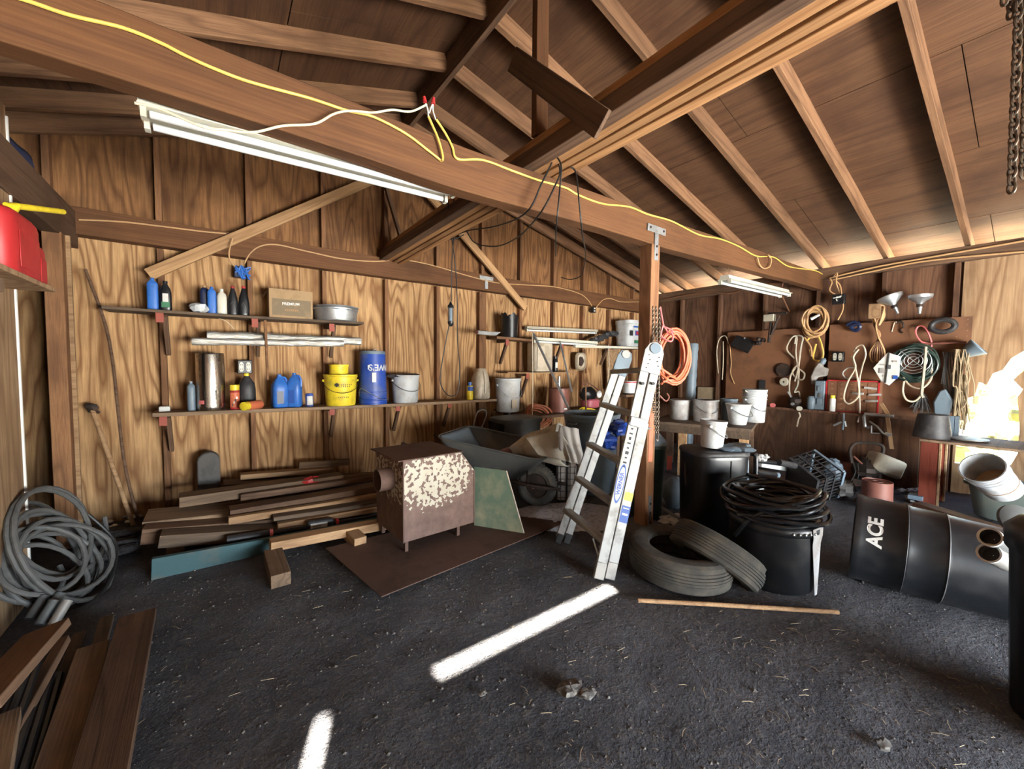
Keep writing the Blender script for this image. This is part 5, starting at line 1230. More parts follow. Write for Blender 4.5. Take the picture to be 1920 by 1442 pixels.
b = MB(); b.ball(Vector((PD(1266, 884, 3.6).x, PD(1266, 884, 3.6).y, .13)), .115, 12, (.95, .9, 1.25), .06); o = b.o('plastic_bag', 'bluegr', None, ang=60); tag(o, 'pale stuffed plastic bag standing beside the green bin', 'bag')
b = MB()
for k in range(12): p_ = PZ(random.uniform(1245, 1292), random.uniform(965, 985), .03); b.ball(p_, random.uniform(.02, .045), 6, (1.4, 1, .6), .35)
tag(b.o('paper_litter', 'label', None, ang=15), 'bits of crumpled pale litter on the ground right of the post', 'litter', kind='stuff')
tag(MB().tube([PZ(1235, 948, .10), PZ(1300, 990, .03)], .012, 8).o('grey_pole', 'alu_d'), 'thin grey pole lying on the ground between the post and the black bin', 'pole')
tag(MB().box(-.12, .12, -.01, .01, 0, .07).o('light_leak_panel', 'tubew', None, bevel=.003, loc=PZ(1282, 868, .12)), 'small pale panel put in for the daylight leak low behind the green bin', 'panel')  # pale panel stands in for daylight through a low gap

# ---- tall black container with white bucket
c_, r, h = seat(1294, 1408, 853, 1018, 0); KC = c_.copy()
t = thing('black_container', 'tall black rounded-square container standing right of the post', 'container', (c_.x, c_.y, 0), -.50)
b = MB(); b.lathe([(.44, 0), (.47, .015), (.495, h * .6), (.50, h * .93), (.50, h * .97), (.485, h), (.001, h * 1.0)], 44, sq=(r * 2, r * 1.7, 4.5), capt=False); b.o('shell', 'black', t, ang=50)
b = MB(); b.lathe([(.505, h * .965), (.515, h * .97), (.515, h * 1.005), (.49, h * 1.02), (.001, h * 1.015)], 44, sq=(r * 2, r * 1.7, 4.5), capb=False); b.o('lid', 'blackd', t, ang=50)
MB().tube([Vector((.02, -r * .86, .02)), Vector((.02, -r * .86, h * .93))], .004, 5).o('mould_seam', 'blackd', t)
q = MB()
m_, _ = frame(PD(1391, 940, depth_of(c_) - r * .7), PD(1391, 862, depth_of(c_) - r * .7), dep)
q.box(0, .30, -.04, .05, -.005, .005, m_); o = q.o('pale_duct', 'bluegr', None, bevel=.01); tag(o, 'pale grey plastic duct standing against the right side of the black container', 'duct')
zt = h * 1.02
c2_, r2, h2 = seat(1297, 1352, 803, 855, zt + .0)
bucket('grout_bucket', 'white ribbed bucket with a blue inside, standing on the black container', 'bucket', KC.x - .03, KC.y + .0, zt + .012, r2 * 1.0, h2 * 1.05, 'white', rings=2, az=-1.3, bailm='steel', inner=('blueb', .9), rb=.82, rot=(.04, .05, 0))
b = MB(); 
for k in range(9): b.ball(Vector((KC.x, KC.y, zt + .01)) + acr * random.uniform(.0, .26) + dep * random.uniform(-.08, .1), .045, 7, (1.5, 1.2, .35), .3)
tag(b.o('crumpled_sheet', 'bluegr', None, ang=40), 'crumpled grey plastic sheet beside the bucket on the black container', 'sheet')
# hand truck frame round the container
t = thing('hand_truck', 'black tubular hand truck behind the black container, handles to the right', 'hand truck', (0, 0, 0))
dk_ = depth_of(KC)
MB().tube(cr([PD(1290, 915, dk_ - .1), PD(1286, 905, dk_ - .1), PD(1286, 862, dk_), PD(1292, 850, dk_), PD(1304, 852, dk_ + .1)], 5), .012, 8).o('side_tube', 'black', t)
MB().tube(cr([PD(1400, 850, dk_ + .2), PD(1414, 853, dk_ + .1), PD(1418, 860, dk_ + .1), PD(1417, 945, dk_ + .1)], 5), .014, 8).o('side_tube', 'black', t)
MB().tube([PD(1418, 864, dk_ + .2), PD(1490, 873, dk_ + .35)], .018, 10).o('handle', 'black', t)
MB().tube([PD(1460, 867, dk_ + .25), PD(1490, 873, dk_ + .35)], .026, 12).o('rubber_grip', 'blackd', t)
MB().tube([PD(1418, 884, dk_ + .1), PD(1458, 891, dk_ + .2)], .020, 10).o('handle', 'black', t)
MB().tube([PD(1454, 890.5, dk_ + .19), PD(1459, 891, dk_ + .2)], .022, 10).o('grip_end', 'bluegr', t)
b = MB(); 
for k in range(4): b.ball(PD(1422 + k * 4, 860 - (k % 2) * 3, dk_ + .15), .03, 6, (1.3, 1, .8), .3)
tag(b.o('foam_scrap', 'whited', None, ang=20), 'lump of pale wadding caught on the hand truck handle', 'scrap')
tag(board('light_leak_strip', PD(1424, 871, 3.9), PD(1478, 880, 4.1), .05, .04, 'tubew'), 'pale strip put in for the bar of leaking daylight behind the hand truck handles', 'strip')  # white strip added as the bar of daylight leaking at the wall bottom
board('light_leak_block', PD(1424, 890, 3.7), Vector((PD(1424, 890, 3.7).x, PD(1424, 890, 3.7).y, 0)), .09, .05, 'tubew', up=(0, 1, 0), label='pale upright block put in for leaking daylight behind the black hose coil', cat='block')  # white block added as another piece of the same daylight leak

# ---- black tub with a hose coil on it
c_, r, h = seat(1390, 1568, 985, 1108, 0); DC = c_.copy()
t = thing('black_tub', 'round black tub with a hanging pale strap, carrying the black hose coil', 'tub', (c_.x, c_.y, 0))
b = MB(); b.lathe([(r * .90, 0), (r * .93, .02), (r * .98, h * .86), (r * 1.0, h * .87), (r * 1.02, h * .90), (r * 1.02, h * .97), (r * .98, h), (.001, h * 1.0)], 60, capt=False); b.o('shell', 'black', t, ang=40)
q = MB(); aa = math.atan2(-.805, -.59) + .50; vs = []
for i in range(9):
    s_ = i / 8; zz = h * (1 - s_ * 1.0); rr = r * (1.03 if s_ < .2 else 1.0); wd = .055 * (1 - .75 * s_)
    for sg in (-1, 1): an = aa + s_ * .04 + sg * wd / rr; vs.append((math.cos(an) * rr * 1.01, math.sin(an) * rr * 1.01, zz))
q.add(vs, [(2 * i, 2 * i + 1, 2 * i + 3, 2 * i + 2) for i in range(8)]); o = q.o('strap', 'whited', t); 
for k in range(5): q = MB(); an = math.atan2(-.805, -.59) + .35 - .13 * k; q.ball((math.cos(an) * r * 1.03, math.sin(an) * r * 1.03, h * .93), .008, 6); q.o('rivet', 'steel', t)
hc = thing('black_hose', 'large coil of glossy black pipe lying on the black tub', 'hose', (0, 0, 0))
rnd = random.Random(4); ctr = Vector((DC.x, DC.y, h)) + acr * -.01
for k in range(15):
    lay = k // 3; R_ = r * 1.02 - (k % 3) * .034 + lay * .004 + rnd.uniform(-.01, .012); z_ = .02 + lay * .030 + (k % 3) * .004; tx, ty_ = rnd.uniform(-.014, .022), rnd.uniform(-.015, .015)
    of_ = acr * rnd.uniform(-.02, .03) + dep * rnd.uniform(-.015, .015)
    pts = [ctr + of_ + Vector((math.cos(a_) * R_ * (1.04), math.sin(a_) * R_, z_ + (.0 + tx * math.cos(a_) + ty_ * math.sin(a_)) * .7 + .012 * math.sin(3 * a_ + k))) for a_ in [2 * PI * i / 48 for i in range(48)]]
    MB().tube(pts, .0125, 10, closed=True).o('hose_loop', 'hose', hc)
MB().tube(cr([ctr + acr * -.26 + dep * -.1 + Vector((0, 0, .03)), ctr + dep * -.27 + Vector((0, 0, .10)), ctr + acr * .22 + dep * -.10 + Vector((0, 0, .15)), ctr + acr * .1 + dep * .2 + Vector((0, 0, .17))], 8), .0125, 10).o('hose_loop', 'hose', hc)
MB().tube(cr([PZ(1378, 1004, .28), PD(1420, 965, 2.25), ctr + dep * -.24 + acr * .05 + Vector((0, 0, .17)), ctr + acr * .25 + dep * -.05 + Vector((0, 0, .16)), ctr + acr * .31 + dep * .10 + Vector((0, 0, .03)), ctr + acr * .22 + dep * .22 + Vector((0, 0, .10)), ctr + dep * .26 + Vector((0, 0, .17))], 10), .0115, 10).o('hose_tail', 'hose', hc)

# ---- big lying can with white lettering
def plane_pt(u, v, p0, n):
    d = ray(u, v); o = Vector((0, 0, H)); return o + d * ((p0 - o).dot(n) / d.dot(n))
A_ = PD(1600, 1016, 2.44); A_.z = .252; B_ = A_ + Vector((.22, -.98, .0)).normalized() * 1.02; B_.z = .20
axc = (B_ - A_).normalized(); Lc = (B_ - A_).length
t = thing('lying_trash_can', 'big black rubbish can lying on its side, white lettering near its rim', 'trash can', A_)
q_ = rot_to(axc); t.rotation_euler = q_.to_euler()
R0 = .250; b = MB()
b.lathe([(R0 * .93, .05), (R0 * .965, .0), (R0 * 1.0, -.004), (R0 * 1.0, .025), (R0 * .985, .03), (R0 * .97, .20), (R0 * .985, .205), (R0 * .985, .222), (R0 * .965, .23), (R0 * .95, .36), (R0 * .96, .365), (R0 * .94, .38), (R0 * .87, .70), (R0 * .80, Lc - .02), (R0 * .75, Lc), (.001, Lc)], 64, capb=False); b.o('shell', 'black', t, ang=40)
b = MB(); b.lathe([(.001, .04), (R0 * .93, .04)], 40, capb=False, capt=False); b.o('inside', 'ink', t)
for zz, rr in ((.2135, .988), (.3665, .962)):
    b = MB(); b.lathe([(R0 * rr * .99, zz - .004), (R0 * rr * 1.006, zz), (R0 * rr * .99, zz + .004)], 64, capb=False, capt=False); b.o('moulded_ring', 'blackd', t)
mi_ = q_.inverted()
tow = (mi_ @ Vector((-.9, -.2, .50))); an = math.atan2(tow.y, tow.x)
# lettering lies on the curved side, reading around the can
def on_can(s, z_, an_, size, rr):
    mx_ = Matrix.Rotation(an_, 4, 'Z') @ Matrix.Translation((rr, 0, z_)) @ Matrix.Rotation(PI / 2, 4, 'Y') @ Matrix.Rotation(0, 4, 'Z')
    return mx_
lt_ = text('lettering', 'ACE', .088, 'inkw', t, Matrix(), ext=.0006, bold=.003)
me = lt_.data
for v in me.vertices:
    x_, y_, z_ = v.co; aa_ = an - x_ / R0; rr = R0 * .975 + .002 + z_; v.co = Vector((math.cos(aa_) * rr, math.sin(aa_) * rr, .085 - y_))
MB().tube(cr([Vector((math.cos(an + 1.9) * R0, math.sin(an + 1.9) * R0, .06)), Vector((math.cos(an + 1.95) * R0 * 1.16, math.sin(an + 1.95) * R0 * 1.16, .07)), Vector((math.cos(an + 2.2) * R0 * 1.16, math.sin(an + 2.2) * R0 * 1.16, .07)), Vector((math.cos(an + 2.3) * R0, math.sin(an + 2.3) * R0, .06))], 5), .012, 8).o('handle', 'black', t)

# ---- tyres
def tyre(name, label, c_, axis, R, W_, ri=.60):
    t = thing(name, label, 'tyre', c_); t.rotation_euler = rot_to(axis).to_euler()
    b = MB(); hw = W_ / 2; pr = [(R * ri, -hw * .62), (R * ri * 1.06, -hw * .86), (R * .80, -hw * 1.0), (R * .92, -hw * .95), (R * .975, -hw * .80)]
    for k in range(-3, 4):
        z_ = hw * .2 * k; pr += [(R * (1.0 - .004 * k * k) , z_ - hw * .085), (R * (1.0 - .004 * k * k), z_ + hw * .07)]
        if k < 3: pr += [(R * .968, z_ + hw * .08), (R * .968, z_ + hw * .105)]
    pr += [(R * .975, hw * .80), (R * .92, hw * .95), (R * .80, hw * 1.0), (R * ri * 1.06, hw * .86), (R * ri, hw * .62), (R * ri * 1.05, hw * .55), (R * .9, hw * .5), (R * .93, 0), (R * .9, -hw * .5), (R * ri * 1.05, -hw * .55), (R * ri, -hw * .62)]
    b.lathe(pr, 72, capb=False, capt=False); b.o('carcass', 'rubber', t, ang=30)
    return t
g_ = PZ(1290, 1122, 0); ct = g_ + dep * .285 + acr * .07; ct.z = .095
tyre('tyre', 'dusty tyre lying flat on the dirt near the ladder foot', ct, Vector((.02, -.04, 1)), .30, .18)
ct2 = PD(1342, 1040, 2.46); 
tyre('tyre', 'tyre leaning askew against the flat tyre and the black tub', ct2, (ZV * .80 + acr * .60 + dep * .26), .275, .16)
# ---- stick
tag(MB().tube([PZ(1196, 1126, .012), PZ(1330, 1133, .013), PZ(1572, 1148, .012)], .011, 10).o('round_stick', 'tan'), 'thin round wooden stick lying on the dirt below the tyres', 'stick')

# ---- milk crate, rock, machine parts
t = thing('milk_crate', 'black plastic milk crate tipped on its side near the bench', 'crate', PD(1525, 895, 3.9)); t.rotation_euler = (rot_to(Vector((.80, -.50, .28))) @ Matrix.Rotation(.45, 4, 'Z')).to_euler()
S_ = .165
def fr_(z_, wd, hh, m=MB):
    q = MB()
    for s in (-1, 1): q.box(-S_, S_, s * S_ - wd, s * S_ + wd, z_ - hh, z_ + hh); q.box(s * S_ - wd, s * S_ + wd, -S_, S_, z_ - hh, z_ + hh)
    return q
fr_(.13, .012, .012).o('rim', 'bluegr', t, bevel=.003); fr_(-.13, .006, .012).o('bottom_rim', 'blackd', t); fr_(.04, .006, .006).o('band', 'blackd', t); fr_(-.05, .006, .006).o('band', 'blackd', t)
q = MB()
for s in (-1, 1):
    for k in range(9):
        x_ = -S_ + 2 * S_ * k / 8
        q.box(x_ - .003, x_ + .003, s * S_ - .003, s * S_ + .003, -.13, .13); q.box(s * S_ - .003, s * S_ + .003, x_ - .003, x_ + .003, -.13, .13)
    for k in range(8):
        for dz in (-1, 1):
            x_ = -S_ + 2 * S_ * (k + .5) / 8; q.tube([(x_ - .02, s * S_, dz * .03 - .03), (x_ + .02, s * S_, -dz * .03 - .03)], .003, 4); q.tube([(s * S_, x_ - .02, dz * .03 - .03), (s * S_, x_ + .02, -dz * .03 - .03)], .003, 4)
q.box(-S_, S_, -S_, S_, -.135, -.128); q.o('lattice_sides', 'blackd', t)
b = MB(); b.ball(PD(1586, 916, 3.8), .085, 9, (1.2, 1, .9), .18); tag(b.o('rough_rock', 'concrete', None, ang=20), 'rough grey rock lying below the milk crate', 'rock')
b = MB(); b.ball(PD(1562, 882, 4.1), .10, 10, (.8, .8, 1.2), .12); tag(b.o('motor_part', 'bluegr', None, ang=25), 'grey cast motor part tumbled beside the milk crate', 'motor')
c_ = PD(1592, 886, 4.45); t = thing('rusty_drum', 'rusty brown cylinder lying behind the milk crate', 'drum', c_); t.rotation_euler = (0, .12, .3); MB().lathe([(.12, -.13), (.125, -.12), (.125, .10), (.12, .11), (.001, .11)], 30).o('shell', 'rustred', t)
t = thing('water_pump', 'small pump with black roll bar and a cream tank near the bench', 'pump', PD(1628, 880, 4.15)); d0 = 4.15
def pl(*uv): return [PD(u, v, d0 + (k_ if len(x__) > 2 else 0)) - t.location for x__ in uv for u, v, k_ in [(x__ + (0,))[:3]]]
MB().tube(cr(pl((1597, 868), (1594, 845), (1602, 832), (1620, 830), (1648, 833), (1656, 842), (1651, 862), (1648, 900)), 4), .016, 8).o('roll_bar', 'iron', t)
MB().tube(pl((1600, 855), (1625, 878)), .010, 6).o('brace', 'rustred', t)
q = MB(); m_ = frame(PD(1632, 862, d0) - t.location, PD(1682, 882, d0) - t.location)[0]; q.box(0, .31, -.08, .08, -.09, .10, m_); q.o('tank', 'cream_d', t, bevel=.03)
q = MB(); q.ball(Vector((.03, .03, .0)), .11, 9, (1, 1, 1), .22); q.o('motor', 'iron', t, ang=25)
MB().box(-.12, .12, -.09, .09, -.16, -.10).o('base', 'iron', t)
MB().box(.20, .27, -.06, .06, -.17, .03).o('flap', 'cream_d', t, bevel=.01)
for k in range(4): MB().tube(cr(pl((1600 + k * 8, 868), (1604 + k * 6, 885 + 4 * k), (1596 + k * 10, 902)), 4), .006, 6).o('fuel_line', 'bcord', t)
c_, r, h = seat(1627, 1690, 902, 952, .04)
t = thing('rusty_pail', 'upturned red-brown pail with a hole in its base, near the red table leg', 'pail', (c_.x, c_.y, .02)); b = MB(); b.lathe([(r * 1.04, 0), (r * 1.04, .012), (r, .016), (r * .96, h * .97), (r * .97, h), (r * .93, h), (r * .92, h * .97), (r * .35, h * .96), (r * .33, h * .99), (r * .28, h * .99), (r * .27, h * .9), (.001, h * .9)], 48, capt=False); b.o('shell', 'rustred', t)
MB().tube(cr([(r * .3, -r * 1.0, .05), (r * .6, -r * .95, .03), (r * .9, -r * .6, .05)], 4), .006, 6).o('bail_handle', 'tcable', t)
b = MB()
for k in range(26): p_ = PZ(random.uniform(1690, 1735), random.uniform(915, 965), .03); b.ball(p_, random.uniform(.01, .04), 6, (1.5, 1, .6), .35)
tag(b.o('debris', 'whited', None, ang=15), 'scattered pale rubbish between the rusty pail and the red table', 'debris', kind='stuff')
tag(MB().box(-.07, .07, -.05, .05, 0, .04).o('blue_carton', 'bluegr', None, bevel=.003, loc=PZ(1718, 935, .05)), 'small pale blue packet lying by the red table leg', 'packet')
b = MB()
for k in range(16): p_ = PZ(random.uniform(1420, 1620), random.uniform(900, 945), .03); b.ball(p_, random.uniform(.03, .075), 7, (1.6, 1, .6), .3)
tag(b.o('junk_heap', 'rust', None, ang=20), 'low heap of dark rusty junk behind the hose coil', 'junk', kind='stuff')

# ================================================================= RIGHT WALL: BENCH, PEGBOARD, TOOLS
XW = RX - .10
bl, br_ = PX(1476, 768, 5.78), PX(1664, 776, 5.78)
BZ = (bl.z + br_.z) / 2
wbn = thing('workbench', 'narrow wooden ledge bench along the right wall under the pegboard', 'bench', (5.78, br_.y, 0)); LB = bl.y - br_.y
MB().box(0, .29, 0, LB + .5, BZ - .03, BZ).o('bench_top', 'ply_dark', wbn, bevel=.003)
MB().box(.03, .05, -.25, LB + .5, .0, BZ - .03).o('front_panel', 'ply_dark', wbn)
for y_ in (0.0, LB * .5, LB + .4): q = MB(); q.box(.052, .09, y_, y_ + .09, 0, BZ - .031); q.o('leg', 'stud', wbn)
# pegboard panels with holes
def pegboard(px0, px1, vt0, vt1, vb, x_, label, holes=False):
    a_, c_ = PX(px0, vt0, x_), PX(px1, vt1, x_); zb = PX(px1, vb, x_).z; zt_ = (a_.z + c_.z) / 2
    t = thing('pegboard', label, 'pegboard', (x_, c_.y, 0)); L_ = a_.y - c_.y
    MB().box(0, .012, 0, L_, zb, zt_).o('panel', 'peg', t)
    q = MB(); z_ = zt_ - .03
    while z_ > zb + .02:
        for y_ in ((.03, .10) if not holes else [.03 + .07 * k for k in range(int(L_ / .07))]): q.lathe([(.0045, 0), (.0045, .002)], 6, M4((-.002, y_, z_), (0, PI / 2, 0)))
        z_ -= .055
    q.o('peg_holes', 'tan', t); return t
pegboard(1364, 1548, 632, 603, 800, XW, 'brown pegboard sheet nearer the back corner, behind the cream rope')
pegboard(1556, 1824, 610, 592, 790, XW, 'brown pegboard sheet to the right, its end edge dotted with holes')
XP = XW - .03
# drawers cabinet
XC = 5.90
a_, c_ = PX(1549, 712, 5.86), PX(1650, 712, 5.86); zb = BZ; hh = a_.z - zb; LD = a_.y - c_.y
t = thing('drawer_cabinet', 'red-framed parts cabinet with rows of small brown drawers on the bench', 'cabinet', (5.86, c_.y, BZ))
MB().box(.01, .17, 0, LD, 0, hh).o('case', 'brcord', t, bevel=.004)
q = MB(); q.box(0, .012, 0, .014, 0, hh); q.box(0, .012, LD - .014, LD, 0, hh); q.box(0, .012, 0, LD, hh - .014, hh); q.box(0, .012, 0, LD, 0, .01); q.o('front_frame', 'red', t)
rows, cols = 6, 5; w1 = (LD - .03) / cols; h1 = (hh - .026) / rows
q = MB(); q.box(.004, .008, .016, .016 + w1 - .006, 0, h1 - .006); dr = q.o('drawer', 'brcord', t, bevel=.001, loc=(0, 0, .012))
q = MB(); q.box(-.004, .004, .016 + w1 * .35, .016 + w1 * .6, h1 * .35, h1 * .5); q.o('drawer_pull', 'tan', dr)
for i in range(rows):
    for j in range(cols):
        if i == j == 0: continue
        d_ = dr.copy(); C.objects.link(d_); d_.parent = t; d_.location = (0, j * w1, .012 + i * h1); g = dr.children[0].copy(); C.objects.link(g); g.parent = d_
for (u, v) in ((1632, 728), (1640, 740), (1634, 752), (1608, 738)):
    p_ = PX(u, v, 5.85); o = MB().box(-.004, .004, -.055, .055, -.012, .012).o('parts_tag', 'whited', t, bevel=.003); o.location = p_ - t.location; o.rotation_euler = (random.uniform(-.1, .1), 0, 0)
a_, c_ = PX(1528, 713, 5.84), PX(1547, 713, 5.84)
t = thing('tool_case', 'upright blue-grey plastic tool case left of the red cabinet', 'case', (5.84, c_.y, BZ)); LD = a_.y - c_.y
MB().box(0, .22, 0, LD, 0, hh * .96).o('shell', 'bluegr', t, bevel=.01)
for z_ in (.2, .62): MB().box(-.012, 0, LD * .25, LD * .7, hh * z_, hh * (z_ + .18)).o('latch', 'bluegr', t, bevel=.004)
MB().box(-.008, 0, LD * .35, LD * .6, hh * .42, hh * .56).o('carry_handle', 'grayp', t, bevel=.004)
p_ = PX(1559, 773, 5.79); d_ = PX(1553, 750, 5.79).y - PX(1566, 750, 5.79).y
bottle('spray_can', 'white aerosol with a yellow cap in front of the red cabinet', 'can', 5.81, p_.y, BZ, d_ * .9, PX(1559, 741, 5.79).z - BZ, [(.95, 0), (1, .02), (1, .74), (.8, .80)], 'inkw', cap=(.8, .79, 1), capm='yellow', sq=2)
p_ = PX(1520, 760, 5.84); t = thing('clear_jar', 'cloudy plastic jar left of the tool case on the bench', 'jar', (5.86, p_.y, BZ)); MB().lathe([(.04, 0), (.045, .01), (.045, .13), (.03, .16), (.001, .165)], 24).o('body', 'bluegr', t)
p_ = PX(1488, 755, 5.86); t = thing('bench_grinder', 'small dark bench grinder with a pale knob on the left of the bench', 'grinder', (5.90, p_.y, BZ)); q = MB(); q.ball((0, 0, .08), .065, 9, (1, 1.2, .9), .08); q.box(-.05, .05, -.05, .05, 0, .03); q.o('housing', 'iron', t, ang=30); q = MB(); q.lathe([(.022, 0), (.016, .02)], 14, M4((-.07, 0, .05), (0, -PI / 2, 0))); q.o('knob', 'steel', t); MB().tube([(-.02, .03, .12), (-.04, .07, .20)], .008, 6).o('lever', 'steel', t)
for (u, v, r, mt, lb_) in ((1448, 760, .028, 'pink', 'small pink-grey roll end at the left end of the bench'), (1498, 766, .028, 'cream', 'cream disc hanging from the bench edge')):
    o = MB().lathe([(r, 0), (r, .03)], 18, M4((0, 0, 0), (0, PI / 2, 0))).o('disc', mt, None, loc=PX(u, v, 5.74)); tag(o, lb_, 'disc')
# clamps hanging from the bench edge
def clamp(name, label, pts, r, mat, tips=()):
    t = thing(name, label, 'clamp', pts[0]); MB().tube([p_ - pts[0] for p_ in pts], r, 8).o('frame', mat, t)
    for p_ in tips: MB().tube([p_[0] - pts[0], p_[1] - pts[0]], p_[2], 8).o('screw', 'steel', t)
XE = 5.73
g_ = lambda u, v, x_=XE: PX(u, v, x_)
clamp('c_clamp', 'steel C-clamp gripping the bench edge below the cabinet', [g_(1650, 778), g_(1622, 776), g_(1620, 782), g_(1622, 800), g_(1630, 802)], .016, 'steel', [(g_(1640, 778), g_(1676, 780), .014)])
clamp('bar_clamp', 'tangle of small clamps hanging under the right end of the bench', [g_(1630, 790), g_(1645, 800), g_(1655, 812), g_(1668, 818)], .010, 'alu_d', [(g_(1634, 798), g_(1634, 812), .007), (g_(1632, 812), g_(1650, 813), .007), (g_(1660, 812), g_(1672, 815), .012)])
clamp('spring_clamp', 'pale blue spring clamp hanging below the aerosol', [g_(1582, 775), g_(1582, 792), g_(1580, 806)], .010, 'bluegr', [(g_(1563, 798), g_(1578, 791), .012), (g_(1584, 790), g_(1586, 800), .012)])
board('folding_rule', g_(1652, 756, 5.76), g_(1668, 782, 5.76), .035, .008, 'tan', up=(1, 0, 0), label='tan folded rule hanging at the right end of the bench', cat='rule')
board('wood_lath', g_(1664, 782, 5.75), g_(1672, 842, 5.75), .035, .015, 'tan', up=(1, 0, 0), label='narrow tan lath hanging down from the right end of the bench', cat='lath')
tag(MB().tube(cr([g_(1498, 773), g_(1500, 780), g_(1497, 786), g_(1494, 800)], 5), [.01] * 16, 6).o('rag_scrap', 'clearw'), 'dangling pale scrap hanging below the cream disc', 'scrap')

# funnels
for (u0, u1, v0, v1, tl, lb_) in ((1642, 1694, 556, 584, .38, 'metal funnel tilted to the left on the pegboard top'), (1702, 1751, 553, 583, .0, 'upright metal funnel hanging above the pegboard, right of the tilted one')):
    a_, c_ = PX(u0, v0, XP - .08), PX(u1, v0, XP - .08); r = abs(a_.y - c_.y) / 2 * .98; ctr_ = (a_ + c_) / 2
    t = thing('funnel', lb_, 'funnel', (ctr_.x, ctr_.y, ctr_.z), rot=(-tl, 0, 0)); hz = r * .78
    MB().lathe([(r, 0), (r, -.012), (r * .95, -.03), (.035, -hz), (.03, -hz - .01), (.022, -hz - .02), (.012, -hz - .12), (.009, -hz - .12), (.018, -hz - .02), (.03, -hz + .01), (r * .93, -.03), (r * .97, 0)], 36, capb=False, capt=False).o('cone', 'steel', t)
    MB().lathe([(.028, -hz - .022), (.028, -hz - .05)], 16).o('collar', 'iron', t)
# coils of cord on the right wall
def hank(name, label, u, v, r, n, tr, mat, seed, sx=1.0, sp=.04, x_=None, cat='cord', wrap=None):
    c0 = PX(u, v, x_ or XP - .03); rr = r
    pts = coil(c0, rr, n, tr, YV, ZV, sp, seed, sx)
    pts = [Vector((min(p.x, RX - .10), p.y, p.z)) for p in pts]
    t = thing(name, label, cat, (0, 0, 0)); MB().tube(pts, tr, 6).o('coils', mat, t)
    return t
def sc(px): return px * 4.4 / FPX       # photo pixels -> metres on the right wall (approx.)
def wallcord(name, label, uv, tr, mat, x_=None, cat='cord', par=None):
    pts = cr([PX(u, v, (x_ or XP) - .01 * (i % 3)) for i, (u, v) in enumerate(uv)], 6); o = MB().tube(pts, tr, 6).o(name, mat, par)
    return o if par else tag(o, label, cat)
t = hank('cord_coil', 'round coil of yellow-brown cord with a white clip, hanging near the beam end', 1527, 604, sc(29), 10, .011, 'tcable', 21, .68)
wallcord('loose_loop', '', ((1512, 640), (1530, 625), (1543, 655), (1540, 675), (1525, 672), (1530, 645)), .010, 'ycable', par=t)
wallcord('loose_loop', '', ((1508, 632), (1520, 650), (1522, 668), (1518, 655)), .009, 'tcable', par=t)
q = MB(); q.tube([PX(1521, 598, XP - .10), PX(1537, 590, XP - .10)], [.02, .012], 8); q.o('white_clip', 'inkw', t)
t = thing('rope_hank', 'cream rope knotted into long loops on the left pegboard', 'rope', (0, 0, 0))
for k, uv in enumerate((((1490, 672), (1475, 655), (1484, 634), (1494, 632), (1492, 660), (1496, 690)), ((1497, 690), (1502, 650), (1505, 633), (1494, 630), (1490, 645)), ((1505, 634), (1500, 660), (1497, 690), (1490, 715)), ((1492, 690), (1482, 705), (1480, 735), (1486, 745)), ((1495, 690), (1508, 700), (1504, 712), (1490, 706), (1486, 695), (1497, 682)), ((1498, 692), (1496, 720), (1490, 735), (1498, 735), (1500, 750)))):
    wallcord('rope_loop', '', uv, .010, 'cream_d' if k % 2 else 'clearw', XP - .02, par=t)
t = thing('cord_hank', 'brown extension cord folded into a long hanging hank', 'cord', (0, 0, 0))
for k in range(7):
    dx = (k - 3) * 2.6; wallcord('cord_loop', '', ((1645 + dx * .5, 590 + k), (1641 + dx * .2, 610), (1648 - dx * .2, 630), (1645 + dx * 1.7, 660), (1645 + dx * 1.2, 678), (1645 + dx * .2, 684 - abs(dx))), .010, 'tcable' if k % 3 == 0 else 'brcord', XP - .02 - .004 * k, par=t)
for k in range(5): wallcord('cord_loop', '', ((1640 + k, 608), (1633 + k * 1.5, 590), (1640 + k * 2, 574), (1654 + k, 575), (1658 - k, 592), (1648, 610)), .010, 'tcable', XP - .02 - .006 * k, par=t)
q = MB(); q.box(-.03, .0, -.05, .05, -.09, .07); q.o('cable_wrap', 'tan', t, loc=PX(1641, 582, XP - .05))
wallcord('cord_loop', 'thin tan-grey cord in open loops hanging in front of the red cabinet', ((1601, 660), (1607, 650), (1618, 648), (1623, 665), (1616, 690), (1611, 720), (1612, 770), (1608, 792)), .009, 'clearw', 5.82)
wallcord('cord_loop', 'pale cord making a wide loop over the cabinet drawers', ((1610, 655), (1600, 670), (1604, 690), (1590, 715), (1582, 745), (1590, 757), (1604, 750), (1611, 735), (1606, 700), (1598, 668)), .009, 'wcable', 5.80)
wallcord('cord_loop', 'small loop of grey cord lying left of the paper booklet', ((1605, 690), (1590, 690), (1580, 700), (1588, 710), (1600, 706)), .008, 'alu_d', 5.83)
t = thing('green_wire_coil', 'coil of dark green wire around a fan guard with a yellow strap', 'wire', (0, 0, 0))
cg = PX(1714, 680, XP - .06)
MB().tube(coil(cg, sc(29), 14, .008, YV, ZV, .05, 9, .92), .009, 6).o('wire_coils', 'gcord', t)
for rr in (.25, .42, .6, .78): MB().tube([cg + Vector((-.05, math.cos(a_) * sc(29) * rr, math.sin(a_) * sc(29) * rr + .02)) for a_ in [2 * PI * i / 28 for i in range(28)]], .004, 5, closed=True).o('guard_ring', 'steel', t)
for a_ in (.8, 2.4, 3.9, 5.4): MB().tube([cg + Vector((-.05, 0, .02)), cg + Vector((-.05, math.cos(a_) * sc(25), math.sin(a_) * sc(25) + .02))], .004, 5).o('guard_spoke', 'steel', t)
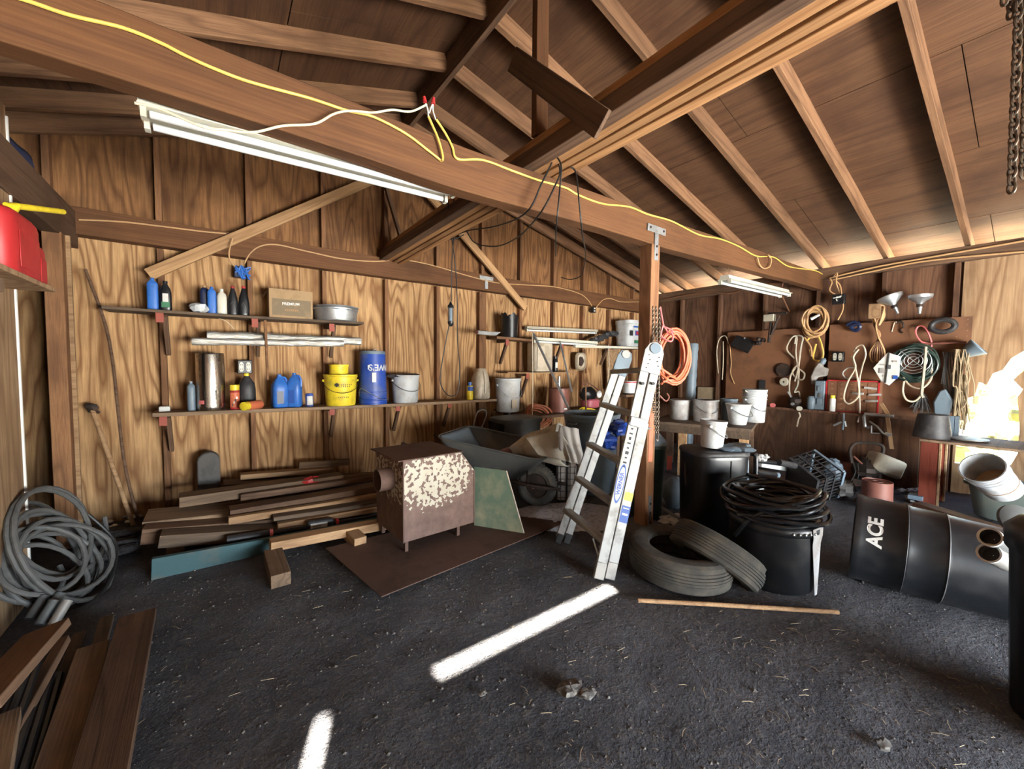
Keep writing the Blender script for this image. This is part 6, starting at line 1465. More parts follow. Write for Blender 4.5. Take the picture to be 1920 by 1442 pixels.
wallcord('yellow_strap', '', ((1736, 650), (1733, 690), (1728, 735), (1731, 745)), .012, 'cream_d', XP - .14, par=t)
wallcord('hanging_loop', '', ((1695, 715), (1693, 735), (1700, 750), (1715, 752), (1728, 738), (1730, 715)), .009, 'wcable', XP - .1, par=t)
wallcord('hanging_loop', '', ((1690, 700), (1705, 722), (1728, 728), (1745, 712), (1747, 690)), .009, 'wcable', XP - .08, par=t)
wallcord('pink_hose', 'thin pink hose looping up over the rail on the right pegboard', ((1745, 660), (1746, 640), (1735, 615), (1722, 612), (1717, 625), (1730, 642), (1760, 643), (1795, 642)), .008, 'pink', XP - .03, cat='hose')
# rail with hanging clutter at right
t = thing('hanging_rail', 'horizontal rod on the pegboard edge with dusty things hanging from it', 'rail', (0, 0, 0)); MB().tube([PX(1722, 645, XP - .05), PX(1812, 642, XP - .05)], .010, 8).o('rod', 'rustred', t)
t = thing('grey_cup', 'grey-green rubber cup hanging at the pegboard corner', 'cup', PX(1822, 657, XP - .10)); t.rotation_euler = (.9, 0, 0); MB().lathe([(.035, -.07), (.09, .05), (.085, .06), (.03, -.06)], 24).o('shell', 'bluegr', t)
t = thing('black_ring', 'thick black hose ring hanging on the right pegboard', 'ring', PX(1768, 611, XP - .06)); MB().tube([Vector((0, math.cos(a_) * .082, math.sin(a_) * .062)) for a_ in [2 * PI * i / 30 for i in range(30)]], .026, 10, closed=True).o('ring_body', 'blackd', t)
rnd = random.Random(3); b = MB()
for k in range(34):
    u0 = rnd.uniform(1782, 1818); x_ = XP - rnd.uniform(.03, .16); sp_ = rnd.uniform(-20, 20)
    pts = [PX(u0 + sp_ * s_ * .6 + 4 * math.sin(s_ * 9 + k), 655 + s_ * rnd.uniform(90, 160), x_) for s_ in (0, .25, .5, .75, 1)]
    b.tube(cr(pts, 5), rnd.uniform(.003, .008), 5)
tag(b.o('dried_vines', 'straw'), 'bunch of dusty dried stems and cobwebbed strings hanging by the wall hole', 'stems', kind='stuff')
b = MB()
for k in range(9):
    pts = [PX(1768 + k * 3 + 3 * math.sin(s_ * 5 + k), 660 + s_ * (60 + 9 * k), XP - .05) for s_ in (0, .3, .6, 1)]; b.tube(cr(pts, 4), .006, 5)
tag(b.o('grey_strings', 'grcord'), 'grey strings hanging from the rail left of the dried stems', 'string', kind='stuff')
chain('small_chain', [PX(1800, 665, XP - .12), PX(1796, 720, XP - .12), PX(1790, 770, XP - .13)], .020, .005, 'chain', 'light chain hanging among the dried stems')
t = thing('folded_bag', 'pale lilac plastic bag hanging above the upturned black pail', 'bag', PX(1766, 755, XP - .12)); q = MB(); q.prism([(-.05, -.12), (.06, -.12), (.08, .02), (.02, .14), (-.02, .12), (-.06, .0)], -.02, .02, Matrix(((0, 0, 1, 0), (-1, 0, 0, 0), (0, 1, 0, 0), (0, 0, 0, 1)))); q.o('sheet', 'bluegr', t, bevel=.012)
t = thing('whisk_brush', 'grey feathery brush hanging below the green wire coil', 'brush', PX(1728, 755, XP - .08)); q = MB()
for k in range(40): a_ = rnd.uniform(-.7, .7); q.tube([(0, 0, .12), (rnd.uniform(-.03, .03), math.sin(a_) * .14, .12 - .26 * math.cos(a_) * rnd.uniform(.6, 1))], .004, 4)
q.o('bristles', 'grcord', t); MB().tube([(0, 0, .10), (0, 0, .2)], .012, 6).o('handle', 'old2', t)
# booklet, tray, discs, tool, lamp
def wallquad(name, uvs, x_, mat, label, cat, th=.006, bv=.002):
    pts = [PX(u, v, x_) for u, v in uvs]; c0 = sum(pts, Vector()) / len(pts); q = MB(); n = len(pts)
    q.add([p_ - c0 for p_ in pts] + [p_ - c0 + Vector((th, 0, 0)) for p_ in pts], [tuple(range(n)), tuple(range(2 * n - 1, n - 1, -1))] + [(i, i + n, (i + 1) % n + n, (i + 1) % n) for i in range(n)])
    t = thing(name, label, cat, c0); q.o('sheet', mat, t, bevel=bv); return t
t = wallquad('booklet', ((1637, 690), (1664, 661), (1688, 668), (1686, 705), (1667, 723), (1652, 715)), XP - .16, 'label', 'white printed booklet sheet tied with a dark band, hanging beside the green coil', 'booklet')
for (u0, v0, u1, v1, mt) in ((1650, 683, 1660, 685, 'cloth'), (1661, 684, 1670, 692, 'grayp'), (1674, 676, 1682, 679, 'cloth'), (1649, 690, 1657, 700, 'cloth'), (1674, 704, 1683, 711, 'inkb'), (1655, 704, 1663, 706, 'cloth')):
    a_, c_ = PX(u0, v0, XP - .165), PX(u1, v1, XP - .165); q = MB(); q.box(-.001, .001, c_.y, a_.y, c_.z, a_.z); o = q.o('print', mt, t); o.location = Vector((XP - .1665, 0, 0)) - t.location
q = MB(); q.tube([PX(1667, 661, XP - .17) - t.location, PX(1660, 718, XP - .17) - t.location], .006, 6); q.o('tie_band', 'bcord', t)
t = wallquad('black_tray', ((1369, 647), (1381, 628), (1417, 640), (1401, 663)), XP - .05, 'black', 'flat black tray hanging askew from a nail on the left pegboard', 'tray', .03, .006)
q = MB(); q.ball(PX(1396, 634, XP - .07) - t.location, .012, 6); q.o('nail_head', 'steel', t)
t = thing('saw_blade', 'round grey saw blade hanging on the left pegboard', 'blade', PX(1469, 694, XP)); q = MB(); n = 40; q.prism([(.085 * (1 + .05 * (k % 2)) * math.cos(2 * PI * k / n), .085 * (1 + .05 * (k % 2)) * math.sin(2 * PI * k / n)) for k in range(n)], 0, .004, Matrix.Rotation(-PI / 2, 4, 'Y')); q.o('disc', 'iron', t)
t = thing('cream_pad', 'small cream round pad hanging below the saw blade', 'pad', PX(1471, 716, XP - .02)); MB().lathe([(.055, 0), (.055, .02), (.045, .03), (.012, .03), (.012, .0)], 24, Matrix.Rotation(-PI / 2, 4, 'Y')).o('body', 'cream_d', t)
t = wallquad('drill', ((1520, 720), (1519, 705), (1526, 690), (1533, 680), (1540, 680), (1541, 688), (1551, 691), (1548, 705), (1530, 708), (1526, 722)), XP - .10, 'cloth', 'dusty pale hand drill hanging nose up above the tool case', 'drill', .08, .015)
q = MB(); q.lathe([(.03, 0), (.03, .05), (.015, .07)], 14, M4(PX(1541, 682, XP - .07) - t.location, (.3, 0, 0))); q.o('chuck', 'bluegr', t)
t = thing('wall_lamp', 'old swivel lamp arm with a pale box, hanging high on the left pegboard', 'lamp', PX(1443, 597, XP - .08)); q = MB(); q.box(-.04, .04, -.06, .06, -.04, .05); q.o('box', 'cream_d', t, bevel=.004)
MB().tube([PX(1461, 592, XP - .1) - t.location, PX(1446, 628, XP - .1) - t.location], .016, 8).o('arm', 'iron', t); MB().tube([PX(1446, 605, XP - .07) - t.location, PX(1442, 642, XP - .1) - t.location], .022, 8).o('lamp_socket', 'iron', t); MB().tube([PX(1440, 588, XP - .05) - t.location, PX(1475, 587, XP - .05) - t.location], .016, 6).o('mount_bar', 'iron', t)
t = thing('brass_fittings', 'cluster of small dull metal fittings beside the black tray', 'fittings', PX(1426, 640, XP - .05)); q = MB()
for k in range(6): q.ball((rnd.uniform(-.03, 0), rnd.uniform(-.09, .09), rnd.uniform(-.03, .03)), .03, 7, (1, 1, 1), .15)
q.o('fittings_body', 'iron', t)
tag(MB().box(-.004, .004, -.04, .04, -.09, .09).o('dark_slot', 'ink', None, loc=PX(1429, 725, XP)), 'dark rectangular plate low on the left pegboard', 'plate')
for k, uv in enumerate((((1347, 700), (1344, 660), (1349, 636), (1360, 630), (1366, 645)), ((1356, 640), (1356, 680), (1354, 712)), ((1368, 645), (1371, 680), (1370, 700), (1377, 720)))):
    wallcord('thin_wire', ('thin pale wire bent in an arch at the left edge of the pegboard', 'straight hanging wire inside the arched one', 'reddish wire hanging below the black tray')[k], uv, .006, ('wcable', 'wcable', 'tcable')[k], XW - .004, cat='wire')
wallcord('dark_gloves', 'dark bundle of old gloves pinned on top of the right pegboard', ((1588, 610), (1600, 604), (1612, 612), (1604, 620), (1596, 612), (1612, 606)), .022, 'navy', XP - .03, cat='gloves')
wallcord('wire_hanger', 'small bent wire hanger on the right pegboard', ((1672, 622), (1677, 606), (1681, 604)), .005, 'wcable', XW - .004, cat='hook')
wallcord('iron_bracket', 'small dark iron bracket just above the pink hose', ((1682, 606), (1690, 602), (1694, 612), (1688, 618), (1692, 624)), .009, 'iron', XW - .008, cat='bracket')
# outlets on right wall
outlet(PX(1572, 669, XP - .02), 'double power outlet in a black box on the right pegboard', rot=(0, 0, -PI / 2))
t = thing('junction_box', 'black junction box high on the right wall where the yellow cables meet', 'junction box', PX(1573, 561, XP - .02)); MB().box(-.03, .03, -.06, .06, -.06, .06).o('box', 'black', t, bevel=.006)
for k in range(3): MB().tube(cr([(-.035, rnd.uniform(-.05, .05), rnd.uniform(-.04, .04)) for _ in range(3)], 4), .006, 6).o('wire_end', ('inkw', 'bcord', 'inkw')[k], t)
# board strip along the pegboard top and light sign on the hole
# ---- red-legged table at the right with upturned pail
e_ = PX(1724, 822, 5.22); TH = e_.z
rt = thing('red_leg_table', 'work table with red-painted legs in front of the hole in the right wall', 'table', (5.20, e_.y, 0))
MB().box(0, .62, -1.9, .0, TH - .025, TH).o('table_top', 'shelf', rt, bevel=.004)
for (dx, dy) in ((.02, -.13), (.36, -.13), (.02, -1.8), (.5, -1.8)): 
    MB().box(dx, dx + .045, dy, dy + .12, 0, TH - .026).o('leg', 'redw', rt, bevel=.003); MB().box(dx - .004, dx + .047, dy - .012, dy, 0, TH - .026).o('bare_edge', 'tan', rt)
MB().box(.08, .55, -.12, -.08, .06, .15).o('stretcher', 'redw', rt, bevel=.003)
c_, r, h = seat(1724, 1773, 771, 819, TH); c_ = Vector((5.40, PX(1748, 800, 5.40).y, TH))
t = thing('upturned_pail', 'dark grey pail standing upside down on the red-legged table', 'pail', c_); r = .13; h *= .88; b = MB(); b.lathe([(r * 1.02, 0), (r * 1.0, .02), (r * .80, h), (r * .74, h * 1.02), (.001, h * 1.02)], 40, capt=False); b.o('shell', 'blackd', t)
t = thing('blue_block', 'small blue grooved plastic block right of the upturned pail', 'block', (5.60, PX(1786, 790, 5.6).y, TH)); q = MB(); 
for k in range(3): q.box(-.02, .02, -.045 + k * .032, -.017 + k * .032, 0, .20)
q.box(-.01, .025, -.045, .05, 0, .20); q.o('body', 'bluegr', t)
for k, (u, rr) in enumerate(((1798, .10), (1815, .13))):
    t = thing('round_tray', ('small flat dark lid lying on the table beside the blue block', 'larger flat round lid lying on the table by the hole')[k], 'lid', (5.45, PX(u, 812, 5.45).y, TH + .001 + .011 * k)); MB().lathe([(rr, 0), (rr, .008), (rr * .9, .010), (.001, .006)], 36).o('disc', 'alu_d' if k else 'iron', t)
# tote with tilted bucket
c_ = PZ(1800, 974, 0)
t = thing('storage_tote', 'grey-green storage tote under the red-legged table', 'tote', (c_.x + .20, c_.y - .50, .0), 0); TH2 = .30
b = MB(); b.lathe([(.44, .045), (.46, .06), (.50, TH2), (.53, TH2 + .005), (.53, TH2 + .03), (.485, TH2 + .03), (.45, .08), (.001, .08)], 44, sq=(.42, .95, 6), capt=False); b.o('shell', 'tote', t, ang=50)
tt = PD(1882, 918, depth_of(Vector((c_.x + .2, c_.y - .45, .4)))); vb_ = (acr * -.78 + ZV * .60 - dep * .16)
bucket('tilted_bucket', 'white bucket with tan inside tipped over on the grey-green tote', 'bucket', tt.x, tt.y, tt.z, .130, .31, 'white', rings=3, bail=0, rot=tuple(rot_to(vb_).to_euler()), inner=('tan', .35))
# sill timber and pallet edge in front
board('sill_beam', PZ(1722, 952, .05), PZ(1935, 1022, .05), .12, .10, 'old2', label='dark rough timber sill on the ground in front of the tote', cat='beam')
b = MB(); p_ = [PZ(1640, 950, .012), PZ(1700, 945, .012), PZ(1935, 1050, .012), PZ(1880, 1075, .012)]
# right foreground: black cart and two pipe mouths
t = thing('black_cart', 'black plastic bin at the right edge of the photo, nearest the viewer', 'bin', (0, 0, 0))
f0 = PZ(1892, 1440, 0); f0 = PD(1893, 1442, 1.50); base = Vector((2.30, -.02, 0))
q = MB(); m_ = Matrix.Translation((2.40, -.15, 0)) @ Matrix.Rotation(-.63, 4, 'Z')
q.lathe([(.40, 0), (.42, .02), (.47, .60), (.50, .62), (.50, .66)], 36, m_, sq=(.40, .40, 5)); q.o('body', 'black', t, ang=50)
q = MB(); q.lathe([(.52, .66), (.52, .69), (.45, .73), (.2, .76), (.001, .765)], 36, m_, sq=(.40, .40, 4), capb=False); q.o('lid', 'black', t, ang=50)
q = MB(); q.lathe([(.06, 0), (.06, .015), (.03, .02), (.001, .015)], 30, Matrix.Translation(PD(1903, 975, 1.66)) @ rot_to(Vector((-.6, -.5, .35)))); q.o('round_cap', 'grayp', t)
for k, (u, v) in enumerate(((1852, 1006), (1850, 1036))):
    p0_ = PD(u + 4, v + 1, 1.78); p1_ = p0_ + (acr * .85 + dep * .15 + ZV * -.42).normalized() * .11
    tp_ = thing('pipe_stub', ('upper of two grey pipe stubs poking left from the black bin', 'lower of two grey pipe stubs poking left from the black bin')[k], 'pipe', p0_); tp_.rotation_euler = rot_to(p1_ - p0_).to_euler()
    MB().lathe([(.040, 0), (.040, .11), (.034, .11), (.034, .0)], 30, capb=False, capt=False).o('wall', 'alu_d' if k else 'grayp', tp_); MB().lathe([(.034, .001), (.043, -.002), (.043, .006), (.04, .008)], 30, capb=False, capt=False).o('rim', 'tubew', tp_)
    MB().lathe([(.001, .03), (.035, .03)], 24, capb=False, capt=False).o('plug', 'ink', tp_)

# ================================================================= LIGHT FIXTURES AND CABLES
A_, B_ = PY(262, 209, 1.93), PY(846, 362, 1.93)
t, m_, L_ = fixture('strip_light', 'long cream double-tube strip light hanging by hooks under the tie beam at upper left', A_, B_, .15, .05, 2)
for s_ in (.03, .97):
    p_ = m_ @ Vector((L_ * s_, 0, .05)); MB().tube([p_, p_ + Vector((0, -.02, .10))], .003, 6).o('hanger_hook', 'steel', t)
p_ = PY(1416, 530, 2.0)
A_, B_ = PY(1358, 524, 1.90), PY(1472, 551, 1.90)
t, m_, L_ = fixture('strip_light', 'short cream strip light hanging near the right end of the tie beam', A_, B_, .15, .04, 2)
for s_ in (.06, .94):
    p_ = m_ @ Vector((L_ * s_, 0, .04)); MB().tube([p_, p_ + Vector((0, -.01, .12))], .003, 6).o('hanger_hook', 'rustred', t)
YF = TB - .054
def beamcord(name, label, uv, tr, mat, y_=YF, cat='cable', smooth=6):
    o = MB().tube(cr([PY(u, v, y_) for u, v in uv], smooth), tr, 8).o(name, mat); return tag(o, label, cat)
beamcord('yellow_cable', 'yellow cable stapled in waves along the left part of the tie beam', ((-60, -28), (40, -2), (130, 28), (230, 52), (300, 80), (345, 103), (400, 128), (470, 154), (580, 184), (650, 207), (700, 219), (760, 250), (800, 280), (828, 302)), .0055, 'ycable')
beamcord('yellow_cable', 'yellow cable rising from the beam to the red wire nuts, left strand', ((829, 302), (830, 292), (822, 262), (812, 238), (803, 218)), .0055, 'ycable', YF - .01)
beamcord('yellow_cable', 'yellow cable stapled along the right part of the tie beam to the wall', ((818, 224), (835, 250), (848, 275), (858, 298), (905, 300), (960, 320), (1010, 338), (1060, 352), (1085, 366), (1130, 382), (1180, 388), (1215, 402), (1260, 415), (1310, 440), (1350, 448), (1385, 462), (1418, 480), (1450, 482), (1480, 500), (1530, 508), (1552, 522)), .0055, 'ycable')
t = thing('wire_nuts', 'two red wire connectors joining the cables above the tie beam', 'connector', PY(803, 205, YF - .02))
for (u, v, u2, v2) in ((797, 192, 795, 181), (812, 195, 813, 183)): MB().tube([PY(u, v, YF - .02) - t.location, PY(u2, v2, YF - .02) - t.location], [.010, .006], 10).o('cap', 'red', t)
for uv in (((803, 218), (802, 205), (798, 194)), ((817, 224), (812, 208), (812, 196)), ((805, 212), (808, 202), (811, 196))): MB().tube(cr([PY(u, v, YF - .02) - t.location for u, v in uv], 4), .003, 6).o('bare_wire', 'inkw', t)
beamcord('white_cable', 'white flex running from the strip light up to the red wire connectors', ((252, 193), (300, 204), (380, 238), (420, 243), (475, 248), (530, 236), (590, 232), (625, 214), (655, 208), (700, 211), (735, 206), (770, 209), (800, 196)), .0045, 'wcable', YF - .03, 'cord')
GYF = GY - .125
beamcord('wall_cable', 'thin tan cable along the back wall plate at the left', ((148, 412), (230, 416), (300, 424), (380, 434), (424, 438)), .006, 'tcable', GYF)
beamcord('wall_cable', 'tan cable dropping in front of the brace to the blue wall box', ((436, 447), (430, 470), (431, 488), (440, 500)), .006, 'tcable', 4.22)
beamcord('wall_cable', 'tan cable arching from the blue wall box along the plate to the black switch', ((458, 494), (470, 474), (490, 461), (520, 459), (570, 470), (640, 485), (700, 490), (760, 488), (820, 500), (880, 518), (930, 530), (980, 534), (1040, 538), (1085, 550), (1102, 562), (1110, 574)), .006, 'tcable', GYF)
beamcord('wall_cable', 'tan cable arching away right of the black switch', ((1117, 578), (1130, 563), (1145, 560), (1165, 566), (1200, 566)), .006, 'tcable', GYF)
beamcord('cable_loop', 'small loop of cable tied below the beam near its right end', ((1420, 482), (1424, 496), (1432, 503), (1443, 500), (1446, 486), (1440, 478)), .006, 'tcable', YF - .02)
# cables on right wall plate
for k, (v0, v1, lb_) in enumerate(((521, 462, 'upper brown cable along the top plate of the right wall'), (526, 473, 'lower brown cable along the top plate of the right wall'))):
    xs = RX - .13
    o = MB().tube(cr([PX(1556, v0, xs), PX(1640, v0 - 20 + k * 2, xs), PX(1740, v0 - 38 + k, xs), PX(1930, v1 - 12 + k * 10, xs)], 8), .009, 8).o('plate_cable', 'tcable'); tag(o, lb_, 'cable')
tag(MB().tube(cr([PX(1240, 562, RX - .12), PX(1320, 548, RX - .12), PX(1370, 550, RX - .12), PX(1420, 535, RX - .12), PX(1500, 528, RX - .12)], 6), .007, 6).o('plate_cable', 'brcord'), 'dark cable sagging along the right wall plate near the back corner', 'cable')
for k, uv in enumerate((((1556, 522), (1560, 530), (1556, 545), (1572, 555)), ((1562, 520), (1570, 512), (1568, 530), (1575, 550)), ((1565, 525), (1575, 535), (1578, 552)))):
    wallcord('drop_cable', ('left', 'middle', 'right')[k] + ' of the three tan cables dropping into the black junction box', uv, .007, 'tcable', RX - .16, cat='cable')
wallcord('drop_cable', 'pinkish cable hanging below the black junction box', ((1581, 568), (1580, 582), (1571, 600)), .007, 'tcable', XP - .02, cat='cable')
tag(MB().tube([PD(1467, 556, 5.0), PD(1487, 600, 5.5), PD(1520, 648, 6.0), PX(1560, 668, XP - .03)], .008, 6).o('light_flex', 'brcord'), 'brown flex stretched from the short strip light to the pegboard outlet', 'cord')
# black cords hanging from the built-up beam, with the work lamp
def air(name, label, uvd, tr, mat, cat='cord', par=None):
    o = MB().tube(cr([PD(u, v, d) for u, v, d in uvd], 7), tr, 7).o(name, mat, par); return o if par else tag(o, label, cat)
air('power_cable', 'black cord looping from the beam crossing towards the hanging work lamp', ((1035, 262, 2.2), (1040, 290, 2.2), (1015, 345, 2.15), (985, 400, 2.2), (930, 424, 2.9), (880, 432, 3.5), (852, 442, 3.6)), .005, 'bcord')
air('power_cable', 'black cord drooping in a deep curve below the tie beam', ((1040, 290, 2.2), (1050, 320, 2.2), (1040, 350, 2.15), (1010, 404, 2.2), (970, 445, 2.8), (930, 462, 3.3), (890, 455, 3.5), (875, 432, 3.6)), .005, 'bcord')
air('power_cable', 'black cord falling straight from the beam crossing', ((1042, 292, 2.15), (1052, 310, 2.1), (1050, 350, 2.1), (1045, 405, 2.1), (1042, 440, 2.3), (1042, 480, 3.0)), .0045, 'bcord')
air('power_cable', 'black cord hanging in a long narrow loop right of the others', ((1070, 313, 2.2), (1080, 325, 2.2), (1086, 380, 2.15), (1092, 440, 2.3), (1098, 480, 3.2), (1090, 515, 3.5), (1070, 524, 3.7), (1052, 520, 3.8)), .0045, 'bcord')
air('grey_wires', 'twisted ends of grey wire on top of the built-up beam', ((1020, 285, 2.2), (1035, 262, 2.2), (1040, 275, 2.2), (1028, 295, 2.2), (1036, 268, 2.2)), .004, 'grcord', 'wire')
t = thing('work_lamp', 'black caged work lamp hanging on its cord in front of the plywood wall', 'work lamp', (0, 0, 0))
air('cord', '', ((850, 362, 2.9), (852, 400, 3.2), (850, 450, 3.6), (847, 500, 3.75), (846, 565, 3.8)), .005, 'bcord', par=t)
air('cord', '', ((846, 440, 3.6), (854, 500, 3.8), (857, 560, 3.8), (858, 640, 3.8), (862, 690, 3.8), (858, 735, 3.8), (842, 742, 3.8), (828, 725, 3.8), (826, 700, 3.8), (836, 640, 3.8), (842, 610, 3.8)), .005, 'bcord', par=t)
air('cord', '', ((840, 380, 2.9), (838, 420, 3.2), (842, 440, 3.5), (848, 450, 3.6), (870, 440, 3.6)), .005, 'bcord', par=t)
c0 = PD(845, 590, 3.8); sc_ = 3.8 / FPX
MB().lathe([(.006, 24 * sc_), (.014, 20 * sc_), (.028, 17 * sc_), (.03, 13 * sc_)], 16, Matrix.Translation(c0)).o('handle', 'black', t)
MB().lathe([(.03, -13 * sc_), (.028, -17 * sc_), (.012, -22 * sc_)], 16, Matrix.Translation(c0)).o('guard_end', 'black', t)
MB().lathe([(.018, -12 * sc_), (.018, 12 * sc_)], 14, Matrix.Translation(c0)).o('lamp_tube', 'bluegr', t)
for k in range(4): a_ = k * PI / 2 + .5; MB().tube([c0 + Vector((math.cos(a_) * .027, math.sin(a_) * .027, 14 * sc_)), c0 + Vector((math.cos(a_) * .027, math.sin(a_) * .027, -14 * sc_))], .003, 5).o('guard_wire', 'black', t)

# ================================================================= LEFT EDGE
# shelf with red fuel cans
p0_ = PX(0, 548, -.70); YA = 2.0; YB_ = PX(102, 548, -.58).y
zs_ = PX(102, 548, -.58).z
t = thing('fuel_shelf', 'short board shelf on the left wall panel carrying the red fuel cans', 'shelf', (LX + .012, 0, 0))
MB().box(0, .26, 1.2, YB_, zs_, zs_ + .02).o('shelf_board', 'ply_tan', t, bevel=.002)
for y_ in (1.4, 2.3): MB().box(0, .20, y_, y_ + .035, zs_ - .05, zs_ - .001).o('bracket_arm', 'old', t)
def gascan(y0, y1, x0, x1, zt_, label, spout=True):
    t = thing('fuel_can', label, 'fuel can', ((x0 + x1) / 2, (y0 + y1) / 2, zs_ + .021)); h = zt_ - zs_ - .021; wx, wy = (x1 - x0), (y1 - y0)
    b = MB(); b.lathe([(.47, 0), (.5, .012), (.5, h * .80), (.48, h * .88), (.44, h * .92)], 36, sq=(wx, wy, 6)); b.o('tank', 'red', t, ang=50)
    MB().tube(cr([(0, -wy * .40, h * .90), (0, -wy * .38, h * 1.05), (0, wy * .18, h * 1.04), (0, wy * .28, h * .90)], 5), .016, 10).o('handle', 'red', t)
    q = MB(); q.box(wx * .5, wx * .5 + .003, -wy * .30, wy * .33, h * .16, h * .66); q.o('moulded_panel', 'red', t, bevel=.002)
    if spout:
        MB().lathe([(.026, h * .90), (.026, h * 1.0), (.018, h * 1.02)], 18, M4((0, wy * .40, 0))).o('spout_cap', 'yellow', t)
        MB().tube([(0, wy * .40, h * 1.0), (.01, wy * .44, h * 1.10), (.02, wy * .50, h * 1.22)], [.020, .016, .013], 12).o('spout', 'yellow', t)
        MB().tube([(0, wy * .36, h * 1.16), (.02, wy * .52, h * 1.21), PX(118, 397, -.62) - t.location], [.010, .014, .013], 12).o('spout', 'yellow', t)
    return t
ya = PX(82, 480, -.62).y
gascan(ya - .34, ya, -.80, -.62, PX(78, 418, -.62).z, 'red plastic fuel can with a yellow spout on the left shelf')
gascan(ya + .015, ya + .13, -.78, -.64, PX(95, 468, -.64).z, 'second red fuel can, lower and half hidden behind the spouted one', False)
# tarp and boards above the opening
drape('blue_tarp_edge', [Vector((-.95, 2.7, 2.56)), Vector((-.95, 4.2, 2.40)), Vector((-1.0, 4.25, 2.62)), Vector((-1.0, 2.75, 2.80))], 24, 6, 'cobweb', 'dark blue tarpaulin tucked above the beam at the upper left', 'tarpaulin', .02, 16)
board('leaning_sheet', Vector((LX + .05, 1.6, 2.1)), Vector((LX + .05, 2.55, 2.1)), .02, .9, 'ply_tan', label='plywood offcut with a slanting corner at the upper left edge', cat='board')
# left floor: coil of grey cable, planks along the partition
c0 = PD(112, 1030, 3.0)
t = thing('grey_cable_coil', 'large tangled coil of stiff grey cable slumped by the left partition', 'cable', (0, 0, 0))
cc0 = Vector((-.74, 3.14, .27))
MB().tube(coil(cc0, .27, 9, .014, Vector((.25, .97, 0)).normalized(), Vector((-.35, 0, .94)).normalized(), .13, 31, 1.0), .0125, 8).o('coils', 'grcord', t)
MB().tube(coil(cc0 + Vector((.06, -.10, -.08)), .20, 5, .014, Vector((.5, .86, 0)).normalized(), Vector((-.5, .2, .83)).normalized(), .12, 12, 1.0), .012, 8).o('coils', 'grcord', t)
MB().tube(cr([cc0 + Vector((.1, .2, .1)), cc0 + Vector((.22, .15, -.1)), cc0 + Vector((.2, -.1, -.26)), cc0 + Vector((.05, -.3, -.27))], 6), .009, 8).o('loose_end', 'bcord', t)
for k, (u, v) in enumerate(((72, 1140), (90, 1150), (102, 1135), (115, 1150))):
    p_ = PD(u, v, 2.5); p_ = PZ(u, v, .10); o = MB().tube([p_ - Vector((.02, .03, .03)), p_ + Vector((.015, .03, .04))], .020, 12).o('pipe_offcut', 'grayp' if k < 3 else 'alu_d'); tag(o, 'short grey pipe offcut lying at the foot of the cable coil', 'pipe', 'pipe offcuts by the cable coil')
def fplank(u0, v0, z0, u1, v1, z1, wy, hz, mat, label, tw=0, name='floor_plank'):
    return board(name, PZ(u0, v0, z0), PZ(u1, v1, z1), wy, hz, mat, twist=tw, label=label, cat='plank')
fplank(258, 1155, .09, 175, 1500, .09, .13, .035, 'old2', 'dark board nearest the open floor in the left foreground')
fplank(175, 1215, .06, 90, 1500, .06, .10, .035, 'old', 'paler grey board beside the dark one in the left foreground')
fplank(90, 1180, .30, -60, 1345, .30, .12, .03, 'old2', 'reddish-brown board end with a bright cut edge, propped higher at the far left', .25)
fplank(120, 1200, .12, -40, 1490, .12, .035, .03, 'old2', 'narrow dark lath between the propped board and the cable coil', .2)
fplank(150, 1190, .03, 30, 1500, .03, .04, .03, 'shelf_d', 'narrow nearly black lath low beside the paler board')
fplank(200, 1160, .02, 120, 1460, .02, .05, .03, 'shelf_d', 'dark board end showing behind the paler board')
fplank(15, 1345, .22, -10, 1480, .22, .05, .04, 'old', 'short grey stub at the bottom left corner')
for k in range(6): 
    o = MB().tube([PZ(40 + k * 14, 1235 + k * 6, .05 + .03 * (5 - k)), PZ(-60 + k * 22, 1480, .05 + .03 * (5 - k))], .014, 8).o('metal_rod', 'black'); tag(o, 'long thin dark rod in the bundle lying along the left partition', 'rod', 'bundle of dark rods at the left')
b = MB()
for k in range(14): p_ = PZ(random.uniform(150, 240), random.uniform(1000, 1040), .05); b.ball(p_, random.uniform(.03, .07), 7, (1.6, 1.2, .5), .3)
tag(b.o('dirt_clods', 'dirt', None, ang=60), 'low mound of dark clods in the left corner', 'dirt', kind='stuff')

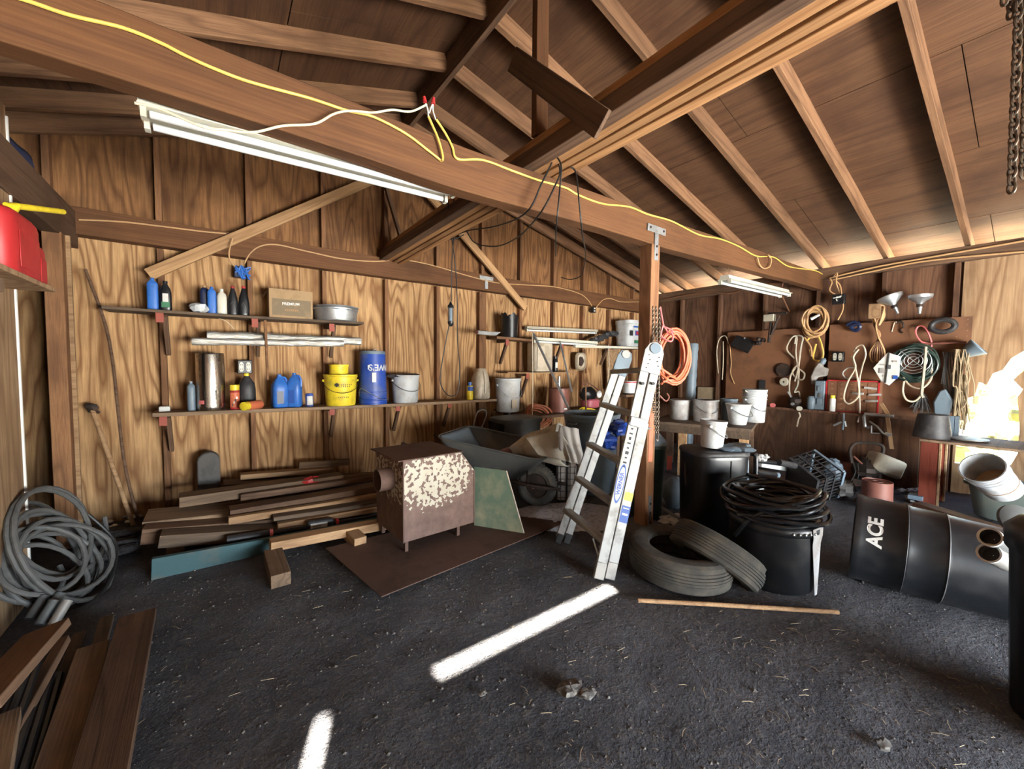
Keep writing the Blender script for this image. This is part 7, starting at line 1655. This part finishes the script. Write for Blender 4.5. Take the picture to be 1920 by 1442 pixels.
# ================================================================= GROUND LITTER
def scatter(name, n, fn, mat, label, cat):
    b = MB(); fn(b, n); o = b.o(name, mat, None, ang=30); return tag(o, label, cat, kind='stuff')
rg = random.Random(99)
def gz(x, y):
    p = Vector((x, y, 0)); return noise.noise(p * 1.1) * .012 + noise.noise(p * 5.5) * .007 + noise.noise(p * 14) * .004 - .008
def stones(b, n):
    for _ in range(n):
        y = rg.uniform(.0, 3.2); x = rg.uniform(-.5, 3.2); s = abs(rg.gauss(0, .0026)) + .0012
        v0 = len(b.v); rr = [rg.uniform(.6, 1.3) for _ in range(6)]; z = gz(x, y)
        vs = [(x + s * rr[0], y, z), (x, y + s * rr[1], z), (x - s * rr[2], y, z), (x, y - s * rr[3], z), (x, y, z + s * rr[4] * .8), (x, y, z - s)]
        b.add(vs, [(0, 1, 4), (1, 2, 4), (2, 3, 4), (3, 0, 4), (1, 0, 5), (2, 1, 5), (3, 2, 5), (0, 3, 5)])
scatter('pebbles', 6500, stones, 'pebble', 'small pale pebbles scattered over the dark dirt', 'pebbles')
def straws(b, n):
    for _ in range(n):
        if rg.random() < .5: x, y = rg.uniform(.9, 2.6), rg.uniform(-.0, 1.2)
        else: x, y = rg.uniform(-.3, 2.8), rg.uniform(.2, 3.0)
        a = rg.uniform(0, PI); l = rg.uniform(.006, .028); z = gz(x, y) + .004; c, s = math.cos(a) * l, math.sin(a) * l
        b.tube([(x - c, y - s, z), (x + s * .2, y + c * .2, z + .003), (x + c, y + s, z)], .0008 + rg.random() * .0004, 3)
scatter('straw_bits', 300, straws, 'straw', 'bits of dry straw and bark scattered on the dirt', 'straw')
t = PZ(1075, 1288, .0)
b = MB()
for (u, v, s) in ((1070, 1290, .035), (1100, 1300, .025), (905, 1300, .012), (1655, 1395, .02)): p_ = PZ(u, v, .004); b.ball(p_, s, 8, (1.5, 1, .35), .3)
tag(b.o('pale_stones', 'pebble', None, ang=20), 'few larger pale flat stones in the middle of the dirt floor', 'stones', kind='stuff')
# yard outside the hole
b = MB()
for k in range(90):
    x, y, z = RX + rg.uniform(.5, 2.5), rg.uniform(-1.5, 1.2), rg.uniform(0, 1.3); b.ball((x, y, z), rg.uniform(.04, .12), 5, (1, 1, 1), .4)
tag(b.o('bush', 'foliage', None, ang=20), 'sunlit pale bush outside the hole in the right wall', 'bush', kind='stuff')
